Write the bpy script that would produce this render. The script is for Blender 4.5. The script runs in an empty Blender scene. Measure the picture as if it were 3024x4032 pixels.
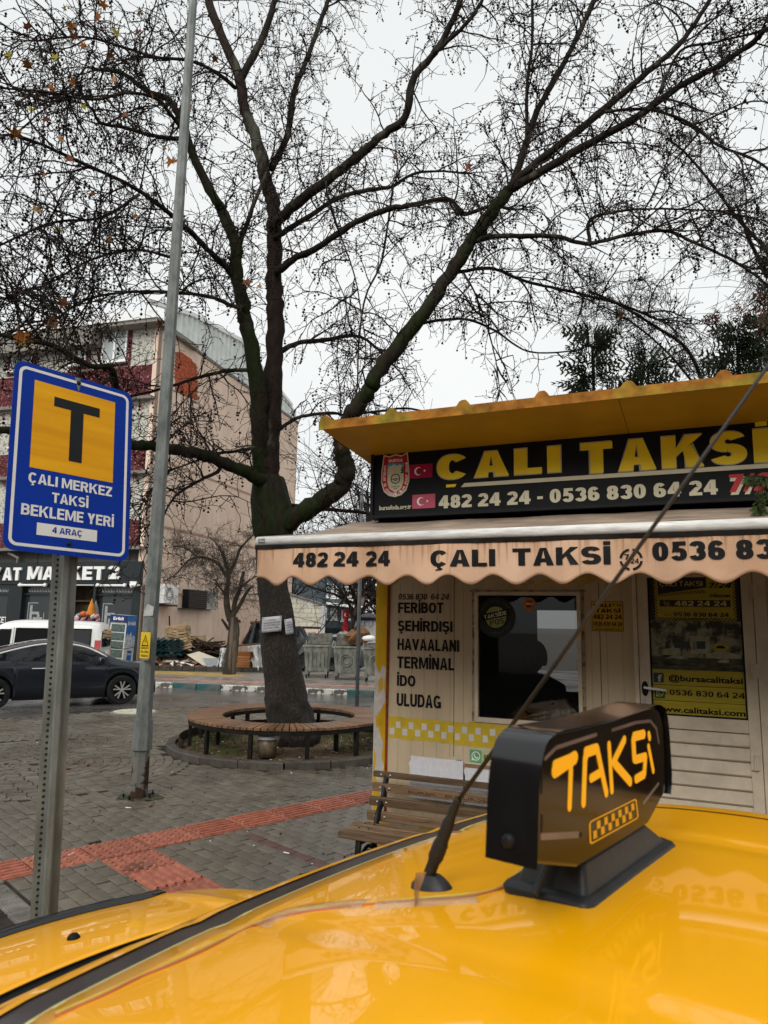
import bpy, math, random
import numpy as np
from mathutils import Vector, Matrix
random.seed(7); rng = np.random.default_rng(7)
R_ = math.radians
sc = bpy.context.scene; C = sc.collection

# ---------------------------------------------------------------- camera, world, sun, exposure
FPX = 2800.0; TH = R_(8.9); PH = R_(1.08); HC = 1.95
FW = Vector((0, math.cos(TH), math.sin(TH))); UP0 = Vector((0, -math.sin(TH), math.cos(TH))); XR = Vector((1, 0, 0))
CR = math.cos(PH)*XR + math.sin(PH)*UP0; CU = -math.sin(PH)*XR + math.cos(PH)*UP0
CAM = Vector((0, 0, HC))
cam = bpy.data.cameras.new('camera'); camo = bpy.data.objects.new('camera', cam); C.objects.link(camo)
M = Matrix((CR, CU, -FW)).transposed().to_4x4(); M.translation = CAM; camo.matrix_world = M
cam.sensor_fit = 'VERTICAL'; cam.sensor_height = 36; cam.sensor_width = 27; cam.lens = FPX/4032*36
cam.clip_start = 0.05; cam.clip_end = 2000
cam.dof.use_dof = True; cam.dof.focus_distance = 6.0; cam.dof.aperture_fstop = 6.0
sc.camera = camo
wd = bpy.data.worlds.new('World'); sc.world = wd; wd.use_nodes = True
nt = wd.node_tree; nt.nodes.clear()
wo = nt.nodes.new('ShaderNodeOutputWorld'); bg = nt.nodes.new('ShaderNodeBackground')
sky = nt.nodes.new('ShaderNodeTexSky'); sky.sky_type = 'NISHITA'; sky.sun_disc = False
sky.sun_elevation = R_(38); sky.sun_rotation = R_(205); sky.dust_density = 4; sky.air_density = 1
hs = nt.nodes.new('ShaderNodeHueSaturation'); hs.inputs['Saturation'].default_value = 0.12; hs.inputs['Value'].default_value = 1.0
mx = nt.nodes.new('ShaderNodeMix'); mx.data_type = 'RGBA'; mx.inputs[0].default_value = 0.82
tc = nt.nodes.new('ShaderNodeTexCoord'); ns = nt.nodes.new('ShaderNodeTexNoise'); ns.inputs['Scale'].default_value = 1.6; ns.inputs['Detail'].default_value = 4
rp = nt.nodes.new('ShaderNodeValToRGB'); rp.color_ramp.elements[0].position = .3; rp.color_ramp.elements[1].position = .72
rp.color_ramp.elements[0].color = (6.9, 7.15, 7.2, 1); rp.color_ramp.elements[1].color = (8.0, 8.15, 8.1, 1)
nt.links.new(tc.outputs['Generated'], ns.inputs['Vector']); nt.links.new(ns.outputs['Fac'], rp.inputs[0])
nt.links.new(sky.outputs[0], hs.inputs['Color']); nt.links.new(hs.outputs[0], mx.inputs[6]); nt.links.new(rp.outputs[0], mx.inputs[7])
nt.links.new(mx.outputs[2], bg.inputs[0]); bg.inputs[1].default_value = 0.1
nt.links.new(bg.outputs[0], wo.inputs[0])
sl = bpy.data.lights.new('sun', 'SUN'); sl.energy = 1.5; sl.angle = R_(40); sl.color = (1, .97, .92)
so = bpy.data.objects.new('sun', sl); C.objects.link(so)
so.rotation_euler = (R_(52), 0, R_(-25)); so.location = (-5, -8, 20)
sc.view_settings.view_transform = 'Standard'; sc.view_settings.look = 'None'
sc.view_settings.exposure = 0.42; sc.view_settings.gamma = 1.0; sc.view_settings.use_curve_mapping = False

# ---------------------------------------------------------------- measuring helpers
def ray(x, y): return FW + CR*((x-1512)/FPX) - CU*((y-2016)/FPX)
def gz(x, y, z=0.0): d = ray(x, y); return CAM + d*((z-HC)/d.z)
def at(x, y, Y): d = ray(x, y); return CAM + d*(Y/d.y)
def hit(x, y, O, N): d = ray(x, y); return CAM + d*((O-CAM).dot(N)/d.dot(N))
def proj(p):
    d = p-CAM; w = d.dot(FW); return (1512+FPX*d.dot(CR)/w, 2016-FPX*d.dot(CU)/w) if w > .01 else (-9999, -9999)
VS = 1.8228                                   # second measuring scale
def av(x, y, Y): return at(x*VS, y*VS, Y)
Z = Vector((0, 0, 1))

# ---------------------------------------------------------------- materials
MATS = {}
def mat(name, col, rough=.7, metal=0., var=.15, scale=6., col2=None, bump=0., bscale=40., coat=0., spec=None, objvar=0., island=0., trans=0., stretch=(1,1,1), alpha=1., wet=0., ramp=(.35,.65), coatr=.04, detail=6):
    if name in MATS: return MATS[name]
    m = bpy.data.materials.new(name); m.use_nodes = True; n = m.node_tree.nodes; L = m.node_tree.links
    b = n['Principled BSDF']
    b.inputs['Roughness'].default_value = rough; b.inputs['Metallic'].default_value = metal
    if spec is None: spec = .5 if rough < .3 else (.3 if rough < .5 else .14)
    b.inputs['Specular IOR Level'].default_value = spec
    if coat: b.inputs['Coat Weight'].default_value = coat; b.inputs['Coat Roughness'].default_value = coatr
    if trans: b.inputs['Transmission Weight'].default_value = trans
    if alpha < 1: b.inputs['Alpha'].default_value = alpha
    t = n.new('ShaderNodeTexCoord'); mp = n.new('ShaderNodeMapping'); mp.inputs['Scale'].default_value = stretch
    L.new(t.outputs['Object'], mp.inputs['Vector'])
    nz = n.new('ShaderNodeTexNoise'); nz.inputs['Scale'].default_value = scale; nz.inputs['Detail'].default_value = detail; nz.inputs['Roughness'].default_value = .65
    L.new(mp.outputs[0], nz.inputs['Vector'])
    rr = n.new('ShaderNodeValToRGB'); e = rr.color_ramp.elements; e[0].position, e[1].position = ramp
    c1 = [max(0, c*(1-var)) for c in col]; c2 = list(col2) if col2 else [min(1, c*(1+var)) for c in col]
    e[0].color = (*c1, 1); e[1].color = (*c2, 1)
    L.new(nz.outputs['Fac'], rr.inputs[0]); out = rr.outputs[0]
    if objvar or island:
        hv = n.new('ShaderNodeHueSaturation'); ma = n.new('ShaderNodeMapRange')
        a = max(objvar, island); ma.inputs['To Min'].default_value = 1-a; ma.inputs['To Max'].default_value = 1+a
        if island:
            g = n.new('ShaderNodeNewGeometry'); src = g.outputs['Random Per Island']
            if objvar:
                oi = n.new('ShaderNodeObjectInfo'); ad = n.new('ShaderNodeMath'); ad.operation = 'ADD'; fr = n.new('ShaderNodeMath'); fr.operation = 'FRACT'
                L.new(src, ad.inputs[0]); L.new(oi.outputs['Random'], ad.inputs[1]); L.new(ad.outputs[0], fr.inputs[0]); src = fr.outputs[0]
        else:
            oi = n.new('ShaderNodeObjectInfo'); src = oi.outputs['Random']
        L.new(src, ma.inputs['Value']); L.new(ma.outputs[0], hv.inputs['Value']); L.new(out, hv.inputs['Color']); out = hv.outputs[0]
    L.new(out, b.inputs['Base Color'])
    if bump:
        n2 = n.new('ShaderNodeTexNoise'); n2.inputs['Scale'].default_value = bscale; n2.inputs['Detail'].default_value = 5
        L.new(mp.outputs[0], n2.inputs['Vector']); bp = n.new('ShaderNodeBump'); bp.inputs['Strength'].default_value = bump; bp.inputs['Distance'].default_value = .02
        L.new(n2.outputs['Fac'], bp.inputs['Height']); L.new(bp.outputs[0], b.inputs['Normal'])
    if wet:
        n3 = n.new('ShaderNodeTexNoise'); n3.inputs['Scale'].default_value = wet; L.new(t.outputs['Object'], n3.inputs['Vector'])
        mr = n.new('ShaderNodeMapRange'); mr.inputs['From Min'].default_value = .42; mr.inputs['From Max'].default_value = .6
        mr.inputs['To Min'].default_value = rough*.35; mr.inputs['To Max'].default_value = rough
        L.new(n3.outputs['Fac'], mr.inputs['Value']); L.new(mr.outputs[0], b.inputs['Roughness'])
    m['p'] = 1; MATS[name] = m; return m
def emis(*a): pass
def glassmat(name, tint=(.02,.025,.03), mixf=.5, rough=.02, ior=1.5):
    if name in MATS: return MATS[name]
    m = bpy.data.materials.new(name); m.use_nodes = True; n = m.node_tree.nodes; L = m.node_tree.links; n.clear()
    o = n.new('ShaderNodeOutputMaterial'); g = n.new('ShaderNodeBsdfGlossy'); g.inputs['Roughness'].default_value = rough
    t = n.new('ShaderNodeBsdfTransparent'); t.inputs[0].default_value = (*[.35+.5*(1-mixf)]*3, 1)
    d = n.new('ShaderNodeBsdfDiffuse'); d.inputs[0].default_value = (*tint, 1)
    m1 = n.new('ShaderNodeMixShader'); m1.inputs[0].default_value = mixf; L.new(t.outputs[0], m1.inputs[1]); L.new(d.outputs[0], m1.inputs[2])
    f = n.new('ShaderNodeFresnel'); f.inputs[0].default_value = ior; nz = n.new('ShaderNodeTexNoise'); nz.inputs['Scale'].default_value = 1.5
    bp = n.new('ShaderNodeBump'); bp.inputs['Strength'].default_value = .04; L.new(nz.outputs['Fac'], bp.inputs['Height']); L.new(bp.outputs[0], g.inputs['Normal'])
    m2 = n.new('ShaderNodeMixShader'); L.new(f.outputs[0], m2.inputs[0]); L.new(m1.outputs[0], m2.inputs[1]); L.new(g.outputs[0], m2.inputs[2]); L.new(m2.outputs[0], o.inputs[0])
    MATS[name] = m; return m
def woodmat(name, c1, c2, scale=3., stretch=(1,14,14), rough=.65, bump=.25):
    if name in MATS: return MATS[name]
    m = bpy.data.materials.new(name); m.use_nodes = True; n = m.node_tree.nodes; L = m.node_tree.links; b = n['Principled BSDF']
    b.inputs['Roughness'].default_value = rough; b.inputs['Specular IOR Level'].default_value = .15
    t = n.new('ShaderNodeTexCoord'); oi = n.new('ShaderNodeObjectInfo'); va = n.new('ShaderNodeVectorMath'); va.operation = 'ADD'
    sc_ = n.new('ShaderNodeVectorMath'); sc_.operation = 'SCALE'; sc_.inputs['Scale'].default_value = 17
    cb = n.new('ShaderNodeCombineXYZ'); [L.new(oi.outputs['Random'], cb.inputs[i]) for i in range(3)]
    L.new(cb.outputs[0], sc_.inputs[0]); L.new(t.outputs['Object'], va.inputs[0]); L.new(sc_.outputs[0], va.inputs[1])
    mp = n.new('ShaderNodeMapping'); mp.inputs['Scale'].default_value = stretch; L.new(va.outputs[0], mp.inputs['Vector'])
    nz = n.new('ShaderNodeTexNoise'); nz.inputs['Scale'].default_value = scale; nz.inputs['Detail'].default_value = 9; nz.inputs['Roughness'].default_value = .7; nz.inputs['Distortion'].default_value = 1.2
    L.new(mp.outputs[0], nz.inputs['Vector'])
    rr = n.new('ShaderNodeValToRGB'); e = rr.color_ramp.elements; e[0].position, e[1].position = .3, .7; e[0].color = (*c1, 1); e[1].color = (*c2, 1)
    L.new(nz.outputs['Fac'], rr.inputs[0])
    hv = n.new('ShaderNodeHueSaturation'); ma = n.new('ShaderNodeMapRange'); ma.inputs['To Min'].default_value = .72; ma.inputs['To Max'].default_value = 1.25
    L.new(oi.outputs['Random'], ma.inputs['Value']); L.new(ma.outputs[0], hv.inputs['Value']); L.new(rr.outputs[0], hv.inputs['Color']); L.new(hv.outputs[0], b.inputs['Base Color'])
    bp = n.new('ShaderNodeBump'); bp.inputs['Strength'].default_value = bump; bp.inputs['Distance'].default_value = .01
    L.new(nz.outputs['Fac'], bp.inputs['Height']); L.new(bp.outputs[0], b.inputs['Normal']); MATS[name] = m; return m
def patchy(name, base, patch, scale=4., thr=(.5,.53), rough=.7, stretch=(1,1,1), bump=.2, dirt=.25, base2=None, metal=0.):
    """base coat with a second colour in hard-edged worn patches, plus fine grime"""
    if name in MATS: return MATS[name]
    m = bpy.data.materials.new(name); m.use_nodes = True; n = m.node_tree.nodes; L = m.node_tree.links; b = n['Principled BSDF']
    b.inputs['Roughness'].default_value = rough; b.inputs['Metallic'].default_value = metal; b.inputs['Specular IOR Level'].default_value = .14
    t = n.new('ShaderNodeTexCoord'); mp = n.new('ShaderNodeMapping'); mp.inputs['Scale'].default_value = stretch; L.new(t.outputs['Object'], mp.inputs['Vector'])
    nz = n.new('ShaderNodeTexNoise'); nz.inputs['Scale'].default_value = scale; nz.inputs['Detail'].default_value = 7; nz.inputs['Roughness'].default_value = .6; L.new(mp.outputs[0], nz.inputs['Vector'])
    r1 = n.new('ShaderNodeValToRGB'); e = r1.color_ramp.elements; e[0].position, e[1].position = thr; e[0].color = (*base, 1); e[1].color = (*patch, 1); L.new(nz.outputs['Fac'], r1.inputs[0])
    n2 = n.new('ShaderNodeTexNoise'); n2.inputs['Scale'].default_value = scale*7; n2.inputs['Detail'].default_value = 8; L.new(mp.outputs[0], n2.inputs['Vector'])
    r2 = n.new('ShaderNodeValToRGB'); f = r2.color_ramp.elements; f[0].position, f[1].position = .3, .7; f[0].color = (1-dirt, 1-dirt, 1-dirt*1.1, 1); f[1].color = (1, 1, 1, 1); L.new(n2.outputs['Fac'], r2.inputs[0])
    mm = n.new('ShaderNodeMix'); mm.data_type = 'RGBA'; mm.blend_type = 'MULTIPLY'; mm.inputs[0].default_value = 1; L.new(r1.outputs[0], mm.inputs[6]); L.new(r2.outputs[0], mm.inputs[7])
    L.new(mm.outputs[2], b.inputs['Base Color'])
    bp = n.new('ShaderNodeBump'); bp.inputs['Strength'].default_value = bump; bp.inputs['Distance'].default_value = .01; L.new(n2.outputs['Fac'], bp.inputs['Height']); L.new(bp.outputs[0], b.inputs['Normal'])
    MATS[name] = m; return m

m_black = mat('black_ink', (.008,.008,.009), .6, var=.3, spec=.15)
m_white = mat('white_paint', (.78,.78,.76), .5, var=.06)
m_cream_ink = mat('cream_ink', (.62,.58,.42), .5, var=.06)
m_yel_ink = mat('yellow_ink', (.84,.62,.02), .5, var=.08, scale=3, spec=.2)
m_red_ink = mat('red_ink', (.45,.01,.015), .45, var=.1)
m_blue_ink = mat('blue_ink', (.02,.05,.3), .45, var=.1)
m_dark_metal = mat('dark_iron', (.02,.02,.021), .5, .6, var=.3, bump=.1)
m_steel = mat('bright_steel', (.5,.49,.46), .35, .9, var=.2)
m_chrome = mat('chrome', (.75,.75,.75), .12, 1., var=.05)
m_glass_dark = glassmat('dark_glass', (.012,.013,.015), .8)
m_glass_shop = glassmat('shop_glass', (.03,.035,.037), .85)
m_tyre = mat('tyre_rubber', (.018,.018,.018), .85, var=.3, bump=.2)
m_asphalt = mat('wet_asphalt', (.085,.078,.072), .38, spec=.5, var=.35, scale=1.3, bump=.25, bscale=60, wet=.6)
m_conc = mat('concrete', (.20,.185,.165), .8, var=.3, scale=5, bump=.3, bscale=70)

# ---------------------------------------------------------------- mesh builder
MW = {}
def thing(name, label, cat, loc=(0,0,0), rotz=0., group=None, rot=None):
    o = bpy.data.objects.new(name, None); o.empty_display_size = .2; C.objects.link(o)
    m = rot.to_4x4() if rot else Matrix.Rotation(rotz, 4, 'Z'); m.translation = Vector(loc)
    o.matrix_world = m; o.rotation_mode = 'XYZ'
    MW[o.name] = m.inverted()
    if label: o['label'] = label
    if cat: o['category'] = cat
    if group: o['group'] = group
    return o
def tag(o, label=None, cat=None, group=None, kind=None):
    if label: o['label'] = label
    if cat: o['category'] = cat
    if group: o['group'] = group
    if kind: o['kind'] = kind
    return o
class MB:
    def __init__(s): s.v = []; s.f = []; s.mi = []; s.marks = []
    def add(s, vs, fs, m=0):
        b = len(s.v); s.v += [tuple(x) for x in vs]; s.f += [tuple(i+b for i in f) for f in fs]; s.mi += [m]*len(fs); return s
    def bx(s, x0, x1, y0, y1, z0, z1, m=0, fr=None):
        vs = [(x,y,z) for z in (z0,z1) for y in (y0,y1) for x in (x0,x1)]
        if fr: vs = [fr(*p) for p in vs]
        return s.add(vs, [(0,2,3,1),(4,5,7,6),(0,1,5,4),(2,6,7,3),(0,4,6,2),(1,3,7,5)], m)
    def box(s, c, size, R=None, m=0):
        c = Vector(c); h = [a/2 for a in size]; R = R or Matrix.Identity(3)
        vs = [c + R @ Vector((x*h[0], y*h[1], z*h[2])) for z in (-1,1) for y in (-1,1) for x in (-1,1)]
        return s.add(vs, [(0,2,3,1),(4,5,7,6),(0,1,5,4),(2,6,7,3),(0,4,6,2),(1,3,7,5)], m)
    def tube(s, pts, rad, n=8, m=0, cap=True, noise=0., squash=1.):
        P = [Vector(p) for p in pts]; k = len(P)
        if not hasattr(rad, '__len__'): rad = [rad]*k
        b = len(s.v); up = None
        for i in range(k):
            t = (P[min(i+1,k-1)]-P[max(i-1,0)]); t = t.normalized() if t.length > 1e-9 else Vector((0,0,1))
            if up is None: up = t.orthogonal().normalized()
            up = (up - t*up.dot(t)); up = up.normalized() if up.length > 1e-6 else t.orthogonal().normalized()
            w = t.cross(up)
            for j in range(n):
                a = 2*math.pi*j/n; r = rad[i]*(1+noise*(random.random()-.5))
                s.v.append(tuple(P[i] + up*(math.cos(a)*r) + w*(math.sin(a)*r*squash)))
        for i in range(k-1):
            for j in range(n):
                q = (j+1)%n; s.f.append((b+i*n+j, b+i*n+q, b+(i+1)*n+q, b+(i+1)*n+j)); s.mi.append(m)
        if cap:
            s.f.append(tuple(b+j for j in range(n-1,-1,-1))); s.mi.append(m)
            s.f.append(tuple(b+(k-1)*n+j for j in range(n))); s.mi.append(m)
        return s
    def prism(s, poly, h0, h1, fr, m=0):
        """poly in (x,z), heights along the frame's normal; fr(x,h,z)->point"""
        n = len(poly); ar = sum(poly[i][0]*poly[(i+1)%n][1]-poly[(i+1)%n][0]*poly[i][1] for i in range(n))
        if ar < 0: poly = poly[::-1]
        vs = [fr(x,h0,z) for x,z in poly] + [fr(x,h1,z) for x,z in poly]
        return s.add(vs, [tuple(range(n-1,-1,-1)), tuple(range(n,2*n))] + [(i,(i+1)%n,(i+1)%n+n,i+n) for i in range(n)], m)
    def grid(s, rows, m=0, closed=False):
        b = len(s.v); n = len(rows[0])
        for r in rows: s.v += [tuple(p) for p in r]
        for i in range(len(rows)-1):
            for j in range(n if closed else n-1):
                q = (j+1)%n; s.f.append((b+i*n+j, b+i*n+q, b+(i+1)*n+q, b+(i+1)*n+j)); s.mi.append(m)
        return s
    def lathe(s, prof, c=(0,0,0), n=24, m=0, R=None):
        c = Vector(c); R = R or Matrix.Identity(3)
        return s.grid([[c + R @ Vector((r*math.cos(2*math.pi*j/n), r*math.sin(2*math.pi*j/n), z)) for j in range(n)] for r,z in prof], m, True)
    def ico(s, c, r, m=0, jit=0.):
        t = 1.618; k = r/math.sqrt(1+t*t)
        V = [(-1,t,0),(1,t,0),(-1,-t,0),(1,-t,0),(0,-1,t),(0,1,t),(0,-1,-t),(0,1,-t),(t,0,-1),(t,0,1),(-t,0,-1),(-t,0,1)]
        F = [(0,11,5),(0,5,1),(0,1,7),(0,7,10),(0,10,11),(1,5,9),(5,11,4),(11,10,2),(10,7,6),(7,1,8),(3,9,4),(3,4,2),(3,2,6),(3,6,8),(3,8,9),(4,9,5),(2,4,11),(6,2,10),(8,6,7),(9,8,1)]
        return s.add([(c[0]+x*k*(1+jit*(random.random()-.5)), c[1]+y*k*(1+jit*(random.random()-.5)), c[2]+z*k*(1+jit*(random.random()-.5))) for x,y,z in V], F, m)
    def build(s, name, ms, parent=None, smooth=False, bevel=0., world=False, kind=None, subsurf=0, solid=0., recalc=False):
        if s.marks and len(s.marks)+(s.marks[0][0] > 0) > 1:        # one object per printed word
            cuts = ([(0, 0)] if s.marks[0][0] > 0 else []) + s.marks + [(len(s.v), len(s.f))]; o = None
            for (a, fa), (b, fb) in zip(cuts, cuts[1:]):
                if b <= a: continue
                q = MB(); q.v = s.v[a:b]; q.f = [tuple(i-a for i in f) for f in s.f[fa:fb]]; q.mi = s.mi[fa:fb]; o = q.build(name, ms, parent, smooth, bevel, world, kind, subsurf, solid)
            return o
        me = bpy.data.meshes.new(name)
        vs = s.v
        if parent is not None and world:
            W = MW[parent.name]; vs = [tuple(W @ Vector(p)) for p in vs]
        me.from_pydata(vs, [], s.f)
        if not isinstance(ms, (list, tuple)): ms = [ms]
        for m in ms: me.materials.append(m)
        if len(ms) > 1: me.polygons.foreach_set('material_index', s.mi)
        if smooth: me.polygons.foreach_set('use_smooth', [True]*len(s.f))
        me.update()
        o = bpy.data.objects.new(name, me); C.objects.link(o)
        if parent is not None: o.parent = parent; MW[o.name] = MW[parent.name] if world else MW.get(parent.name, Matrix.Identity(4))
        if solid: md = o.modifiers.new('solid', 'SOLIDIFY'); md.thickness = solid; md.offset = 0
        if bevel: md = o.modifiers.new('bevel', 'BEVEL'); md.width = bevel; md.segments = 2; md.limit_method = 'ANGLE'; md.angle_limit = R_(40)
        if subsurf: md = o.modifiers.new('sub', 'SUBSURF'); md.levels = subsurf; md.render_levels = subsurf
        if kind: o['kind'] = kind
        return o
def catmull(P, R=None, k=4):
    P = [Vector(p) for p in P]; n = len(P); out = []; ro = []
    for i in range(n-1):
        a,b,c,d = P[max(i-1,0)],P[i],P[i+1],P[min(i+2,n-1)]
        for j in range(k):
            t = j/k; out.append(.5*((2*b)+(c-a)*t+(2*a-5*b+4*c-d)*t*t+(3*b-a-3*c+d)*t**3))
            if R: ro.append(R[i]*(1-t)+R[i+1]*t)
    out.append(P[-1]); 
    if R: ro.append(R[-1]); return out, ro
    return out
def frame(O, X, N, Zv=Z):
    O, X, N, Zv = Vector(O), Vector(X), Vector(N), Vector(Zv)
    return lambda x, h, z: O + X*x + N*h + Zv*z
TXC = {}
def glyphs(body, bold=.0, spacing=1.0, shear=0.):
    k = (body, bold, spacing, shear)
    if k in TXC: return TXC[k]
    c = bpy.data.curves.new('t', 'FONT'); c.body = body; c.offset = bold; c.space_character = spacing; c.resolution_u = 3; c.shear = shear
    o = bpy.data.objects.new('t', c); me = bpy.data.meshes.new_from_object(o)
    vs = [tuple(v.co) for v in me.vertices]; fs = [tuple(p.vertices) for p in me.polygons]
    bpy.data.objects.remove(o); bpy.data.meshes.remove(me); TXC[k] = (vs, fs); return TXC[k]
# ---------------------------------------------------------------- bold grotesque capitals and figures
def grot(ch, t, h):
    """polygons in a cap-height-1 box; t vertical stem, h horizontal bar"""
    P = []
    def Rc(x0,z0,x1,z1): P.append([(x0,z0),(x1,z0),(x1,z1),(x0,z1)])
    def Dg(x0,x1,z0=0.,z1=1.,k=1.1): P.append([(x0,z0),(x0+t*k,z0),(x1+t*k,z1),(x1,z1)])
    def Ar(cx,cz,rx,rz,a0,a1,n=None):
        n = n or max(5,int(abs(a1-a0)/15)); o=[];i_=[]
        for k in range(n+1):
            a=R_(a0+(a1-a0)*k/n); c,s=math.cos(a),math.sin(a); sq=lambda v: math.copysign(abs(v)**.88,v); o.append((cx+rx*sq(c),cz+rz*sq(s))); i_.append((cx+(rx-t)*sq(c),cz+(rz-h)*sq(s)))
        for k in range(n): P.append([o[k],o[k+1],i_[k+1],i_[k]])
    b = {'Ç':'C','Ş':'S','İ':'I','Ö':'O','Ü':'U','Ğ':'G'}.get(ch, ch); w = .7
    if b=='A': w=.76; P.append([(0,0),(t*1.1,0),(w/2+t*.02,1-.28*t),(w/2+t*.5,1),(w/2-t*.5,1)]); P.append([(w-t*1.1,0),(w,0),(w/2+t*.5,1),(w/2-t*.5,1),(w/2-t*.02,1-.28*t)][:4]+[(w/2-t*.02,1-.28*t)]); Rc(.15*w+t*.3,.19,w-.15*w-t*.3,.19+h)
    elif b=='B': w=.70; Rc(0,0,t,1); m=.52; Rc(t,1-h,w*.5,1);Rc(t,m-h/2,w*.5,m+h/2);Rc(t,0,w*.5,h); Ar(w*.5,(m+1)/2,w*.46,(1-m+h)/2-h*.25+h*.02,-90,90) if False else None; Ar(w*.5,(1+m-h/2)/2,w*.45,(1-m+h/2)/2,-90,90); Ar(w*.5,(m+h/2)/2,w*.5,(m+h/2)/2,-90,90)
    elif b=='C': w=.73; Ar(w/2,.5,w/2,.5,38,322)
    elif b=='D': w=.72; Rc(0,0,t,1);Rc(t,1-h,w*.42,1);Rc(t,0,w*.42,h);Ar(w*.42,.5,w*.58,.5,-90,90)
    elif b=='E': w=.62; Rc(0,0,t,1);Rc(t,1-h,w,1);Rc(t,0,w,h);Rc(t,.5-h/2+.02,w*.93,.5+h/2+.02)
    elif b=='F': w=.58; Rc(0,0,t,1);Rc(t,1-h,w,1);Rc(t,.47-h/2,w*.93,.47+h/2)
    elif b=='G': w=.76; Ar(w/2,.5,w/2,.5,38,330); Rc(w/2+.02,.5-h*.85,w,.5+h*.1); Rc(w-t,.0+.03,w,.5-h*.8)
    elif b=='H': w=.70; Rc(0,0,t,1);Rc(w-t,0,w,1);Rc(t,.5-h/2,w-t,.5+h/2)
    elif b=='I': w=t; Rc(0,0,t,1)
    elif b=='K': w=.80; Rc(0,0,t,1); P.append([(t,.34),(t,.34+t*.95),(w-t*1.2,1),(w-.01,1)]); P.append([(t*1.5,.34+t*.75),(w-t*1.22,0),(w,0),(t*2.1,.34+t*1.3)])
    elif b=='L': w=.58; Rc(0,0,t,1);Rc(t,0,w,h)
    elif b=='M': w=.94; Rc(0,0,t*.92,1);Rc(w-t*.92,0,w,1);P.append([(t*.3,1),(t*1.2,1),(w/2+t*.30,.06),(w/2-t*.30,.06)]);P.append([(w-t*1.2,1),(w-t*.3,1),(w/2+t*.30,.06),(w/2-t*.30,.06)])
    elif b=='N': w=.71; Rc(0,0,t,1);Rc(w-t,0,w,1);P.append([(t*.1,1),(t*1.15,1),(w-t*.1,0),(w-t*1.15,0)])
    elif b=='O': w=.77; Ar(w/2,.5,w/2,.5,0,360,24)
    elif b=='P': w=.67; Rc(0,0,t,1);Rc(t,1-h,w*.5,1);Rc(t,.38,w*.5,.38+h);Ar(w*.5,.69,w*.5,.31,-90,90)
    elif b=='R': w=.73; Rc(0,0,t,1);Rc(t,1-h,w*.5,1);Rc(t,.42,w*.5,.42+h);Ar(w*.5,.71,w*.46,.29,-90,90);P.append([(w*.42,.46),(w*.42+t*1.05,.46),(w,0),(w-t*1.15,0)])
    elif b=='S': w=.68; u=(1+h)/4; Ar(w/2,1-u,w/2*.97,u,22,268);Ar(w/2,u,w/2,u,92,-158)
    elif b=='T': w=.66; Rc(0,1-h,w,1);Rc(w/2-t/2,0,w/2+t/2,1-h)
    elif b=='U': w=.70; Rc(0,.34,t,1);Rc(w-t,.34,w,1);Ar(w/2,.34,w/2,.34,180,360)
    elif b=='V': w=.76; P.append([(0,1),(t*1.05,1),(w/2+t*.42,0),(w/2-t*.42,0)]);P.append([(w-t*1.05,1),(w,1),(w/2+t*.42,0),(w/2-t*.42,0)])
    elif b=='Y': w=.72; Rc(w/2-t/2,0,w/2+t/2,.42);P.append([(0,1),(t*1.2,1),(w/2+t*.5,.40),(w/2-t*.5,.40)]);P.append([(w-t*1.2,1),(w,1),(w/2+t*.5,.40),(w/2-t*.5,.40)])
    elif b=='Z': w=.63; Rc(0,1-h,w,1);Rc(0,0,w,h);P.append([(0,h),(t*1.2,h),(w,1-h),(w-t*1.2,1-h)])
    elif b=='0': w=.58; Ar(w/2,.5,w/2,.5,0,360,22)
    elif b=='1': w=.42; Rc(w-t,0,w,1);P.append([(0,.66),(w-t,.82),(w-t,1),(0,.84)])
    elif b=='2': w=.58; Ar(w/2,.70,w/2,.30,170,-35);P.append([(0,h),(t*1.4,h),(w-t*.02,.56),(w-t*1.25,.56)]);Rc(0,0,w,h)
    elif b=='3': w=.58; u=(1+h)/4; Ar(w/2,1-u,w/2*.96,u,165,-95);Ar(w/2,u,w/2,u,95,-165)
    elif b=='4': w=.62; Rc(w-t*1.35,0,w-t*.35,1);Rc(0,.20,w,.20+h);P.append([(0,.20+h),(t*1.1,.20+h),(w-t*1.35,.86),(w-t*1.35,1)])
    elif b=='5': w=.58; Rc(.08,1-h,w*.95,1);P.append([(.05,.42),(.05+t,.50),(.10+t*.9,1-h),(.09,1-h)]);Ar(w/2,.33,w/2,.33,140,-160)
    elif b=='6': w=.58; Ar(w/2,.32,w/2,.32,0,360,18);Ar(w/2,.52,w/2,.48,38,182)
    elif b=='7': w=.57; Rc(0,1-h,w,1);P.append([(w*.2,0),(w*.2+t*1.1,0),(w,1-h),(w-t*1.15,1-h)])
    elif b=='8': w=.58; u=(1+h)/4; Ar(w/2,1-u,w/2*.93,u,0,360,18);Ar(w/2,u,w/2,u,0,360,18)
    elif b=='9': w=.58; Ar(w/2,.68,w/2,.32,0,360,18);Ar(w/2,.48,w/2,.48,-142,2)
    elif b=='-': w=.30; Rc(0,.32,w,.32+h)
    elif b=='/': w=.34; P.append([(0,0),(t*.7,0),(w,1),(w-t*.7,1)])
    elif b=='.': w=t; Rc(0,0,t,t)
    elif b==' ': w=.24
    else: return None
    if ch in 'ÇŞ': x=w/2; P.append([(x-t*.25,-.005),(x+t*.4,-.005),(x+t*.25,-.09),(x-t*.3,-.09)]); P.append([(x-t*.3,-.091),(x+t*.55,-.091),(x+t*.75,-.15),(x+t*.45,-.22),(x-t*.6,-.24),(x-t*.6,-.18),(x+t*.05,-.15)])
    if ch == 'İ': Rc(0,1.07,t,1.07+h)
    if ch in 'ÖÜ': Rc(w*.2,1.07,w*.2+t*.75,1.07+h); Rc(w*.8-t*.75,1.07,w*.8,1.07+h)
    return w, P
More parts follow.
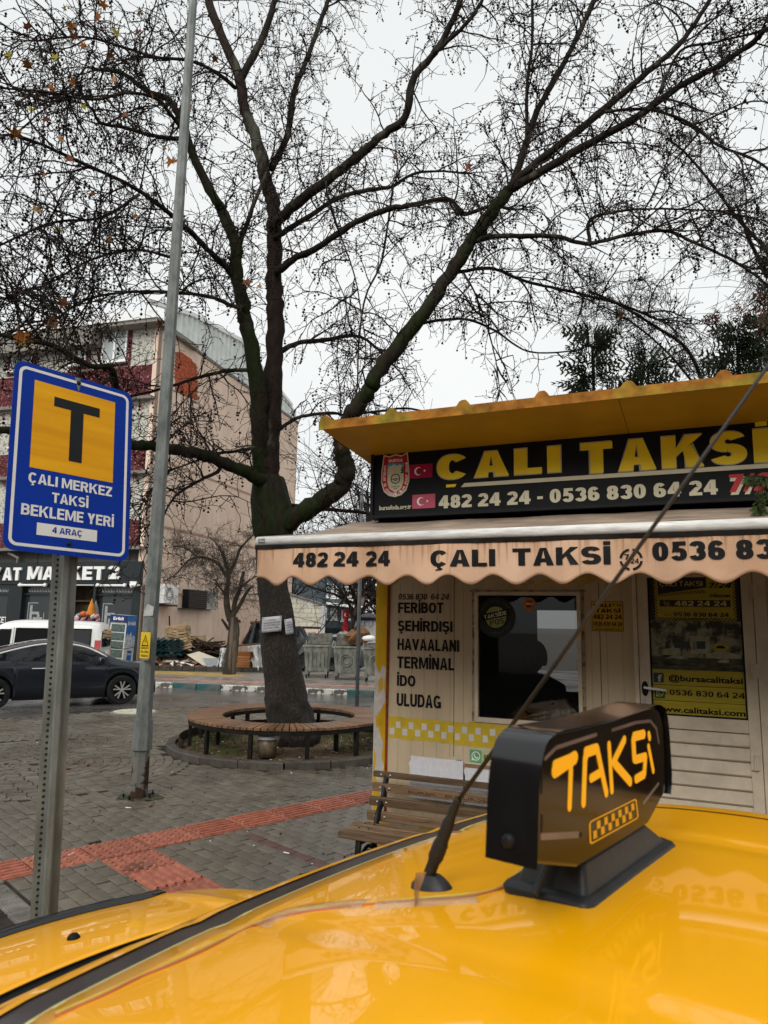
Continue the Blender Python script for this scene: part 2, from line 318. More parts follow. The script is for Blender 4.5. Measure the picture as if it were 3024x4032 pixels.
GCH = set('ABCDEFGHIKLMNOPRSTUVYZÇŞİÖÜ0123456789-/. ')

def txt_mb(mb, body, fr, rect, h, bold=.02, spacing=1.0, shear=0., m=0, skew=0., warp=None, gap=.075):
    x0, x1, z0, z1 = rect; F_ = warp or fr
    if set(body) <= GCH and bold > -.01:
        t = .15+bold*1.75; hh = t*.86; x = 0; G_ = []
        for ch in body:
            if ch == ' ' or not G_: G_.append(None)
            w, P = grot(ch, t, hh); G_ += [[(px+x, pz) for px,pz in p] for p in P]; x += w+gap*(1 if ch != ' ' else .6)
        W_ = x-gap; sx = (x1-x0)/W_; sz = z1-z0; st_ = min(sz*.002, .00012)
        for k,p in enumerate(G_):
            if p is None: mb.marks.append((len(mb.v), len(mb.f))); continue
            mb.add([F_(x0+(px+shear*pz)*sx, h+(k%7)*st_, z0+pz*sz+skew*px/W_) for px,pz in p], [tuple(range(len(p)))], m)
        return
    vs, fs = glyphs(body, min(bold,.03), spacing, shear); mb.marks.append((len(mb.v), len(mb.f)))
    a = min(v[0] for v in vs); b = max(v[0] for v in vs); lo = -bold; hi = .702+bold
    out = []
    for v in vs:
        fx = (v[0]-a)/(b-a); fz = (v[1]-lo)/(hi-lo)
        x = x0+(x1-x0)*fx; z = z0+(z1-z0)*fz + skew*fx
        out.append(fr(x, h, z) if warp is None else warp(x, h, z))
    mb.add(out, fs, m)
def txt(name, body, parent, mt, fr, rect, h, **k):
    mb = MB(); txt_mb(mb, body, fr, rect, h, **k); return mb.build(name, mt, parent, world=True)
def rect_mb(mb, fr, x0, x1, z0, z1, h, m=0, t=None):
    if t: return mb.prism([(x0,z0),(x1,z0),(x1,z1),(x0,z1)], h, h+t, fr, m)
    return mb.add([fr(x0,h,z0),fr(x1,h,z0),fr(x1,h,z1),fr(x0,h,z1)], [(0,1,2,3)], m)
def disc_mb(mb, fr, x, z, r, h, n=24, m=0, rz=None, r0=0.):
    rz = rz or r
    if r0:
        k = r0/r; vs = [fr(x+r*math.cos(2*math.pi*i/n), h, z+rz*math.sin(2*math.pi*i/n)) for i in range(n)] + [fr(x+r*k*math.cos(2*math.pi*i/n), h, z+rz*k*math.sin(2*math.pi*i/n)) for i in range(n)]
        return mb.add(vs, [(i,(i+1)%n,(i+1)%n+n,i+n) for i in range(n)], m)
    return mb.add([fr(x+r*math.cos(2*math.pi*i/n), h, z+rz*math.sin(2*math.pi*i/n)) for i in range(n)], [tuple(range(n))], m)
def stroke_mb(mb, fr, pts, w, h, t=.002, m=0):
    """rounded flat strokes"""
    for (x0,z0),(x1,z1) in zip(pts, pts[1:]):
        dx,dz = x1-x0,z1-z0; L = math.hypot(dx,dz) or 1e-6; a0 = math.atan2(dz,dx); n = 8
        poly = [(x1+w*math.cos(a0-math.pi/2+math.pi*i/n), z1+w*math.sin(a0-math.pi/2+math.pi*i/n)) for i in range(n+1)] + [(x0+w*math.cos(a0+math.pi/2+math.pi*i/n), z0+w*math.sin(a0+math.pi/2+math.pi*i/n)) for i in range(n+1)]
        mb.prism(poly, h, h+t, fr, m); t += .0003
# ================================================================ GROUND
A1 = R_(-46.5); PA = Vector((math.cos(A1), math.sin(A1), 0)); PB = Vector((-math.sin(A1), math.cos(A1), 0))   # paver row direction and the one across it
J0 = Vector((-2.561, 6.464, 0))
g = MB(); g.add([(-400,-150,-.03),(400,-150,-.03),(400,700,-.03),(-400,700,-.03)], [(0,1,2,3)])
tag(g.build('ground', m_conc), kind='structure')
rd = MB(); n_edge = [(-30,-6),(-14,6.5),(-7.31,14.16),(-5.24,16.1),(-2.93,17.0),(2,17.9),(14,18.3),(60,18.5)]
f_edge = [(-60,33.4),(-30,26.6),(-14,22.95),(-6.49,21.24),(-2.83,20.41),(-.26,19.84),(14,16.6+4),(60,20.6)]
rd.grid([[(x,y,-.012) for x,y in n_edge], [(x,y,-.012) for x,y in f_edge]])
tag(rd.build('road', m_asphalt), kind='structure')
m_joint = mat('joint_sand', (.03,.025,.02), .9, var=.5, scale=9, bump=.5, col2=(.05,.043,.033))
pb = MB(); pb.grid([[(x,y,-.004) for x,y in n_edge], [(x+4,-14,-.004) for x,y in n_edge]])
plz = tag(pb.build('plaza_pavement', m_joint), kind='structure')
m_paver = mat('grey_paver', (.118,.102,.076), .55, var=.2, scale=4, bump=.35, bscale=90, objvar=.10, island=.16, wet=.9, spec=.35, col2=(.155,.135,.103))
m_paver_r = mat('reddish_paver', (.13,.062,.05), .6, var=.25, scale=9, bump=.3, bscale=90, island=.2, col2=(.15,.085,.07), spec=.3)
m_red = mat('red_tactile', (.34,.088,.048), .5, var=.3, scale=14, bump=.25, bscale=80, objvar=.16, wet=1.2, spec=.4, col2=(.40,.135,.082))
PLC = Vector((-1.42, 11.75, 0)); PLR = 1.92
K0 = gz(1490, 3385); dv = ray(-4794, 2305); KU = -Vector((dv.x, dv.y, 0)).normalized(); KN = Vector((-KU.y, KU.x, 0))
if KN.y < 0: KN = -KN
POLE = gz(545, 3140)
def edge_side(x, y):          # >0 on the plaza
    for (x0,y0),(x1,y1) in zip(n_edge, n_edge[1:]):
        if x0 <= x < x1: return (y0+(y1-y0)*(x-x0)/(x1-x0))-y
    return -1
def in_tact(p, mg=0.0):
    q = p-J0; b = q.dot(PB); a = q.dot(PA)
    if -mg < a < .445+mg and -3.4 < b < 9: return True
    if -mg < b < .475+mg and 0 < a < 3: return True
    return False
QK = gz(0, 3463); kb = (QK-J0).dot(PB)                                      # kerb line of the lay-by where the taxi stands
FAN = [(Vector((-4.6, 9.9, 0)), 2.1), (Vector((-6.9, 11.6, 0)), 2.2)]
def paver_ok(p):
    if edge_side(p.x, p.y) < .12: return False
    if (p-PLC).length < PLR+.05: return False
    if in_tact(p, -.09): return False
    if abs(p.x-POLE.x)+abs(p.y-POLE.y) < .22: return False
    q = p-K0
    if q.dot(KN) > .02 and -.12 < q.dot(KU): return False
    if (p-J0).dot(PB) < kb+.02: return False
    if p.y < 3.8 or p.y > 18.2: return False
    X, Y = proj(p)
    return -250 < X < 2500 and Y < 4300
cand = []
for r in range(-60, 120):
    for k in range(-50, 60):
        p = J0 + PB*(r*.1150-.06) + PA*(k*.229 + (r%2)*.1145 + .03)
        if not paver_ok(p): continue
        if any((p-c).length < R-.1 for c, R in FAN): continue
        cand.append((p, A1, r, k))
for c, R in FAN:
    nr = int(R/.115)
    for i in range(1, nr):
        rr_ = i*.115; cnt = max(5, int(2*math.pi*rr_/.2))
        for j in range(cnt):
            a = 2*math.pi*(j+.5*(i%2))/cnt; p = c + Vector((math.cos(a), math.sin(a), 0))*rr_
            if paver_ok(p) and not (c is FAN[1][0] and (p-FAN[0][0]).length < FAN[0][1]): cand.append((p, a+math.pi/2, 999, i))
cand.sort(key=lambda q: (q[0]-CAM).length)
pm = MB(); pm.bx(-.1105,.1105,-.0535,.0535,-.03,.006)
pv0 = None; stuffp = MB(); cnt = 0
for p, a, r, k in cand:
    vis = -60 < proj(p)[0] < 1560 and proj(p)[1] < 3560
    red = (r in (11, 12, 13) and False)
    q = p-J0; red = abs(q.dot(PB)-1.28) < .058 and .5 < q.dot(PA) < 1.7
    if vis and cnt < 300:
        if pv0 is None:
            pv0 = pm.build('paver', m_paver, plz, bevel=.004); o = pv0
        else:
            o = pv0.copy(); C.objects.link(o)
        if red:
            o.data = o.data.copy(); o.data.materials[0] = m_paver_r; o['label'] = 'dull reddish paver in the row beside the tactile strip'
        o.location = (p.x, p.y, random.uniform(-.003,.003)); o.rotation_euler = (random.gauss(0,.006), random.gauss(0,.006), a+random.gauss(0,.008)); cnt += 1
    else:
        s = .2/.229 if r == 999 else 1
        R3 = Matrix.Rotation(a+random.gauss(0,.01), 3, 'Z') @ Matrix.Rotation(random.gauss(0,.006), 3, 'X')
        stuffp.box((p.x, p.y, -.009+random.uniform(-.003,.003)), (.221*s-.002, .107, .03), R3)
tag(stuffp.build('far_paver', m_paver, plz), kind='stuff')
# tactile tiles
def tile(kind):
    mb = MB(); mb.bx(.009,.466,-.436,-.009,-.03,.008)      # x along PB, y = -PA side
    if kind == 'dome':
        for i in range(6):
            for j in range(6):
                c = (.045+i*.077, -.040-j*.073); mb.lathe([(.021,.008),(.018,.015),(.010,.0195),(0.0001,.0205)], (c[0], c[1], 0), 8)
    else:
        for j in range(6):
            y = -.045-j*.071
            prof = [(-.019,.008),(-.014,.020),(.014,.020),(.019,.008)]
            mb.grid([[(x, y+a*s_, z) for a,z in prof] for x,s_ in ((.025,.4),(.035,1),(.44,1),(.45,.4))])
    return mb
dome_o = bar_o = None
tp = []
for k in range(-5, 15):
    tp.append((J0+PB*(.475*k), 'dome' if k in (-1,0,1) else 'bar', 0))
tp.append((J0+PA*.455, 'dome', 0))
for k in range(2, 6): tp.append((J0+PA*(.455*k), 'bar', 1))
protos = {}
for p, kd, rt in tp:
    if kd not in protos:
        o = tile(kd).build('tactile_tile', m_red, plz, bevel=.003); protos[kd] = o
    else:
        o = protos[kd].copy(); C.objects.link(o)
    o['label'] = 'red tactile tile with round domes' if kd == 'dome' else 'red tactile tile with raised bars'
    if rt: o.rotation_euler = (0, 0, A1); o.location = p + PB*.46; o.scale = (.957, 1, 1)
    else: o.rotation_euler = (0, 0, math.atan2(PB.y, PB.x)); o.location = p
    o.location.z = .004+random.uniform(-.002,.003)
# lay-by kerb at the lower left
m_kerb = mat('kerb_concrete', (.17,.155,.135), .75, var=.35, scale=7, bump=.4, bscale=60, objvar=.15)
kerb0 = None
for k in range(-4, 14):
    mb = MB(); mb.bx(-.29,.29,-.16,.0,-.1,.02)
    o = mb.build('kerb_stone', m_kerb, plz, bevel=.015) if kerb0 is None else kerb0.copy()
    if kerb0 is None: kerb0 = o
    else: C.objects.link(o)
    o.location = J0+PB*kb+PA*(k*.6-1)+Vector((0,0,random.uniform(-.012,.006))); o.rotation_euler = (random.gauss(0,.01),0,A1+random.gauss(0,.012))
lb = MB()
for k in range(26):
    p = J0+PB*(kb-.25-random.random()*.9)+PA*random.uniform(-2,3.5)
    lb.box((p.x,p.y,-.035), (random.uniform(.3,.6), random.uniform(.2,.45), .06), Matrix.Rotation(A1+random.gauss(0,.2),3,'Z')@Matrix.Rotation(random.gauss(0,.03),3,'X'))
tag(lb.build('broken_slab', m_kerb, plz, bevel=.01), kind='stuff')
# puddle and litter
m_puddle = mat('puddle_water', (.17,.065,.042), .05, var=.3)
pu = MB(); pc = J0+PA*.78+PB*.17
pu.add([pc+PB*(math.cos(a)*.12*(1+.25*math.sin(3*a)))+PA*(math.sin(a)*.09)+Z*.0165 for a in [i*.3927 for i in range(16)]], [tuple(range(16))])
tag(pu.build('puddle', m_puddle), 'small puddle of water lying on the red domed tactile tiles', 'puddle')
lit = MB()
for i in range(300):
    x = random.uniform(-5.5,.2); y = random.uniform(4.6,12.5)
    p = Vector((x,y,0))
    if edge_side(x,y) < 0: continue
    if (p-K0).dot(KN) > 0 and x > -.1: continue
    s = random.uniform(.003,.010); lit.ico((x,y,.010), s, m=0 if random.random()<.9 else 1, jit=.8)
tag(lit.build('grit', [mat('dark_grit', (.03,.02,.015), .8), m_white]), 'small dark grit and white specks scattered over the grey paving', 'grit', kind='stuff')
butts = [(760,3165),(1130,3362),(425,3362),(790,3480)]
for i,(x,y) in enumerate([(505,3180),(280,3362),(1128,3360-2)]):
    mb = MB(); p = gz(x,y,.02); d = Vector((math.cos(i*1.3), math.sin(i*1.3), 0))*.03
    mb.tube([p-d,p+d], .0045, 8); tag(mb.build('cigarette_butt', m_white), ['white cigarette butt on the pavers just right of the lamp pole foot','white cigarette butt lying on a domed tile right behind the sign post','white cigarette butt on grey pavers right of the tactile junction'][i], 'cigarette butt')
m_leafd = mat('dead_leaf', (.16,.055,.02), .8, var=.5, scale=20, objvar=.3)
def leaf_mesh(s, curl=.3):
    mb = MB(); n = 5; pts = []
    for i in range(-n, n+1):
        a = i/n*2.5; r = s*(1 if i % 2 == 0 else .5)*(1-.25*abs(i)/n)
        pts.append((math.sin(a)*r, math.cos(a)*r, curl*s*random.uniform(-.4,.6)))
    vs = [(0,-.15*s,0)]+pts; mb.add(vs, [(0,i,i+1) for i in range(1,len(pts))]); 
    mb.tube([(0,-.15*s,0),(0.02*s,-.9*s,.1*s)], s*.02, 3)
    return mb
for i,(x,y,d) in enumerate([(300,3012,'brown fallen leaf on the paving left of the lamp pole'),(350,3018,'curled brown leaf near the lamp pole, the larger of a pair'),(482,3050,'dark leaf scrap flat on pavers beside the lamp pole'),(590,3180,'thin dark leaf scrap in front of the lamp pole foot'),(8,2846,'orange fallen leaf at the road edge on the far left'),(270,3032,'rust brown leaf on pavers just right of the sign post'),(25,3012,'brown leaf on pavers left of the sign post')]):
    p = gz(x,y); o = leaf_mesh(.05,.5).build('fallen_leaf', m_leafd); o.location = p+Z*.016; o.rotation_euler = (.1,.1,i*1.7); tag(o, d, 'leaf')
# far side: pavement, kerb, planted strip, yellow and red paving bands
FD = (Vector((-.26,19.84,0))-Vector((-6.49,21.24,0))).normalized(); FNn = Vector((-FD.y, FD.x, 0)); F0 = Vector((-6.49,21.24,0))
ffr = frame(F0, FD, FNn)
fp = MB(); fp.bx(-22,30,.18,12.5,-.02,.10,fr=lambda x,y,z: F0+FD*x+FNn*y+Z*z)
m_fpave = mat('far_paving', (.22,.195,.17), .5, var=.3, scale=3, bump=.3, bscale=40, wet=.8)
fpo = tag(fp.build('far_pavement', m_fpave), kind='structure')
m_pink = mat('pink_paving', (.36,.19,.15), .6, var=.25, scale=5)
b1 = MB()
for i in range(60): b1.bx(-12+i*.42, -12+i*.42+.405, 1.3, 1.72, .10,.112, fr=lambda x,y,z: F0+FD*x+FNn*y+Z*z)
tag(b1.build('red_band_tile', m_pink, fpo), kind='stuff')
b2 = MB(); b2.bx(-7,.9,3.2,4.6,.10,.106, fr=lambda x,y,z: F0+FD*x+FNn*y+Z*z)
b2.build('yellow_band', mat('yellow_paving', (.36,.25,.08), .7, var=.3, scale=4), fpo)
cols = {'w': patchy('chipped_white_kerb', (.62,.60,.55), (.12,.11,.10), 6, (.5,.54), .7), 't': patchy('chipped_teal_kerb', (.035,.115,.12), (.12,.13,.12), 5, (.53,.58), .7)}
seq = 'wttwwtwwtwwttwwtwwttwwttwwttwwtt'
for i in range(-9, 14):
    mb = MB(); mb.box((0,0,0), (.735,.18,.22)); c = seq[(i) % 32] if i >= 0 else 'wt'[(i//2)%2]
    o = mb.build('kerb_stone', cols[c], fpo, bevel=.02); p = ffr(i*.75+.1, .09, .02)
    o.location = p; o.rotation_euler = (0,0,math.atan2(FD.y,FD.x)+random.gauss(0,.006)); o['label'] = 'chipped white kerb stone' if c == 'w' else 'faded teal kerb stone'
dk = MB(); 
DKL = gz(480,2640,.1); DKR = gz(1045,2648,.1); dkd = (DKR-DKL); dkl = dkd.length; dkd.normalize(); dkn = Vector((-dkd.y,dkd.x,0))
for i in range(-6,13): 
    a = i*dkl/12; dk.bx(a+.01, a+dkl/12-.01, 0, .18, .08, .27, fr=lambda x,y,z: DKL*1+dkd*x+dkn*y+Z*(z-.1))
tag(dk.build('planter_kerb', mat('dark_kerb', (.06,.055,.045), .8, var=.3)), 'low dark kerb running along the rubble heap beside the wall', 'kerb')
# manhole / white cover
mh = thing('manhole_cover', 'pale ribbed oval drain cover lying at the road edge', 'drain cover', gz(530,2806))
mb = MB(); mb.lathe([(0.0001,.02),(.46,.02),(.5,.012),(.5,-.01)], (0,0,0), 28); mb.build('rim', m_conc, mh)
mb = MB()
for i in range(-7,8):
    w = math.sqrt(max(0,.42**2-(i*.055)**2)); mb.bx(-w,w,i*.055-.016,i*.055+.016,.02,.034)
mb.build('rib', mat('cover_white', (.55,.53,.42), .6, var=.3, scale=12), mh)

# ================================================================ KIOSK
kf = frame(K0, KU, -KN)           # x along the front, h towards the viewer, z up
def KL(x, y, off=0.0):             # photo point -> (u, z) on a plane off metres in front of the facade
    p = hit(x, y, K0-KN*off, KN) - K0; return p.dot(KU), p.z
def KR(x0, y0, x1, y1, off=0.0):
    a = KL(x0,y0,off); b = KL(x1,y1,off); return (a[0], b[0], b[1], a[1])
m_kwall = mat('kiosk_panel', (.54,.425,.275), .6, var=.12, scale=2.5, bump=.1, bscale=30, stretch=(1,1,.25), col2=(.60,.48,.325))
m_ktrim = mat('kiosk_trim', (.60,.505,.375), .45, var=.15, scale=4)
m_kyel = patchy('flaking_yellow', (.60,.35,.012), (.50,.46,.42), 1.7, (.60,.605), .6, stretch=(1,1,.5))
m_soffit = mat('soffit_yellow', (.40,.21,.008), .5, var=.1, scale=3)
m_fascia = patchy('mossy_fascia', (.44,.18,.03), (.32,.24,.03), 1.6, (.50,.58), .8, bump=.6, dirt=.6)
kio = thing('taxi_kiosk', 'beige panelled taxi stand kiosk with flaking yellow corner post and projecting yellow roof', 'kiosk', K0, math.atan2(KU.y,KU.x))
UE = 4.3; DEP = 2.3; WT = .05
W0, W1, WZ0, WZ1 = .868, 1.668, 1.215, 2.195
D0, D1 = 2.085, 2.935
def kb_(x0,x1,h0,h1,z0,z1,mb): return mb.bx(x0,x1,h0,h1,z0,z1,fr=lambda x,h,z: kf(x,h,z))
wall = MB()
for a,b in ((.065,.655),(.658,W0)): kb_(a,b,-WT,0,.05,3.5,wall)
kb_(W0,W1,-WT,0,.05,WZ0,wall); kb_(W0,W1,-WT,0,WZ1,3.5,wall); 
for a,b in ((W1,1.835),(1.838,D0)): kb_(a,b,-WT,0,.05,3.5,wall)
kb_(D0,D1,-WT,0,2.42,3.5,wall); kb_(D1,UE,-WT,0,.05,3.5,wall)
wall.build('front_wall', m_kwall, kio, world=True)
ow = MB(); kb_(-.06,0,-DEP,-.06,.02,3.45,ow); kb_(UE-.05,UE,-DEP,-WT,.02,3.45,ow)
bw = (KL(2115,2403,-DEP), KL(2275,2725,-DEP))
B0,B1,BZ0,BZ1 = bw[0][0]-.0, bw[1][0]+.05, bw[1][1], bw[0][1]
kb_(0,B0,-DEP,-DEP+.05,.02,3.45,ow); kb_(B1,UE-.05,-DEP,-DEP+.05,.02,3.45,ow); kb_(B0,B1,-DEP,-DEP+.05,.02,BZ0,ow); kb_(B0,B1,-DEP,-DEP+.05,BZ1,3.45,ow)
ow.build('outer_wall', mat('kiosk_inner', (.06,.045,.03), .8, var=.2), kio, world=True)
fl = MB(); kb_(0,UE-.05,-DEP+.05,-WT,.0,.06,fl); fl.build('floor', m_conc, kio, world=True)
post = MB(); kb_(-.06,.05,-.06,.02,0,3.45,post); post.build('corner_post', m_kyel, kio, bevel=.004, world=True)
for P in ([(-.06,.02),(.05,.02),(.05,.58),(.03,.66),(.045,.76),(.02,.83),(.035,.95),(-.0,1.02),(-.02,1.18),(.02,1.24),(.05,1.30),(.03,1.42),(.05,1.56),(.02,1.60),(-.015,1.52),(-.06,1.62)],):
    pp_ = MB(); pp_.prism(P, .02,.0215,kf); pp_.build('bare_patch', mat('bare_post', (.47,.43,.39), .7, var=.15, scale=12), kio, world=True)
for P in ([(-.05,.30),(.0,.34),(.02,.5),(-.01,.62),(-.045,.7),(-.03,.82),(-.05,.9),(-.058,.6)],[(-.03,1.06),(.01,1.11),(-.02,1.16),(-.045,1.17)],[(-.02,1.35),(.02,1.40),(.015,1.5),(-.02,1.46)],[(.0,.12),(.04,.2),(.03,.32),(-.01,.24)]):
    pp_ = MB(); pp_.prism(P, .0215,.0225,kf); pp_.build('paint_remnant', MATS['flaking_yellow'], kio, world=True)
rt = MB(); kb_(.05,.066,-.05,.012,.05,3.4,rt); rt.build('red_trim', mat('rust_red_trim', (.26,.04,.02), .7, var=.4, scale=20), kio, world=True)
bs = MB(); kb_(-.05,.62,-.03,.05,0,.36,bs); bs.build('base_block', patchy('yellow_block', (.42,.27,.05), (.4,.36,.28), 3, (.5,.55)), kio, world=True)
bs = MB(); kb_(.30,.85,.002,.008,.55,.76,bs); bs.build('blue_sticker', mat('blue_sticker', (.02,.10,.14), .5, var=.8, col2=(.3,.3,.05), scale=9), kio, world=True)
cap_ = MB()                                        # wall ribs, fine vertical joints
for u in [.16+.115*i for i in range(36)]:
    if W0-.03 < u < W1+.03 or D0-.03 < u < D1+.1: continue
    kb_(u,u+.004,0,.0012,.06,2.3,cap_)
cap_.build('panel_joint', mat('panel_groove', (.37,.32,.25), .7), kio, world=True)
seam = MB(); kb_(.654,.659,-.01,.0016,.05,2.4,seam); kb_(1.834,1.839,-.01,.0016,.05,2.4,seam); seam.build('panel_seam', mat('seam_dark', (.09,.07,.05), .8), kio, world=True)
m_fy = mat('faded_yellow', (.55,.36,.10), .6, var=.2)
yb = MB(); yb.prism([(.07,2.55),(.07,2.27),(.16,2.33),(.34,2.40),(.34,2.55)], .001,.002, kf); yb.build('faded_yellow_corner', m_fy, kio, world=True)
yb = MB(); rect_mb(yb, kf, 1.45, 2.05, 2.30, 2.5, .0018); yb.build('faded_yellow_band', m_fy, kio, world=True)
for i in range(12):
    yb = MB(); rect_mb(yb, kf, 1.12+i*.055, 1.12+i*.055+.0545, 2.255+.03*(i%2), 2.285+.03*(i%2), .0022); yb.build('faded_check', m_fy, kio, world=True)
# roof
ROFF = .92; RZ0 = KL(1265,1690,ROFF)[1]; RU0 = KL(1265,1690,ROFF)[0]
bl = KL(1464,1868,.08)
rz_back = RZ0 - .33
def roof_z(h): return RZ0 + (h-ROFF)*(RZ0-rz_back)/(ROFF+DEP+.3)
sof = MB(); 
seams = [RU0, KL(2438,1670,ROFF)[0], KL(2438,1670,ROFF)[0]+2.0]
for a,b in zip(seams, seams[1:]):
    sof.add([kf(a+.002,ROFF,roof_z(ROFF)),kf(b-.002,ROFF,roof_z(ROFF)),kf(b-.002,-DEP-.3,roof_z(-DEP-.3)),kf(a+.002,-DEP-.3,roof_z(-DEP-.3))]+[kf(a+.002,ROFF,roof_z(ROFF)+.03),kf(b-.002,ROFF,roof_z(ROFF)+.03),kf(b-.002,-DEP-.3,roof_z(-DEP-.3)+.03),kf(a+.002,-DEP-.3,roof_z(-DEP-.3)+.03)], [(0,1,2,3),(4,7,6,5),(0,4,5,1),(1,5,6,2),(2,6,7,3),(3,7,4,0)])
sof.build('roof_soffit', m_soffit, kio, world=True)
ribs = [KL(x,y,ROFF)[0] for x,y in ((1286,1650),(1543,1628),(1832,1600),(2139,1570),(2478,1537),(2852,1500))]
dr = (ribs[-1]-ribs[0])/5
prof = [(RU0-.012, .055)]
for i in range(-0, 13):
    u = ribs[0]+i*dr
    prof += [(u-.055,.056),(u-.032,.088),(u-.012,.098),(u+.014,.098),(u+.03,.085),(u+.05,.056)]
prof = [(max(u,RU0-.02),z) for u,z in prof] + [(seams[-1],.058)]
rf = MB(); rows = []
for h in (ROFF+.02, -DEP-.32): rows.append([kf(u,h,roof_z(h)+z) for u,z in prof])
rows.insert(0,[kf(u,ROFF+.02,roof_z(ROFF)-.012+0*z) for u,z in prof])
rf.grid(rows); rf.build('roof_sheet', m_fascia, kio, world=True, solid=.006)
# sign board
BO = .10; bx0 = KL(1467,1765,BO+.12); bxb = KL(1467,2035,BO+.12)
board = thing('kiosk_sign_board', 'long black sign board with yellow and cream lettering above the kiosk awning', 'sign', kf(0,BO,2.8), math.atan2(KU.y,KU.x))
BX0 = .5*(bx0[0]+bxb[0]); BZ1 = bx0[1]; BZ0 = bxb[1]
mb = MB(); kb_(BX0,UE-.2,.0,BO+.11,BZ0+.0,BZ1,mb); mb.build('panel', mat('black_board', (.006,.007,.008), .55, var=.3, scale=2, spec=.15), board, world=True)
mb = MB(); t_ = .018
kb_(BX0-.012,UE-.2,.0,BO+.135,BZ1-.012,BZ1+.012,mb); kb_(BX0-.012,UE-.2,.0,BO+.135,BZ0-.014,BZ0+.012,mb); kb_(BX0-.014,BX0+.012,.01,BO+.134,BZ0+.012,BZ1-.012,mb)
mb.build('frame', mat('board_frame', (.008,.008,.009), .6, .0, var=.3, spec=.2), board, world=True)
H = BO+.1125
def KB(x0,y0,x1,y1): return KR(x0,y0,x1,y1,H)
def btxt(name, s, mt, x0,y0,x1,y1, h=0., **k):
    a = KL(x0,y0,H); b = KL(x1,y1,H); return txt(name, s, board, mt, kf, (a[0],b[0],b[1],a[1]), H+h, **k)
m_outl = mat('sign_outline', (.42,.36,.24), .5)
def boxr(x0,yl0,yl1,x1,yr0,yr1):        # left edge top/bottom, right edge top/bottom in photo pixels
    a=KL(x0,yl0,H); b=KL(x0,yl1,H); c=KL(x1,yr0,H); d=KL(x1,yr1,H); return ((a[0]+b[0])/2,(c[0]+d[0])/2,(b[1]+d[1])/2,(a[1]+c[1])/2)
rA = boxr(1722,1800,1888,2207,1750,1860); rB = boxr(2288,1745,1855,3026,1690,1830)
for nm, mt, b, h, gr in (('lettering_outline', m_outl, .082, .0015, .009), ('lettering', m_yel_ink, .068, .003, 0)):
    mb = MB()
    for s, r in (('CALI', rA), ('TAKSI', rB)):
        txt_mb(mb, s, kf, (r[0]-gr, r[1]+gr, r[2]-gr, r[3]+gr), H+h, bold=b, gap=.11)
    # dot over the last letter
    if nm == 'lettering': rect_mb(mb, kf, rB[1]-.075, rB[1]+.0, rB[3]+.02, rB[3]+.055, H+h)
    mb.build(nm, mt, board, world=True)
mb = MB(); a = KL(1757,1914,H); b = KL(1797,1908,H); mb.prism([(a[0],a[1]-.012),(b[0]-.01,a[1]-.012),(b[0],a[1]+.012),(a[0]+.0,a[1]+.012)], H+.001,H+.003,kf); mb.build('yellow_bar', m_yel_ink, board, world=True)
mb = MB(); a = KL(1815,1911,H); b = KL(3024,1840,H); mb.prism([(a[0],a[1]-.016),(UE-.3,a[1]-.016),(UE-.3,a[1]+.016),(a[0]+.03,a[1]+.016)], H+.001,H+.003,kf); mb.build('cream_line', m_cream_ink, board, world=True)
r = boxr(1728,1948,2000,2826,1893,1950); txt('phone_lettering', '482 24 24 - 0536 830 64 24', board, m_cream_ink, kf, r, H+.002, bold=.05)
r = boxr(2868,1880,1938,3100,1866,1928)
txt('hours_shadow', '7/24', board, m_cream_ink, kf, (r[0]-.01,r[1]+.02,r[2]-.02,r[3]), H+.002, bold=.07, shear=.15)
txt('hours_lettering', '7/24', board, m_red_ink, kf, (r[0]-.015,r[1],r[2],r[3]+.02), H+.004, bold=.045, shear=.15)
r = boxr(1494,1992,2008,1620,1984,2004); txt('web_lettering', 'bursofoda.org.tr', board, m_cream_ink, kf, r, H+.002, bold=.02)
# crest
cr = boxr(1502,1790,1960,1612,1785,1955); cx = (cr[0]+cr[1])/2; cw = (cr[1]-cr[0])/2; cz0, cz1 = cr[2], cr[3]; chh = cz1-cz0
def shield(s, dz=0.):
    P = [(-1,.93),(-.55,.90),(0,1.0),(.55,.90),(1,.96)]
    P = [(-.86,1.0),(-.45,.955),(0,1.0),(.45,.955),(.86,1.02)]
    side = [(1.0,.6),(1.0,.35),(.8,.14),(.45,.04),(0,0)]
    pts = P + side + [(-x,z) for x,z in side[:-1][::-1]]
    zc = .5; return [(cx+x*cw*s, cz0+chh*(zc+(z-zc)*s)) for x,z in pts]
for i,(nm,s,mt) in enumerate((('crest_border',1.0,m_cream_ink),('crest_red',.93,m_red_ink))):
    mb = MB(); mb.prism(shield(s), H+.001, H+.002+.001*i, kf); mb.build(nm, mt, board, world=True)
mb = MB(); inner = [(cx+x*cw,cz0+chh*z) for x,z in [(-.55,.78),(.6,.78),(.6,.35),(.45,.2),(.05,.1),(-.4,.2),(-.55,.35)]]; mb.prism(inner, H+.003,H+.0042,kf); mb.build('crest_field', m_cream_ink, board, world=True)
mb = MB(); mb.prism([(cx+x*cw,cz0+chh*z) for x,z in [(-.55,.78),(.6,.78),(.6,.70),(.35,.75),(.1,.72),(-.1,.765),(-.3,.72),(-.45,.735),(-.55,.66)]], H+.0042,H+.005,kf); mb.build('crest_sky', mat('sky_blue', (.05,.3,.5), .5), board, world=True)
mb = MB(); mb.prism([(cx+x*cw,cz0+chh*z) for x,z in [(.6,.70),(.42,.68),(.5,.64),(.36,.62),(.48,.58),(.34,.55),(.6,.53)]], H+.0043,H+.005,kf); mb.build('crest_trees', mat('crest_green', (.02,.16,.07), .5), board, world=True)
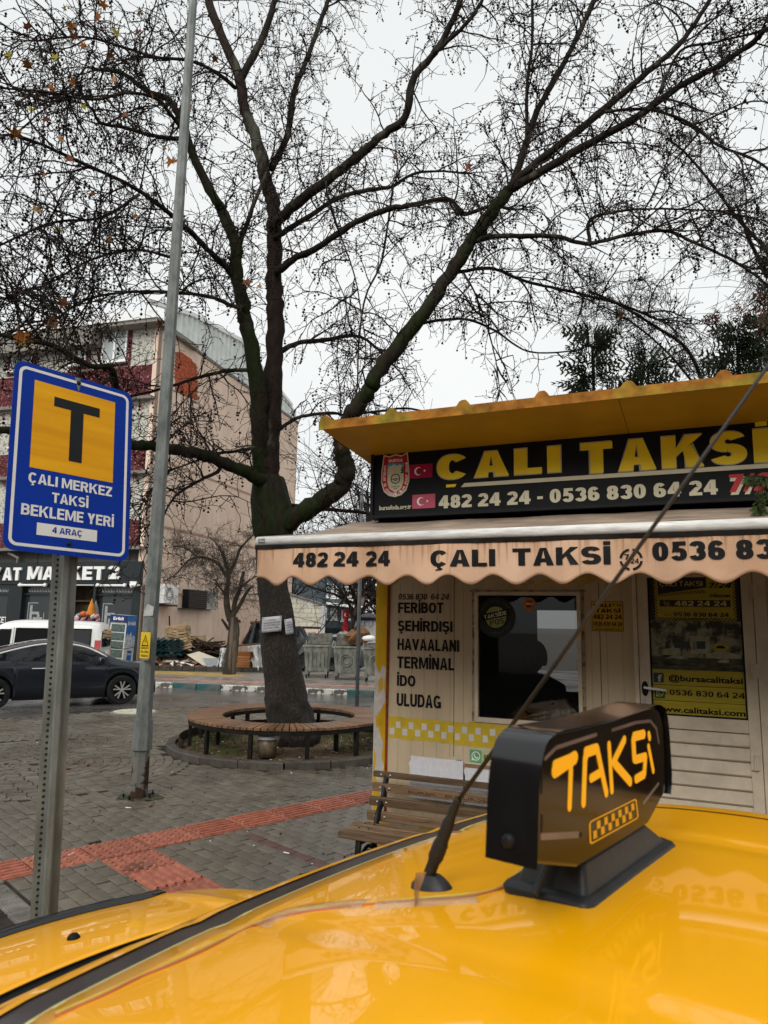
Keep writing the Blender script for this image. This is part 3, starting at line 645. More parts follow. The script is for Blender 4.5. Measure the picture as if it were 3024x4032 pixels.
mb = MB(); disc_mb(mb, kf, cx+.03*cw, cz0+chh*.42, cw*.34, H+.0055, r0=cw*.28); disc_mb(mb, kf, cx+.03*cw, cz0+chh*.40, cw*.1, H+.0055, r0=cw*.05)
rect_mb(mb, kf, cx-.28*cw, cx-.05*cw, cz0+chh*.405, cz0+chh*.42, H+.0055); rect_mb(mb, kf, cx+.1*cw, cx+.33*cw, cz0+chh*.405, cz0+chh*.42, H+.0055)
txt_mb(mb, 'KURULUŞ', kf, (cx-.28*cw,cx+.32*cw,cz0+chh*.225,cz0+chh*.25), H+.0055, bold=.02); txt_mb(mb, '1949', kf, (cx-.08*cw,cx+.16*cw,cz0+chh*.18,cz0+chh*.205), H+.0055, bold=.02)
mb.build('crest_wheel', m_black, board, world=True)
mb = MB(); txt_mb(mb, 'BURSA', kf, (cx-.48*cw,cx+.52*cw,cz0+chh*.81,cz0+chh*.88), H+.0035, bold=.03)
s_ = 'ŞOFÖRLER VE OTOMOBİLCİLER ESNAF ODASI'; path = [(-.73,.75),(-.78,.5),(-.76,.33),(-.6,.17),(-.3,.085),(0,.06),(.32,.085),(.62,.18),(.8,.34),(.82,.5),(.8,.78)]
pl = [Vector((cx+x*cw, cz0+chh*z)) for x,z in path]; cum = [0]
for a,b in zip(pl,pl[1:]): cum.append(cum[-1]+(b-a).length)
for i,chh_ in enumerate(s_):
    if chh_ == ' ': continue
    d = cum[-1]*(i+.5)/len(s_); k = max(j for j in range(len(cum)-1) if cum[j] <= d); f_ = (d-cum[k])/(cum[k+1]-cum[k]); c0 = pl[k].lerp(pl[k+1], f_); tv = (pl[k+1]-pl[k]).normalized(); nv = Vector((-tv.y,tv.x))
    hw, hh = cw*.055, cw*.09
    txt_mb(mb, chh_, (lambda x,h,z,c0=c0,tv=tv,nv=nv: kf(c0.x+tv.x*x+nv.x*z, h, c0.y+tv.y*x+nv.y*z)), (-hw,hw,-hh,hh), H+.0035, bold=.03)
mb.build('crest_lettering', m_white, board, world=True)
def flag(x0,yl0,yl1,x1,yr0,yr1, mt, idx):
    x0_,x1_,z0_,z1_ = boxr(x0,yl0,yl1,x1,yr0,yr1); mb = MB(); mb.prism([(x0_,z0_),(x1_,z0_),(x1_,z1_),(x0_,z1_)], H+.001,H+.003,kf); o = mb.build('flag_panel', mt, board, world=True); o['label'] = idx
    mb = MB(); w = x1_-x0_; h_ = z1_-z0_; c = (x0_+.38*w, (z0_+z1_)/2); r1 = h_*.30
    out = [(c[0]+r1*math.cos(a), c[1]+r1*math.sin(a)) for a in [R_(42)+i*R_(276)/20 for i in range(21)]]
    c2 = c[0]+h_*.08; r2 = h_*.245; inn = [(c2+r2*math.cos(a), c[1]+r2*math.sin(a)) for a in [R_(52)+i*R_(256)/20 for i in range(21)]]
    mb.add([kf(x,H+.004,z) for x,z in out+inn], [(i,i+1,i+22,i+21) for i in range(20)])
    sx = x0_+.66*w; sp = [(sx+math.cos(R_(180)+i*math.pi/5)*h_*(.115 if i%2==0 else .045), c[1]+math.sin(R_(180)+i*math.pi/5)*h_*(.115 if i%2==0 else .045)) for i in range(10)]
    mb.add([kf(sx,H+.004,c[1])]+[kf(x,H+.004,z) for x,z in sp], [(0,1+i,1+(i+1)%10) for i in range(10)])
    mb.build('crescent_and_star', m_white, board, world=True)
flag(1614,1830,1884,1703,1826,1880, mat('flag_crimson', (.36,.012,.06), .5), 'crimson flag panel beside the crest')
flag(1624,1948,2003,1714,1945,2000, mat('flag_pink', (.46,.09,.13), .5), 'faded pink flag panel beside the phone number')

# awning
AO = 1.56; AX0 = .5*(KL(1018,2150,AO)[0]+KL(1018,2298,AO)[0]); AZr = KL(1020,2130,AO)[1]; AZb = KL(1016,2285,AO)[1]
m_fab = mat('awning_fabric', (.63,.415,.285), .85, var=.05, scale=1.4, stretch=(1,1,1), col2=(.68,.46,.33), bump=.1, bscale=90)
def fabric_dirt(m, ztop):
    n = m.node_tree.nodes; L = m.node_tree.links; b = n['Principled BSDF']; src = b.inputs['Base Color'].links[0].from_socket
    t = n.new('ShaderNodeTexCoord'); mp = n.new('ShaderNodeMapping'); mp.inputs['Scale'].default_value = (38, 38, 1.1); L.new(t.outputs['Object'], mp.inputs['Vector'])
    z = n.new('ShaderNodeTexNoise'); z.inputs['Scale'].default_value = 1; z.inputs['Detail'].default_value = 5; L.new(mp.outputs[0], z.inputs['Vector'])
    sp = n.new('ShaderNodeSeparateXYZ'); L.new(t.outputs['Object'], sp.inputs[0])
    mr = n.new('ShaderNodeMapRange'); mr.inputs['From Min'].default_value = ztop-.20; mr.inputs['From Max'].default_value = ztop; mr.inputs['To Min'].default_value = -.04; mr.inputs['To Max'].default_value = .17; L.new(sp.outputs['Z'], mr.inputs['Value'])
    ad = n.new('ShaderNodeMath'); ad.operation = 'ADD'; L.new(z.outputs['Fac'], ad.inputs[0]); L.new(mr.outputs[0], ad.inputs[1])
    rr = n.new('ShaderNodeValToRGB'); e = rr.color_ramp.elements; e[0].position, e[1].position = .62, .80; e[0].color = (1,1,1,1); e[1].color = (.62,.55,.47,1); L.new(ad.outputs[0], rr.inputs[0])
    n2 = n.new('ShaderNodeTexNoise'); n2.inputs['Scale'].default_value = 3; n2.inputs['Detail'].default_value = 6; L.new(t.outputs['Object'], n2.inputs['Vector'])
    r2 = n.new('ShaderNodeValToRGB'); f = r2.color_ramp.elements; f[0].position, f[1].position = .3, .7; f[0].color = (.80,.74,.66,1); f[1].color = (1.04,1.03,1.0,1); L.new(n2.outputs['Fac'], r2.inputs[0])
    for q in (rr, r2):
        mm = n.new('ShaderNodeMix'); mm.data_type = 'RGBA'; mm.blend_type = 'MULTIPLY'; mm.inputs[0].default_value = 1; L.new(src, mm.inputs[6]); L.new(q.outputs[0], mm.inputs[7]); src = mm.outputs[2]
    L.new(src, b.inputs['Base Color'])
m_fabtop = mat('awning_top', (.33,.26,.20), .85, var=.35, scale=4, stretch=(.6,.6,3))
fabric_dirt(m_fab, KL(1020,2130,1.56)[1]-2.6-.05)
awn = thing('awning', 'faded peach kiosk awning with scalloped valance, black phone numbers and a white front bar', 'awning', kf(0,0,2.6), math.atan2(KU.y,KU.x))
AXB = KL(1390,2058,.02)[0]; AZB = KL(1390,2058,.02)[1]
mb = MB(); rows = []
for i in range(9):
    t = i/8; x0 = AXB+(AX0-AXB)*t; rows.append([kf(x0+(UE-x0)*j/20, .02+(AO-.02)*t, AZB+(AZr+.03-AZB)*t-.035*math.sin(math.pi*t)+.004*math.sin(j*1.7)) for j in range(21)])
mb.grid(rows); mb.build('canopy', m_fabtop, awn, world=True, smooth=True, solid=.003)
mb = MB(); mb.tube([kf(AX0-.015,AO,AZr-.005), kf(UE,AO,AZr-.005)], .034, 20); mb.build('front_bar', mat('dirty_white_bar', (.66,.65,.62), .35, var=.25, scale=5, stretch=(1,1,8)), awn, world=True, smooth=True)
mb = MB(); mb.bx(AX0-.02,UE,AO+.012,AO+.026,AZr-.062,AZr-.034,fr=lambda x,h,z: kf(x,h,z)); mb.build('black_gasket', mat('mildew_black', (.015,.012,.01), .9, var=.5), awn, world=True)
def uval(x): return KL(x,2290,AO+.02)[0]
P1 = (uval(1520)-uval(1222))/2; PH0 = uval(1371)
mb = MB(); rows = []; nx = 320
for k in range(13):
    t = k/12; row = []
    for i in range(nx+1):
        x = AX0 + (UE-AX0)*i/nx; c = math.cos(2*math.pi*(x-PH0)/P1); zb = AZb-.008 - .030*(c if c > 0 else c*.95)
        zt = AZr-.05; z = zt+(zb-zt)*t; row.append(kf(x, AO+.02+(.15+t)*(.013*math.sin(x*7)+.008*math.sin(x*17+1)+.004*math.sin(x*41)), z))
    rows.append(row)
mb.grid(rows); mb.build('valance', m_fab, awn, world=True, smooth=True, solid=.002)
mb = MB(); zt = [(AX0+(UE-AX0)*i/nx) for i in range(nx+1)]
mb.tube([kf(x, AO+.022+1.15*(.013*math.sin(x*7)+.008*math.sin(x*17+1)+.004*math.sin(x*41)), AZb-.008-.030*(math.cos(2*math.pi*(x-PH0)/P1)*(1 if math.cos(2*math.pi*(x-PH0)/P1)>0 else .95))) for x in zt], .0028, 4); mb.build('valance_piping', mat('piping_brown', (.16,.08,.04), .9), awn, world=True)
def wv(x,h,z): 
    t = max(0,min(1,(AZr-.05-z)/(AZr-.05-AZb))); return kf(x, h+(.15+t)*(.013*math.sin(x*7)+.008*math.sin(x*17+1)+.004*math.sin(x*41)), z)
HA = AO+.026
def arect(x0,a0,a1,x1,b0,b1):
    a=KL(x0,a0,HA); b=KL(x0,a1,HA); c=KL(x1,b0,HA); d=KL(x1,b1,HA); return ((a[0]+b[0])/2,(c[0]+d[0])/2,(b[1]+d[1])/2,(a[1]+c[1])/2)
def atxt(nm, s, x0,a0,a1,x1,b0,b1, bold=.05, **k):
    mb = MB(); txt_mb(mb, s, kf, arect(x0,a0,a1,x1,b0,b1), HA, bold=bold, warp=wv, **k); return mb.build(nm, m_black, awn, world=True)
atxt('left_number', '482 24 24', 1157,2177,2233,1534,2168,2228)
atxt('name_lettering', 'ÇALI  TAKSİ', 1695,2166,2232,2404,2152,2221, bold=.05)
atxt('right_number', '0536 830 64 24', 2568,2141,2208,3560,2100,2190)
c = KL(2485,2203,HA)
mb = MB()
for q in range(4):
    a0 = math.pi/4*0+q*math.pi/2+.16
    pts = [(c[0]+.062*math.cos(a0+i*.125), c[1]+.062*math.sin(a0+i*.125)) for i in range(11)]; pin = [(c[0]+.049*math.cos(a0+i*.125), c[1]+.049*math.sin(a0+i*.125)) for i in range(11)]
    mb.add([wv(x,HA,z) for x,z in pts+pin], [(i,i+1,i+12,i+11) for i in range(10)])
txt_mb(mb, '24', kf, (c[0]-.002,c[0]+.04,c[1]-.022,c[1]+.006), HA, bold=.02, warp=wv); txt_mb(mb, '7', kf, (c[0]-.036,c[0]-.01,c[1]-.0,c[1]+.03), HA, bold=.02, warp=wv)
mb.build('clock_emblem', m_black, awn, world=True)
mb = MB(); c = KL(1032,2128,AO+.036); txt_mb(mb, 'ÇEVRE', kf, (AX0+.01,AX0+.07,c[1]-.002,c[1]+.012), AO+.0365, bold=.02); txt_mb(mb, 'TENTE', kf, (AX0+.01,AX0+.07,c[1]-.02,c[1]-.008), AO+.0355, bold=.02)
mb.build('maker_print', m_black, awn, world=True)
for u in (AXB+.5, 2.9):
    mb = MB(); mb.tube([kf(u,.03,AZB-.12),kf(u-.25,.8,AZB-.25),kf(u,AO-.03,AZr-.04)], .016, 8); mb.build('folding_arm', m_white, awn, world=True, smooth=True)

# wall lettering
def ktxt(nm, s, x0,y0,x1,y1, mt=m_black, bold=.03, h=.003, par=None, **k):
    a = KL(x0,y0); b = KL(x1,y1); return txt(nm, s, par or kio, mt, kf, (a[0],b[0],b[1],a[1]), h, bold=bold, **k)
U0 = KL(1567,2450)[0]
def kw(s, z0, z1, x1px, y, bold=.04): txt('wall_lettering', s, kio, m_black, kf, (U0, KL(x1px,y)[0], z0, z1), .003, bold=bold)
txt('phone_handwriting', '0536 830  64 24', kio, m_black, kf, (U0, KL(1767,2340)[0], 2.158, 2.208), .003, bold=.012, shear=.12)
for s,yt,yb_,xr in (('FERİBOT',2372,2413,1746),('ŞEHİRDIŞI',2443,2484,1782),('HAVAALANI',2514,2558,1808),('TERMİNAL',2584,2630,1789),('İDO',2657,2700,1636),('ULUDAG',2729,2779,1737)):
    z1 = KL(1568,yt)[1]; z0 = KL(1568,yb_)[1]; kw(s, z0, z1, xr, (yt+yb_)/2)
# checker band
cz1 = 1.165; cz0 = .983; 
mb = MB()
x = .072; i = 0
while x < 1.5:
    w = .118 if i else .12; top = cz1+random.uniform(-.012,.008); bot = cz0+random.uniform(-.006,.012); n = 6
    P = [(x,bot+.0)]+[(x+w*j/n, bot+random.uniform(-.004,.004)) for j in range(1,n)]+[(x+w-.002,bot)]+[(x+w-.002,top)]+[(x+w*j/n, top+random.uniform(-.006,.004)) for j in range(n-1,0,-1)]+[(x,top)]
    mb.prism(P, .0005, .0015, kf); x += w; i += 1
mb.build('yellow_tape_band', mat('yellow_tape', (.56,.40,.03), .55, var=.12, scale=8), kio, world=True)
i = 0
x = .082
while x < 1.45:
    mb = MB(); rect_mb(mb, kf, x+(.0 if i%2==0 else .0), x+.045+random.uniform(-.003,.003), 1.075-(.056 if i%2==0 else 0), 1.129-(.056 if i%2==0 else 0), .0024); x += .0585; i += 1
    mb.build('white_check', mat('check_white', (.60,.57,.53), .5, var=.08), kio, world=True)
# window
mb = MB(); f_ = .028
for a,b,c_,d in ((W0-.03,W1+.03,WZ0-.04,WZ0),(W0-.03,W1+.03,WZ1,WZ1+.03),(W0-.03,W0,WZ0,WZ1),(W1,W1+.03,WZ0,WZ1)): kb_(a,b,-.04,.018,c_,d,mb)
wf = mb.build('window_frame', m_ktrim, kio, world=True, bevel=.003)
mb = MB(); kb_(W0-.07,W1+.07,0,.006,WZ1+.03,WZ1+.045,mb); kb_(W0-.055,W0-.03,0,.005,WZ0-.04,WZ1+.03,mb); kb_(W1+.03,W1+.055,0,.005,WZ0-.04,WZ1+.03,mb)
mb.build('old_sealant', patchy('old_sealant', (.42,.34,.24), (.22,.13,.07), 14, (.5,.6)), wf, world=True)
mb = MB(); kb_(W0,W1,-.022,-.018,WZ0,WZ1,mb); mb.build('window_pane', glassmat('kiosk_glass', (.004,.004,.004), .35, ior=1.33), wf, world=True)
mb = MB(); kb_(B0,B1,-DEP+.02,-DEP+.024,BZ0,BZ1,mb); mb.build('rear_pane', mat('frosted_glass', (.10,.125,.11), .5, trans=.1, var=.4, scale=3, spec=.2), kio, world=True)
# round decals on the pane
c = KL(1950,2430); rr1 = .185*.55
dec = thing('card_payment_decal', 'round dark green card payment decal on the upper left of the kiosk window', 'sticker', kf(c[0],-.016,c[1]), math.atan2(KU.y,KU.x))
mb = MB(); disc_mb(mb, kf, c[0], c[1], .165, -.0165, 40); mb.build('disc', mat('decal_dark', (.012,.018,.012), .4), dec, world=True)
mb = MB(); disc_mb(mb, kf, c[0], c[1], .098, -.0155, 32); mb.build('badge', m_black, dec, world=True)
mb = MB(); disc_mb(mb, kf, c[0], c[1], .088, -.0145, 32); mb.build('badge_face', mat('decal_olive', (.34,.36,.12), .5), dec, world=True)
tf = frame(kf(c[0],0,c[1]), (KU*math.cos(.22)+Z*math.sin(.22)), -KN, (-KU*math.sin(.22)+Z*math.cos(.22)))
mb = MB(); mb.prism([(-.118,-.008),(.118,-.008),(.118,.045),(-.118,.045)], -.014,-.0135, tf); mb.build('banner', m_black, dec, world=True)
mb = MB(); txt_mb(mb, 'TAKSİDE', tf, (-.098,.098,.002,.034), -.0128, bold=.03); mb.build('banner_lettering', mat('dull_cream', (.70,.68,.45), .5), dec, world=True)
mb = MB(); txt_mb(mb, 'POS', tf, (-.058,.062,-.062,-.016), -.0128, bold=.04)
for s,r_,a0,a1,up in (('yoldaki dost', .128, R_(250), R_(340), False), ('Araçlarımızda kredi kartı geçerlidir', .135, R_(170), R_(30), True)):
    for i,ch in enumerate(s):
        if ch == ' ': continue
        a = a0+(a1-a0)*(i+.5)/len(s); cx_, cz_ = c[0]+r_*math.cos(a), c[1]+r_*math.sin(a); rt_ = a-math.pi/2 if up else a+math.pi/2
        sz = .011 if not up else .0065
        txt_mb(mb, ch, (lambda x,h,z,cx_=cx_,cz_=cz_,rt_=rt_: kf(cx_+x*math.cos(rt_)-z*math.sin(rt_), h, cz_+x*math.sin(rt_)+z*math.cos(rt_))), (-sz*.6,sz*.6,-sz,sz), -.0128, bold=.02)
mb.build('decal_lettering', mat('decal_ink', (.08,.10,.06), .5), dec, world=True)
c = KL(2082,2379)
dec = thing('club_decal', 'small round orange decal with a checkered rim at the top of the kiosk window', 'sticker', kf(c[0],-.016,c[1]), math.atan2(KU.y,KU.x))
mb = MB(); disc_mb(mb, kf, c[0], c[1], .055, -.0165, 28); mb.build('disc', m_black, dec, world=True)
mb = MB(); disc_mb(mb, kf, c[0], c[1], .047, -.0155, 28); mb.build('face', mat('decal_orange', (.55,.16,.03), .5), dec, world=True)
mb = MB()
for i in range(24):
    a = i*math.pi/12; mb.prism([(c[0]+r_*math.cos(b), c[1]+r_*math.sin(b)) for r_,b in ((.047,a),(.054,a),(.054,a+.13),(.047,a+.13))], -.0158,-.0155,kf)
mb.prism([(c[0]-.03,c[1]+.004),(c[0]-.01,c[1]+.012),(c[0]+.02,c[1]+.002),(c[0]+.035,c[1]+.01),(c[0]+.035,c[1]-.002),(c[0]-.03,c[1]-.004)],-.0149,-.0146,kf)
mb.build('white_checks', m_cream_ink, dec, world=True)
mb = MB(); txt_mb(mb, '90.', kf, (c[0]-.024,c[0]+.018,c[1]-.026,c[1]-.006), -.0144, bold=.03); rect_mb(mb, kf, c[0]-.02,c[0]+.02,c[1]+.02,c[1]+.028,-.0144); mb.build('decal_lettering', m_black, dec, world=True)
# inside: counter, kettle, orange box, person
cn = thing('counter', 'dark wooden counter behind the kiosk window', 'counter', kf(1.2,-.4,0), math.atan2(KU.y,KU.x))
mb = MB(); kb_(.2,2.0,-.62,-.08,1.12,1.16,mb); mb.build('top', mat('counter_wood', (.05,.022,.008), .4, var=.4), cn, world=True); mb = MB(); kb_(.2,.26,-.6,-.1,.06,1.12,mb); kb_(1.94,2.0,-.6,-.1,.06,1.12,mb); mb.build('side', MATS['counter_wood'], cn, world=True)
c = KL(2185,2825,-.3)
kt = thing('glass_teapot', 'glass teapot with amber tea standing on the counter inside the kiosk window', 'teapot', kf(c[0],-.3,1.16), math.atan2(KU.y,KU.x))
mb = MB(); mb.lathe([(.0001,0),(.05,.0),(.055,.03),(.05,.11),(.042,.14),(.042,.145)], (0,0,0), 18); mb.build('body', mat('amber_glass', (.5,.3,.09), .1, var=.5, col2=(.7,.55,.3)), kt, smooth=True)
mb = MB(); mb.lathe([(.044,.145),(.03,.165),(.008,.17),(.008,.185),(.0001,.187)], (0,0,0), 14); mb.build('lid', m_chrome, kt, smooth=True)
mb = MB(); mb.tube(catmull([(.05,0,.12),(.09,0,.11),(.095,0,.06),(.055,0,.03)]), .007, 6); mb.build('handle', m_black, kt, smooth=True)
c = KL(2058,2840,-.2)
ob = MB(); kb_(c[0]-.035,c[0]+.03,-.24,-.2,1.16,1.27,ob); tag(ob.build('orange_packet', mat('orange_packet', (.7,.13,.02), .5, var=.2)), 'bright orange packet on the counter inside the kiosk window', 'packet')
# ---------------------------------------------------------------- kiosk door and stickers
door = MB(); G0, G1, GZ0, GZ1 = 2.195, 2.828, 1.325, 2.33
kb_(D0-.0,D0+.03,-.03,.03,.05,2.42,door); kb_(D1-.03,D1+.05,-.03,.03,.05,2.42,door); kb_(D0+.03,D1-.03,-.03,.03,2.38,2.42,door)
dfr = door.build('door_frame', m_ktrim, kio, world=True, bevel=.004)
leaf = MB()
kb_(D0+.033,G0,-.02,.022,.09,2.375,leaf); kb_(G1,D1-.033,-.02,.022,.09,2.375,leaf); kb_(G0,G1,-.02,.022,GZ1,2.375,leaf); kb_(G0,G1,-.02,.022,1.235,GZ0,leaf); kb_(G0,G1,-.02,.022,.09,.2,leaf)
dl = leaf.build('door', m_ktrim, kio, world=True, bevel=.004)
z = 1.235; i = 0
while z > .22:
    mb = MB(); h = .098; mb.add([kf(G0,.004,z-h),kf(G1,.004,z-h),kf(G1,.014,z-h+.012),kf(G0,.014,z-h+.012),kf(G1,.004,z-.008),kf(G0,.004,z-.008),kf(G1,-.01,z-.004),kf(G0,-.01,z-.004),kf(G0,-.01,z-h),kf(G1,-.01,z-h)], [(0,1,2,3),(3,2,4,5),(5,4,6,7),(0,8,9,1)])
    mb.build('door_slat', m_ktrim, dl, world=True); z -= h; i += 1
mb = MB(); 
for a,b,c_,d in ((G0,G0+.012,GZ0,GZ1),(G1-.012,G1,GZ0,GZ1),(G0+.012,G1-.012,GZ0,GZ0+.012)): kb_(a,b,.0,.012,c_,d,mb)
mb.build('rubber_seal', m_black, dl, world=True)
mb = MB(); kb_(G0+.012,G1-.012,-.004,.0,GZ0+.012,GZ1,mb); mb.build('door_pane', mat('door_glass_back', (.03,.03,.022), .12, var=.5, scale=3), dl, world=True)
mb = MB(); cH = KL(2541,2705); mb.prism([(cH[0]+.024*math.cos(a)*1.0, cH[1]-.01+.055*math.sin(a)) for a in [i*math.pi/8 for i in range(16)]], .022,.028,kf); mb.build('lock_plate', m_black, dl, world=True)
mb = MB(); mb.tube([kf(cH[0],.028,cH[1]),kf(cH[0],.06,cH[1]),kf(cH[0]+.02,.07,cH[1]-.002),kf(cH[0]+.15,.07,cH[1]-.012)], .0095, 10); mb.build('handle', m_white, dl, world=True, smooth=True)
mb = MB(); c = KL(2538,2765); mb.prism([(c[0]-.018,c[1]-.045),(c[0]+.018,c[1]-.045),(c[0]+.018,c[1]+.02),(c[0],c[1]+.045),(c[0]-.018,c[1]+.02)], .022,.027,kf); disc_mb(mb, kf, c[0], c[1]-.0, .007, .0275, 10)
mb.build('hasp', m_steel, dl, world=True)
for y in (2330, 2642, 3000):
    c = KL(2975,y); mb = MB(); kb_(c[0]-.03,c[0]-.004,.03,.042,c[1]-.05,c[1]+.05,mb); kb_(c[0]+.0,c[0]+.022,.03,.042,c[1]-.05,c[1]+.05,mb); mb.tube([kf(c[0]-.002,.045,c[1]-.052),kf(c[0]-.002,.045,c[1]+.052)], .008, 8)
    mb.build('hinge', m_ktrim, dfr, world=True)
# door poster: upper advert, snowy photo print, contact strips
ps = thing('door_poster', 'dim yellow and black taxi advert with snowy picture covering the kiosk door glass', 'poster', kf(2.5,.003,1.8), math.atan2(KU.y,KU.x))
m_py = mat('poster_yellow', (.40,.31,.02), .35, var=.2, scale=3, stretch=(1,1,30)); m_pk = mat('poster_black', (.02,.015,.012), .4)
DH = .004
def dk(x,y): return KL(x,y)
PX0, PX1 = G0+.012, G1-.012
zA = KL(2700,2445)[1]; zB = KL(2750,2640)[1]; z1_ = KL(2700,2700)[1]; z2_ = KL(2700,2762)[1]
mb = MB(); kb_(PX0,PX1,.0,DH,zA,GZ1,mb); mb.build('upper_back', m_pk, ps, world=True)
mb = MB(); ya = KL(2575,2300)[0]; kb_(ya,KL(2893,2300)[0],DH,DH+.002,zA+.003,GZ1-.001,mb); mb.build('advert', m_py, ps, world=True)
mb = MB(); a0,a1 = ya, KL(2893,2300)[0]
mb.prism([(a0+.025,2.33),(a0+.025,2.205),(a0+.23,2.235),(a0+.36,2.255),(a0+.36,2.33)], DH+.002,DH+.003,kf)
rect_mb(mb,kf,a0+.035,a1-.035,KL(2700,2389)[1],KL(2700,2363)[1],DH+.0035)
n = 44
for i in range(n):
    u = a0+(a1-a0)*i/n; w = (a1-a0)/n/1.0
    for r in range(2): 
        if (i+r)%2: rect_mb(mb,kf,u,u+w,zA+.006+r*.009,zA+.015+r*.009,DH+.0027)
    t = i/n
    if .03 < t < .62:
        for r in range(2):
            if (i+r)%2: rect_mb(mb,kf,u,u+w,2.185+.05*t+r*.010,2.195+.05*t+r*.010,DH+.0038)
for i in range(24):
    for r in range(2):
        if (i+r)%2:
            rect_mb(mb,kf,a0+.0+r*.009,a0+.009+r*.009,zA+.03+i*.0115,zA+.04+i*.0115,DH+.0029); rect_mb(mb,kf,a1-.018+r*.009,a1-.009+r*.009,zA+.03+i*.0115,zA+.04+i*.0115,DH+.0029)
mb.build('advert_black', m_pk, ps, world=True)
m_pl = mat('poster_pale', (.55,.47,.14), .5)
mb = MB(); txt_mb(mb,'ÇALI TAKSI',kf,(a0+.04,a0+.335,2.265,2.302),DH+.004,bold=.0); txt_mb(mb,'Tel.:',kf,(a0+.06,a0+.11,KL(2700,2389)[1]+.008,KL(2700,2363)[1]-.01),DH+.0045,bold=0)
txt_mb(mb,'482 24 24',kf,(a0+.14,a1-.06,KL(2700,2389)[1]+.006,KL(2700,2363)[1]-.006),DH+.0045,bold=.03); mb.build('advert_pale_lettering', MATS['poster_pale'], ps, world=True)
mb = MB(); txt_mb(mb,'7/24',kf,(a0+.37,a1-.03,2.25,2.29),DH+.004,bold=.03,shear=.2); txt_mb(mb,'Hizmet',kf,(a0+.38,a1-.03,2.185,2.21),DH+.004,bold=.03,shear=.15)
txt_mb(mb,'0536 830 64 24',kf,(a0+.13,a1-.05,2.042,2.072),DH+.004,bold=.03); txt_mb(mb,'Gsm:',kf,(a0+.06,a0+.12,2.046,2.064),DH+.004,bold=.0); txt_mb(mb,'www.calitaksi.com',kf,(a0+.125,a1-.11,2.015,2.032),DH+.004,bold=.01)
mb.build('advert_lettering', m_black, ps, world=True)
# picture area: generic snowy scene of a small kiosk among trees
m_ph = mat('print_snow', (.05,.05,.035), .4, var=.5, scale=9, col2=(.26,.25,.16), ramp=(.45,.55), detail=9)
mb = MB(); kb_(PX0,PX1,.0,DH,zB,zA,mb); mb.build('picture', m_ph, ps, world=True)
mb = MB(); X0=PX0; rect_mb(mb,kf,X0,PX1,zB,zB+.09,DH+.001); mb.build('picture_road', mat('print_road', (.045,.045,.03), .5, var=.5, scale=14, col2=(.12,.12,.08), stretch=(1,1,3)), ps, world=True)
m_psn = mat('print_white', (.32,.31,.21), .5, var=.25, scale=20)
mb = MB()
for (x0,x1,y0,y1) in ((.08,.20,.10,.17),(.10,.25,.075,.11),(.37,.60,.085,.145),(.44,.52,.06,.1)):
    P = [(X0+x0+(x1-x0)*t, zB+y0+random.uniform(0,.008)) for t in (0,.33,.66,1)] + [(X0+x0+(x1-x0)*t, zB+y1-random.uniform(0,.02)-(.015 if t in (0,1) else 0)) for t in (1,.66,.33,0)]
    mb.prism(P, DH+.001+random.random()*.0004, DH+.0016+random.random()*.0004, kf)
for (x0,x1,y0,y1) in ((.27,.40,.12,.245),): rect_mb(mb,kf,X0+x0,X0+x1,zB+y0,zB+y1,DH+.002)
mb.build('picture_snow', m_psn, ps, world=True)
mb = MB(); rect_mb(mb,kf,X0+.31,X0+.37,zB+.155,zB+.21,DH+.003); rect_mb(mb,kf,X0+.16,X0+.25,zB+.155,zB+.2,DH+.0026)
for i in range(5): rect_mb(mb,kf,X0+.285,X0+.305,zB+.15+i*.012,zB+.156+i*.012,DH+.003)
mb.build('picture_window', mat('print_blue', (.03,.05,.06), .4), ps, world=True)
mb = MB(); mb.prism([(X0+.47+.05*math.cos(a), zB+.17+.03*math.sin(a)) for a in [i*.4 for i in range(16)]], DH+.0012,DH+.002,kf); mb.build('picture_badge', m_py, ps, world=True)
mb = MB(); mb.prism([(X0+.44,zB+.162),(X0+.50,zB+.162),(X0+.50,zB+.172),(X0+.485,zB+.182),(X0+.455,zB+.182),(X0+.44,zB+.172)], DH+.002,DH+.0025,kf); mb.build('picture_badge_car', m_black, ps, world=True)
mb = MB()
for a,b in ((z1_+.002,zB),(z2_+.002,z1_-.002),(GZ0+.012,z2_-.002)): kb_(PX0,PX1,.0,DH,a,b,mb)
mb.build('contact_strip', m_py, ps, world=True)
def dtx(s,x0,y0,x1,y1,**k):
    a=KL(x0,y0);b=KL(x1,y1); mb_ = MB(); txt_mb(mb_,s,kf,(a[0],min(b[0],PX1-.002),b[1],a[1]),DH+.001,**k); mb_.build('contact_lettering', m_black, ps, world=True)
dtx('@bursacalitaksi',2632,2656,2926,2694,bold=.03); dtx('0536 830 64 24',2636,2714,2940,2752,bold=.02); dtx('www.calitaksi.com',2580,2776,2936,2822,bold=.03)
def rrect(x0,x1,z0,z1,r,n=4):
    P = []
    for cx_,cz_,a0 in ((x1-r,z1-r,0),(x0+r,z1-r,math.pi/2),(x0+r,z0+r,math.pi),(x1-r,z0+r,1.5*math.pi)):
        P += [(cx_+r*math.cos(a0+math.pi/2*i/n), cz_+r*math.sin(a0+math.pi/2*i/n)) for i in range(n+1)]
    return P
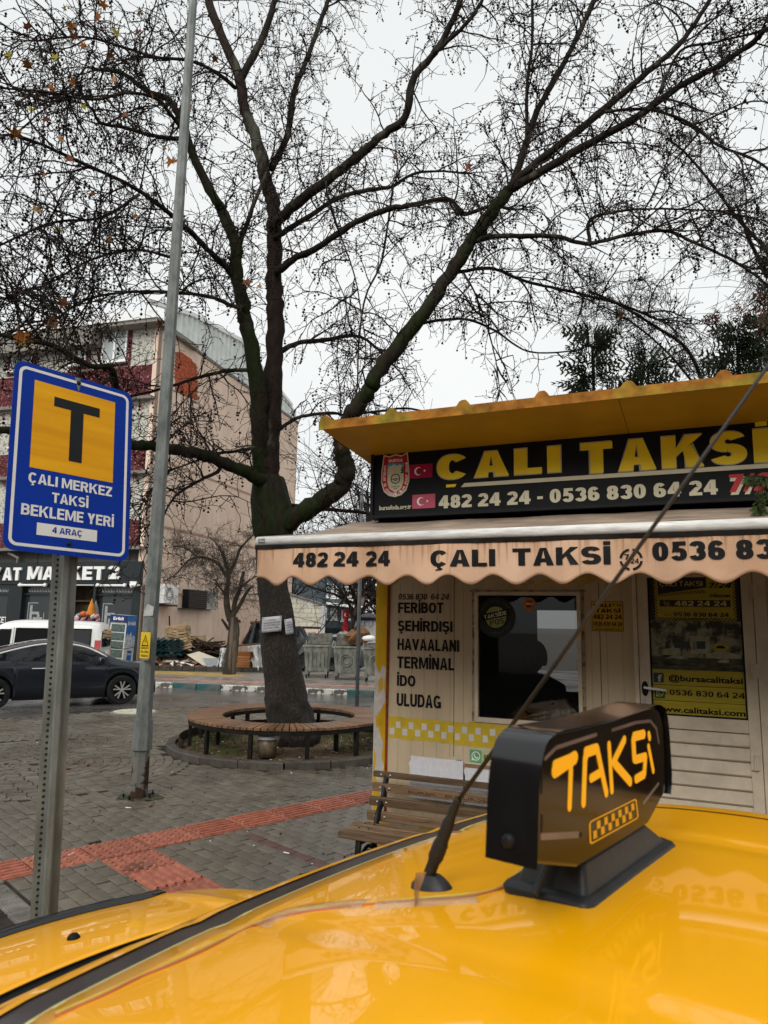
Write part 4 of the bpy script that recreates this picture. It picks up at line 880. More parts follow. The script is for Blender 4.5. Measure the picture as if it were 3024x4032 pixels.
def chat_icon(par, cx_, cz_, s, h, mg, mw):
    mb = MB(); mb.prism(rrect(cx_-s,cx_+s,cz_-s,cz_+s,s*.25), h, h+.0008, kf); mb.build('green_icon', mg, par, world=True)
    mb = MB(); disc_mb(mb,kf,cx_+.05*s,cz_+.05*s,s*.72,h+.0012,20,r0=s*.58); mb.add([kf(cx_-.7*s,h+.0014,cz_-.7*s),kf(cx_-.2*s,h+.0014,cz_-.55*s),kf(cx_-.55*s,h+.0014,cz_-.2*s)],[(0,1,2)])
    stroke_mb(mb,kf,[(cx_-.2*s,cz_+.32*s),(cx_-.2*s,cz_+.02*s),(cx_+.1*s,cz_-.25*s),(cx_+.4*s,cz_-.2*s)], s*.09, h+.001, .0008); mb.build('icon_handset', mw, par, world=True)
c = KL(2580,2728); chat_icon(ps, PX0+.045, c[1], .036, DH+.001, mat('icon_green_dim', (.03,.10,.03), .5), m_pl)
c = KL(2592,2668); mb = MB(); mb.prism(rrect(PX0+.008,PX0+.078,c[1]-.035,c[1]+.035,.009), DH+.001,DH+.002,kf); mb.build('blue_icon', mat('icon_blue_dim', (.03,.055,.12), .5), ps, world=True)
mb = MB(); txt_mb(mb,'f',kf,(PX0+.035,PX0+.065,c[1]-.03,c[1]+.025),DH+.0025,bold=.05); mb.build('icon_letter', m_pl, ps, world=True)
# small yellow sticker beside the door
c0 = KL(2329,2367); c1 = KL(2456,2487)
st = thing('phone_sticker', 'small orange yellow sticker with kiosk name and phone numbers between window and door', 'sticker', kf(c0[0],.002,c0[1]), math.atan2(KU.y,KU.x))
sx0,sx1,sz0,sz1 = c0[0],c1[0],c1[1],c0[1]
mb = MB(); mb.prism(rrect(sx0,sx1,sz0,sz1,.01), .002,.0032,kf); mb.build('backing', m_black, st, world=True)
mb = MB(); mb.prism(rrect(sx0+.004,sx1-.004,sz0+.004,sz1-.004,.008), .0032,.004,kf); mb.build('face', mat('sticker_yellow', (.60,.36,.035), .5, var=.1), st, world=True)
mb = MB(); W_ = sx1-sx0; Hh = sz1-sz0
for s,x0,x1,z0,z1,b in (('ÇALI',.06,.62,.80,.93,.05),('TAKSİ',.12,.92,.62,.75,.05),('482 24 24',.05,.95,.40,.56,.03),('0536 830 64 24',.05,.96,.18,.32,.03),('www.calitaksi.com',.07,.94,.04,.11,.02),('7/24',.66,.95,.83,.93,.02)):
    txt_mb(mb,s,kf,(sx0+x0*W_,sx0+x1*W_,sz0+z0*Hh,sz0+z1*Hh),.0048,bold=b)
rect_mb(mb,kf,sx0+.02,sx1-.01,sz0+.145*Hh,sz0+.155*Hh,.0046); mb.build('sticker_lettering', m_black, st, world=True)
# chat sticker and loose sheet behind the bench
c = KL(1877,2978); ws = thing('chat_sticker', 'green and cream messenger sticker low on the kiosk wall above the white foam sheets', 'sticker', kf(c[0],.002,c[1]), math.atan2(KU.y,KU.x))
mb = MB(); kb_(c[0]-.062,c[0]+.14,.002,.003,c[1]-.062,c[1]+.055,mb); mb.build('backing', mat('pale_lemon', (.50,.50,.28), .6), ws, world=True)
chat_icon(ws, c[0]-.008, c[1]+.0, .05, .0032, mat('icon_green', (.14,.36,.16), .5), m_white)
mb = MB(); txt_mb(mb,'0536',kf,(c[0]+.06,c[0]+.135,c[1]-.02,c[1]+.02),.0045,bold=.03); mb.build('number', m_black, ws, world=True)
c = KL(1790,2985); ls = thing('triangular_sticker', 'pale pointed sticker with two black letters over the left foam sheet', 'sticker', kf(c[0],.002,c[1]), math.atan2(KU.y,KU.x))
mb = MB(); mb.prism([(c[0]-.12,c[1]-.05),(c[0]+.10,c[1]-.09),(c[0]+.035,c[1]+.035)], .0025,.0035,kf); mb.build('sheet', mat('pale_sheet', (.52,.49,.34), .7), ls, world=True)
mb = MB(); txt_mb(mb,'Si',kf,(c[0]+.0,c[0]+.06,c[1]-.055,c[1]-.015),.0042,bold=.03,skew=.012); mb.build('letters', m_black, ls, world=True)
# white foam sheets leaning on the wall behind the bench
m_foam = mat('white_foam', (.66,.65,.68), .75, var=.08, scale=30, bump=.3, bscale=120)
for nm,(x0,y0,x1,y1),lab in (('a',(1612,2975,1823,3075),'white foam sheet with crumpled left edge standing behind the bench, the left one'),('b',(1828,3003,2010,3085),'right white foam sheet with a brown paper edge standing behind the bench')):
    a=KL(x0,y0,.1); b=KL(x1,y1,.1); f3 = frame(kf(0,.1,0), KU, -KN); o = thing('foam_sheet', lab, 'foam sheet', kf(a[0],.1,.62), math.atan2(KU.y,KU.x))
    mb = MB(); P = [(a[0]+.0,.55)]+[(b[0],.55),(b[0],a[1]-.004)]+[(a[0]+.008,a[1]),(a[0]+.012,a[1]-.03),(a[0]-.006,a[1]-.06),(a[0]+.006,a[1]-.1)]
    mb.prism(P,.085,.10,kf); mb.build('sheet', m_foam, o, world=True, bevel=.002)
    if nm=='b': mb = MB(); kb_(a[0]+.001,b[0],.1,.1012,a[1]-.035,a[1]-.004,mb); mb.build('brown_strip', mat('brown_paper', (.25,.16,.09), .8), o, world=True)

# ---------------------------------------------------------------- slatted bench
m_iron = mat('black_cast_iron', (.012,.013,.012), .45, .4, var=.3, bump=.15)
m_slat = woodmat('weathered_slat', (.060,.036,.019), (.25,.16,.095), 3.0, (1.2,16,16), .6, .35)
bh = thing('park_bench', 'weathered brown wooden slat bench with black iron legs and carved letters below the kiosk wall', 'bench', kf(0,.4,0), math.atan2(KU.y,KU.x))
BL0 = KL(1472,3045,.22)[0]; BLEN = 1.75
slats = []
for (x,yt,yb,off) in ((1472,3033,3056,.21),(1468,3078,3112,.235),(1455,3132,3168,.29),(1447,3187,3225,.335),(1440,3236,3262,.38)):
    u0,zt = KL(x,yt,off); _,zb = KL(x,yb,off); slats.append((u0,zt,zb,off))
carve = None
for i,(u0,zt,zb,off) in enumerate(slats):
    mb = MB(); mb.box((0,0,0),(BLEN,.032,(zt-zb)))
    tl_ = [.12,.16,.2,.25,.45][i]
    o = mb.build('back_slat', m_slat, bh, bevel=.006)
    hl = off-.4
    o.location = (u0+BLEN/2, -(off-.4), (zt+zb)/2); o.rotation_euler = (tl_*.6, 0, random.gauss(0,.002))
    if i == 1: carve = (u0, zb, zt, off)
    for k in (.075,.155, BLEN-.155, BLEN-.075):
        b_ = MB(); b_.lathe([(.0105,0),(.0095,.004),(.005,.007),(.0001,.008)], (0,0,0), 10, R=Matrix.Rotation(R_(90),3,'X')); q = b_.build('bolt', m_steel, o, smooth=True); q.location = (k-BLEN/2, -.0155, 0)
cs_ = []
for (off,zz,d_) in ((.46,KL(1400,3262,.46)[1],.085),(.60,KL(1375,3270,.60)[1],.10)):
    cs_.append(zz)
sz = KL(1353,3262,.74); szb = KL(1353,3306,.74)
for j,(off,dep) in enumerate(((.475,.085),(.58,.10),(.69,.11))):
    mb = MB(); th_ = .045 if j == 2 else .035; mb.box((0,0,0),(BLEN,dep,th_)); o = mb.build('seat_slat', m_slat, bh, bevel=.007)
    zc = szb[1]+.03+(.0,.0,.0)[j]+[.012,.004,.0][j]; o.location = (BL0-.05+BLEN/2, -(off-.4), zc); o.rotation_euler = ([-.05,-.02,0][j],0,0)
    if j < 2:
        for k in (.1,.18): b_ = MB(); b_.lathe([(.0105,0),(.005,.006),(.0001,.007)], (0,0,0), 8); q = b_.build('bolt', MATS['dark_iron'], o, smooth=True); q.location = (k-BLEN/2, 0, th_/2)
seatz = szb[1]+.01
for u in (BL0+.11, BL0+BLEN-.13):
    mb = MB()
    mb.tube(catmull([kf(u,.70,seatz),kf(u,.72,seatz-.12),kf(u,.66,.2),kf(u,.70,.0)]), .02, 8, squash=1.4)
    mb.tube(catmull([kf(u,.46,seatz),kf(u,.42,seatz-.15),kf(u,.40,.15),kf(u,.36,.0)]), .02, 8, squash=1.4)
    mb.tube(catmull([kf(u,.72,seatz-.02),kf(u,.45,seatz-.02),kf(u,.37,seatz+.1),kf(u,.27,slats[2][1]),kf(u,.20,slats[0][1]-.02)]), .017, 8, squash=1.5)
    mb.tube(catmull([kf(u,.68,.22),kf(u,.55,.27),kf(u,.42,.22)]), .014, 8)
    mb.build('iron_leg', m_iron, bh, world=True, smooth=True)
# carved letters, laid as dark grooves on the second slat
u0,zb,zt,off = carve
tf2 = frame(kf(u0,off+.0168,(zt+zb)/2), KU, (-KN*math.cos(.096)+Z*math.sin(.096)), (Z*math.cos(.096)+KN*math.sin(.096)))
for s,a,b in (('BURSA',(1610,),(1716,)),('BÜYÜKŞEHİR',(1757,),(2060,))):
    ua = KL(a[0],3120,off)[0]-u0; ub = KL(b[0],3130,off)[0]-u0
    if s != 'BURSA': ub = ua+(KL(1716,3125,off)[0]-KL(1610,3120,off)[0])*2.05
    mb = MB(); txt_mb(mb, s, tf2, (ua,ub,-.017,.016), .0005, bold=-.012); mb.build('carved_lettering', mat('carved_groove', (.018,.012,.008), .9), bh, world=True)

# ---------------------------------------------------------------- seated person behind the window
pc_ = KL(2105,2640,-.75); pu, pz = pc_
skin_m = mat('skin', (.30,.13,.09), .55, var=.1); cloth_m = mat('dark_coat', (.010,.010,.012), .9, var=.3, bump=.3)
per = thing('person', 'person in a dark hooded jacket sitting inside behind the kiosk window', 'person', kf(pu,-.9,.06), math.atan2(KU.y,KU.x))
def skinbody(name, V, E, Rr, m, par, sub=2):
    me = bpy.data.meshes.new(name); me.from_pydata([tuple(kf(*v)) for v in V], E, []); 
    W = MW[par.name]
    for v in me.vertices: v.co = W @ v.co
    o = bpy.data.objects.new(name, me); C.objects.link(o); o.parent = par
    md = o.modifiers.new('skin', 'SKIN'); sv = me.skin_vertices[0].data if me.skin_vertices else None
    if sv is None: me.attributes.new('skin','FLOAT',"POINT")
    for i,r in enumerate(Rr):
        me.skin_vertices[0].data[i].radius = (r, r) if not isinstance(r, tuple) else r
    me.skin_vertices[0].data[0].use_root = True
    sb = o.modifiers.new('s', 'SUBSURF'); sb.levels = sub; sb.render_levels = sub; md.use_smooth_shade = True
    me.materials.append(m); return o
hz = pz+.10
try:
    Vb = [(pu,-.95,.62),(pu,-.95,.85),(pu,-.93,hz-.42),(pu,-.91,hz-.24),(pu-.19,-.90,hz-.27),(pu+.19,-.90,hz-.27),(pu-.25,-.80,hz-.50),(pu+.25,-.80,hz-.50),(pu-.14,-.55,1.19),(pu+.12,-.55,1.19),(pu-.12,-.88,.58),(pu+.12,-.88,.58),(pu-.13,-.5,.58),(pu+.13,-.5,.58),(pu-.13,-.45,.14),(pu+.13,-.45,.14),(pu,-.9,hz-.12)]
    Eb = [(0,1),(1,2),(2,3),(3,4),(3,5),(4,6),(5,7),(6,8),(7,9),(0,10),(0,11),(10,12),(11,13),(12,14),(13,15),(3,16)]
    Rb = [.15,.15,.155,.13,.075,.075,.055,.055,.035,.035,.09,.09,.075,.075,.05,.05,.055]
    skinbody('body', Vb, Eb, Rb, cloth_m, per)
except Exception as e: print('skin', e)
mb = MB(); rows = []
for i in range(13):
    a = -math.pi/2+math.pi*i/12; row = []
    for j in range(20):
        b = 2*math.pi*j/20; r = math.cos(a); x = .075*r*math.cos(b); y = .092*r*math.sin(b); z = .118*math.sin(a)
        if y > .05 and -.05 < z < .04: y += .012*math.exp(-(x/.012)**2)*max(0,1-abs(z+.01)/.04)
        row.append(kf(pu-.02+x, -.88+y, hz+z*1.0-(.0 if z>0 else -.0)))
    rows.append(row)
mb.grid(rows, closed=True); hd = mb.build('head', skin_m, per, world=True, smooth=True)
mb = MB()
for s in (-1,1): mb.ico(kf(pu-.02+s*.03,-.88+.082,hz+.012), .010)
mb.build('eye', m_black, hd, world=True)
mb = MB(); mb.ico(kf(pu-.02,-.88+.098,hz-.012), .014); mb.build('nose', skin_m, hd, world=True, smooth=True)
mb = MB(); mb.tube([kf(pu-.045,-.88+.083,hz-.05),kf(pu-.02,-.88+.09,hz-.052),kf(pu+.005,-.88+.083,hz-.05)], .005, 6); mb.build('mouth', mat('lips', (.25,.08,.06), .5), hd, world=True)
mb = MB(); rows = []
for i in range(10):
    a = -.5+2.07*i/9; row = []
    for j in range(21):
        b = R_(150)+R_(240)*j/20; r = math.cos(a) if a < 1.5 else .001; row.append(kf(pu-.02+.098*r*math.cos(b), -.89+.115*r*math.sin(b)*1.0, hz+.01+.145*math.sin(a)))
    rows.append(row)
mb.grid(rows); mb.build('hood', cloth_m, per, world=True, smooth=True, solid=.02)
for s,u_ in ((-1,pu-.14),(1,pu+.12)):
    mb = MB(); mb.tube(catmull([kf(u_,-.56,1.19),kf(u_*1.0-.01*s,-.50,1.195),kf(u_-.01*s,-.46,1.19)]), [.028]*4+[.036]*4+[.03], 8, squash=.55)
    for q in range(4):
        L_ = [.075,.085,.08,.062][q]; x_ = u_-.03+q*.02; mb.tube(catmull([kf(x_,-.47,1.19),kf(x_,-.47+L_*.5,1.192),kf(x_,-.47+L_,1.175)]), [.0095]*8+[.007], 6)
    mb.tube(catmull([kf(u_-s*.03,-.51,1.188),kf(u_-s*.052,-.475,1.185),kf(u_-s*.055,-.44,1.178)]), [.011]*8+[.008], 6)
    mb.build('hand', skin_m, per, world=True, smooth=True)

# ---------------------------------------------------------------- round planter and ring bench
pl_ = thing('tree_planter', 'round earth bed ringed by dark kerb stones around the big plane tree', 'planter', PLC)
st0 = None
for k in range(19):
    a0 = 2*math.pi*k/19; da = 2*math.pi/19; mb = MB(); rows = []
    for j in range(7):
        a = -da/2+.004+(da-.008)*j/6; rows.append([(r*math.cos(a), r*math.sin(a), z) for r,z in ((1.90,-.03),(1.90,.085),(1.88,.105),(1.77,.105),(1.76,.09),(1.76,-.03))])
    if st0 is None:
        mb.grid(rows); mb.f.append((0,1,2,3,4,5)); mb.mi.append(0); n_ = len(mb.v); mb.f.append(tuple(range(n_-1,n_-7,-1))); mb.mi.append(0)
        st0 = mb.build('kerb_stone', mat('planter_kerb_stone', (.075,.066,.054), .7, var=.35, scale=6, bump=.4, bscale=50, objvar=.2), pl_); o = st0
    else: o = st0.copy(); C.objects.link(o)
    o.rotation_euler = (0,0,a0+random.gauss(0,.004)); o.location = (0,0,random.uniform(-.006,.006))
mb = MB(); rows = []
for r in [0.0001,.3,.6,.9,1.2,1.5,1.765]:
    rows.append([(r*math.cos(a), r*math.sin(a), .05+.05*(1-r/1.77)+random.uniform(-.012,.012)) for a in [2*math.pi*j/40 for j in range(40)]])
mb.grid(rows, closed=True); mb.build('soil', mat('garden_soil', (.10,.068,.038), .95, var=.5, scale=5, bump=.8, bscale=40, col2=(.19,.135,.08)), pl_, smooth=True)
mb = MB(); mb.grid([[(r*math.cos(a), r*math.sin(a), z) for a in [R_(5)+R_(205)*j/48 for j in range(49)]] for r,z in ((1.72,.03),(1.72,.19),(1.71,.19),(1.71,.03))]); mb.build('metal_edging', mat('rusty_edging', (.035,.022,.015), .8, var=.4), pl_)
gr = MB()
for i in range(2600):
    a = random.random()*2*math.pi; r = 1.6*math.sqrt(random.random()); q = math.sin(a*2+1)+math.sin(a*5+r*4)
    if q < .3: continue
    x,y = PLC.x+r*math.cos(a), PLC.y+r*math.sin(a); h = random.uniform(.03,.10); t = random.random()*6.28; dx,dy = math.cos(t)*.006,math.sin(t)*.006
    gr.add([(x-dx,y-dy,.07),(x+dx,y+dy,.07),(x+random.gauss(0,.02),y+random.gauss(0,.02),.07+h)],[(0,1,2)])
tag(gr.build('grass_tuft', mat('grass_green', (.06,.13,.018), .7, var=.4, island=.3)), 'thin green grass tufts growing in the round tree bed', 'grass', kind='stuff')
dl_ = MB()
for i in range(520):
    a = random.random()*2*math.pi; r = 1.66*math.sqrt(random.random()); p = PLC+Vector((r*math.cos(a), r*math.sin(a), .085)); s = random.uniform(.012,.035); mmi = random.choice([0,0,0,1,2])
    R3 = Matrix.Rotation(random.random()*6,3,'Z')@Matrix.Rotation(random.gauss(0,.4),3,'X'); dl_.box(p,(s,s*random.uniform(.4,1),.003),R3,mmi)
tag(dl_.build('litter', [mat('litter_brown', (.12,.06,.03), .9, island=.4), m_white, mat('litter_dark', (.03,.02,.015), .9)]), 'brown leaf scraps and white paper bits strewn on the round tree bed', 'litter', kind='stuff')
rb = thing('ring_bench', 'large round bench of radial brown slats on dark legs encircling the plane tree', 'bench', PLC-Vector((.02,.1,0)))
m_rs = woodmat('ring_slat_wood', (.10,.050,.025), (.28,.155,.085), 2.5, (2,14,14), .38, .15)
NS = 98; RO, RI = 1.56, 1.04; SH = .50; s0_ = None
for k in range(NS):
    a = 2*math.pi*k/NS; wo_ = 2*math.pi*RO/NS-.017; wi = 2*math.pi*RI/NS-.011
    if s0_ is None:
        mb = MB(); mb.add([(RI,-wi/2,-.02),(RO,-wo_/2,-.02),(RO,wo_/2,-.02),(RI,wi/2,-.02),(RI,-wi/2,.018),(RO,-wo_/2,.018),(RO,wo_/2,.018),(RI,wi/2,.018)], [(3,2,1,0),(4,5,6,7),(0,1,5,4),(1,2,6,5),(2,3,7,6),(3,0,4,7)])
        s0_ = mb.build('slat', m_rs, rb, bevel=.003); o = s0_
    else: o = s0_.copy(); C.objects.link(o)
    o.rotation_euler = (0,0,a); o.location = (0,0,SH-.018+random.uniform(-.002,.002))
m_rf = mat('dark_bench_frame', (.014,.012,.010), .6, var=.4)
mb = MB()
for R1,R2 in ((RO-.035,RO-.01),(RI+.01,RI+.035)):
    mb.grid([[(r*math.cos(a), r*math.sin(a), z) for a in [2*math.pi*j/64 for j in range(65)]] for r,z in ((R2,SH-.045),(R2,SH-.10),(R1,SH-.10),(R1,SH-.045),(R2,SH-.045))])
mb.build('ring_frame', m_rf, rb)
lg0 = None
for k in range(12):
    for R1 in ((RO-.05, RI+.05) if k%2==0 else (RO-.05,)):
        a = R_(17)+2*math.pi*k/12
        if lg0 is None: mb = MB(); mb.box((0,0,0),(.055,.055,SH-.1)); lg0 = mb.build('leg', m_rf, rb, bevel=.004); o = lg0
        else: o = lg0.copy(); C.objects.link(o)
        o.location = (R1*math.cos(a), R1*math.sin(a), (SH-.1)/2+.03); o.rotation_euler = (0,0,a)
# bucket
bk = thing('paint_bucket', 'clear plastic bucket with white rim filled with dirt standing under the ring bench', 'bucket', gz(1052,2978,.085)); bk.scale = (1.12,1.12,1.12)
mb = MB(); mb.lathe([(.0001,0),(.105,0),(.135,.24),(.13,.24),(.1,.01),(.0001,.01)], (0,0,0), 24); mb.build('body', mat('murky_plastic', (.16,.12,.08), .35, var=.4, scale=12, alpha=.93), bk, smooth=True)
mb = MB(); mb.lathe([(.131,.215),(.15,.215),(.15,.25),(.131,.255)], (0,0,0), 24); mb.build('rim', m_white, bk, smooth=True)
mb = MB(); mb.lathe([(.0001,.235),(.06,.225),(.13,.22)], (0,0,0), 20)
for i in range(40): a=random.random()*6.28; r=random.random()*.11; mb.ico((r*math.cos(a),r*math.sin(a),.235),random.uniform(.008,.018),0,.6)
mb.build('rubbish_fill', mat('bucket_fill', (.13,.14,.13), .6, var=.6, island=.4), bk)

# ---------------------------------------------------------------- lamp pole
m_galv = mat('galvanised', (.17,.185,.175), .5, .3, var=.28, scale=7, bump=.12, stretch=(1,1,.45), col2=(.25,.265,.25))
lp = thing('lamp_pole', 'tall tapered octagonal galvanised lamp pole with a sleeve and rust stained foot', 'lamp pole', POLE)
mb = MB(); mb.tube([(0,0,.42),(0,0,5),(0,0,12.5)], [.092,.074,.046], 8); mb.build('shaft', m_galv, lp)
mb = MB(); mb.tube([(0,0,0),(0,0,.44)], [.100,.096], 8); mb.build('foot', patchy('rusty_foot', (.17,.165,.15), (.055,.032,.022), 3.2, (.47,.50), .7, bump=.4), lp)
mb = MB(); zc0 = at(545,2945,POLE.y).z; zc1 = at(555,2832,POLE.y).z; mb.tube([(0,0,zc0),(0,0,zc1)], [.113,.109], 8); mb.build('sleeve', m_galv, lp)
mb = MB(); mb.tube([(0,0,zc0-.012),(0,0,zc0+.004)], [.118,.118], 8); mb.build('sleeve_band', m_galv, lp)
mb = MB(); mb.add([(x,y,.008) for x,y in ((-.2,-.14),(.05,-.19),(.3,-.1),(.28,.12),(.0,.2),(-.24,.1))], [tuple(range(6))]); mb.build('moss_patch', mat('mossy_mortar', (.04,.045,.02), .95, var=.6, scale=14, bump=.6, col2=(.10,.10,.065)), lp)
for x,y in ((-.15,-.05),(-.05,-.15),(.14,-.05),(.12,.12)):
    mb = MB(); mb.tube([(x,y,0),(x,y,.055)], .008, 8); mb.tube([(x,y,.02),(x,y,.032)], .015, 6); mb.build('anchor_bolt', MATS['dark_iron'], lp)
mb = MB(); R3 = Matrix.Rotation(0,3,'Z')
zz0 = at(590,2468,POLE.y).z; zz1 = at(590,2438,POLE.y).z
zt_ = at(612,2455,POLE.y-.1).z; zb_ = at(590,2378+100,POLE.y).z
pp = at(622,2440,POLE.y-.085)
def polx(z): return 0
lbz1 = at(630,2435,POLE.y).z
mb.add([(-.06,-.0865,lbz1+.02),(.05,-.0865,lbz1+.03),(.055,-.087,lbz1+.13),(-.02,-.087,lbz1+.16),(-.05,-.087,lbz1+.09)], [(0,1,2,3,4)]); mb.build('torn_label', mat('torn_paper', (.42,.42,.40), .8, var=.2), lp)
# yellow electric warning sign on the pole
s0 = at(543,2592,8.13); s1 = at(592,2490,8.13)
sg = thing('warning_plate', 'yellow electric warning plate with a black triangle fixed to the lamp pole', 'sign', at(567,2541,8.13), R_(-38))
ox = Vector((math.cos(R_(-38)), math.sin(R_(-38)), 0)); nn = Vector((ox.y,-ox.x,0)); wf_ = frame(at(572,2541,8.13), ox, nn)
wz = .145; wx = .092
mb = MB(); mb.prism([(-wx,-wz),(wx,-wz),(wx,wz),(-wx,wz)], 0,.003,wf_); mb.build('plate', mat('plate_yellow', (.68,.46,.015), .5, var=.1), sg, world=True)
mb = MB(); tri = [(0,.12),(.07,-.01),(-.07,-.01)]; t2 = [(0,.095),(.05,.003),(-.05,.003)]
mb.add([wf_(x,.004,z) for x,z in tri+t2], [(0,1,4,3),(1,2,5,4),(2,0,3,5)])
mb.add([wf_(x,.0042,z) for x,z in ((.008,.075),(-.014,.042),(-.002,.042),(-.010,.012),(.014,.05),(.003,.05))], [tuple(range(6))])
for s,z in (('DİKKAT!',-.03),('ÖLÜM',-.072),('TEHLİKESİ',-.115)): txt_mb(mb, s, wf_, (-.075,.075,z-.012,z+.012), .0042, bold=.03)
mb.build('warning_print', m_black, sg, world=True)
for x,z in ((.075,.125),(.075,-.132)): mb = MB(); mb.lathe([(.009,.003),(.006,.008),(.0001,.009)],(0,0,0),8,R=Matrix.Rotation(R_(90),3,'X')); o = mb.build('rivet', m_steel, sg); o.location = MW[sg.name] @ wf_(x,.003,z)
mb = MB(); mb.prism([(-wx+.05,-wz-.02),(wx-.02,-wz-.02),(wx-.02,-wz),(-wx+.05,-wz)], -.03,.0,wf_); mb.build('bracket', m_galv, sg, world=True)
# thin post at the road edge
tpz = gz(1405,2785); tp_ = thing('thin_post', 'thin grey metal post standing at the road edge between the tree and the kiosk', 'post', tpz)
mb = MB(); mb.tube([(0,0,-.02),(0,0,5.2)], .045, 10); mb.build('pipe', mat('grey_paint_post', (.15,.16,.165), .5, var=.2), tp_, smooth=True); mb = MB(); mb.lathe([(.09,0),(.09,.012),(.045,.014)],(0,0,0),12); mb.build('flange', MATS['grey_paint_post'], tp_)

# ---------------------------------------------------------------- blue taxi rank sign on a perforated post
SC_ = Vector((-1.493, 3.340, 2.679)); yaw, pit, ro = .871, -.120, -.017
ux = Vector((math.cos(yaw)*math.cos(ro), math.sin(yaw)*math.cos(ro), math.sin(ro))); n0 = Vector((math.sin(yaw), -math.cos(yaw), 0))
up_ = -n0.cross(ux); up_ = up_ if up_.z > 0 else -up_; upv = (up_*math.cos(pit)+n0*math.sin(pit)).normalized(); nrm = ux.cross(upv).normalized()
if nrm.dot(n0) < 0: nrm = -nrm
sf = frame(SC_, ux, nrm, upv); RM = Matrix((ux, -nrm, upv)).transposed()
m_sgal = mat('post_zinc', (.155,.17,.155), .5, .25, var=.3, scale=9, bump=.1, stretch=(1,1,.3), col2=(.22,.235,.215))
bsn = thing('taxi_rank_sign', 'blue rounded sign with black T on orange square and white waiting area text', 'sign', SC_, rot=RM)
def rr2(w,h,r,n=8): return rrect(-w,w,-h,h,r,n)
m_sb = mat('reflective_blue', (.0005,.030,.30), .35, var=.12, scale=2, spec=.12); m_sw = mat('reflective_white', (.74,.73,.70), .35, var=.04); m_so = mat('reflective_orange', (.74,.31,.002), .4, spec=.15, var=.10, scale=1.2, stretch=(.6,.6,9), col2=(.85,.42,.008)); m_sk = mat('sign_black', (.012,.013,.014), .4, spec=.15)
mb = MB(); mb.prism(rr2(.3,.45,.05), -.003, 0, sf); mb.build('plate', m_sb, bsn, world=True)
o_ = rr2(.278,.428,.036); i_ = rr2(.264,.414,.024); n_ = len(o_)
mb = MB(); mb.add([sf(x,.001,z) for x,z in o_+i_], [(i,(i+1)%n_,(i+1)%n_+n_,i+n_) for i in range(n_)]); mb.build('white_border', m_sw, bsn, world=True)
def sp(x, y):                     # photo point -> sign coordinates
    p = hit(x,y,SC_,nrm)-SC_; return p.dot(ux), p.dot(upv)
def srect(*q): 
    c = [sp(x,y) for x,y in q]; return (c[0][0]+c[3][0])/2,(c[1][0]+c[2][0])/2,(c[2][1]+c[3][1])/2,(c[0][1]+c[1][1])/2
cc = lambda x,y: (x*.4068, 1300+y*.4068)
r = srect(cc(338,488),cc(1120,695),cc(1085,1470),cc(282,1332)); mb = MB(); rect_mb(mb,sf,r[0],r[1],r[2],r[3],.001); mb.build('orange_square', m_so, bsn, world=True)
mb = MB(); r1 = srect(cc(525,645),cc(965,760),cc(962,845),cc(523,738)); r2_ = srect(cc(690,770),cc(800,800),cc(770,1285),cc(660,1265)); rect_mb(mb,sf,r1[0],r1[1],r1[2],r1[3],.002); xm = (r1[0]+r1[1])/2; rect_mb(mb,sf,xm-.032,xm+.032,r2_[2],r1[2],.0021); mb.build('letter_t', m_sk, bsn, world=True)
for s,q in (('ÇALI MERKEZ',((275,1385),(1085,1508),(1080,1605),(272,1480))),('TAKSİ',((502,1568),(855,1630),(852,1718),(500,1672))),('BEKLEME YERİ',((205,1682),(1102,1800),(1098,1898),(200,1792)))):
    r = srect(*[cc(*p) for p in q]); txt('sign_lettering', s, bsn, m_sw, sf, r, .0015, bold=.035)
r = srect(cc(358,1865),cc(940,1935),cc(935,2045),cc(350,1985)); mb = MB(); rect_mb(mb,sf,r[0],r[1],r[2],r[3],.001); mb.build('white_label', m_sw, bsn, world=True)
r = srect(cc(505,1910),cc(797,1935),cc(795,1990),cc(503,1972)); txt('label_lettering', '4 ARAÇ', bsn, m_sb, sf, r, .002, bold=.025)
for x,y in ((760,515),(665,2070)):
    c = sp(*cc(x,y)); mb = MB(); mb.lathe([(.011,0),(.011,.006),(.004,.010),(.0001,.011)],(0,0,0),6,R=Matrix.Rotation(R_(90),3,'X')); o = mb.build('bolt', m_dark_metal, bsn); o.location = (c[0],0,c[1])
b1_ = hit(*cc(760,515),SC_,nrm)-nrm*.03; b2_ = at(172,3630,b1_.y+.0); dirp = (b1_-b2_).normalized()
PBase = b2_ - dirp*((b2_.z)/dirp.z); PTop = b1_ + dirp*.03
pw = ux.copy(); pw = (pw-dirp*pw.dot(dirp)).normalized(); pw = (pw*.85 + XR*.53).normalized(); pw = (pw-dirp*pw.dot(dirp)).normalized(); pn = pw.cross(dirp).normalized(); pn = pn if pn.dot(n0) > 0 else -pn
pst = thing('sign_post', 'perforated grey steel post leaning slightly, carrying the blue taxi rank sign', 'post', PBase)
prof = [(-.056,0),(-.024,0),(-.020,.004),(-.016,.026),(-.008,.032),(.012,.032),(.020,.026),(.026,.004),(.032,0),(.056,0)]
pr2 = prof+[(x,y-.004) for x,y in prof[::-1]]
Lp = (PTop-PBase).length; mb = MB(); rows = [[PBase+dirp*s+pw*x+pn*y for x,y in pr2] for s in (0,Lp)]
mb.grid(rows, closed=True); n_=len(pr2); mb.f.append(tuple(range(n_))); mb.mi.append(0); mb.f.append(tuple(range(2*n_-1,n_-1,-1))); mb.mi.append(0); mb.build('channel', m_sgal, pst, world=True)
mb = MB(); k = .1
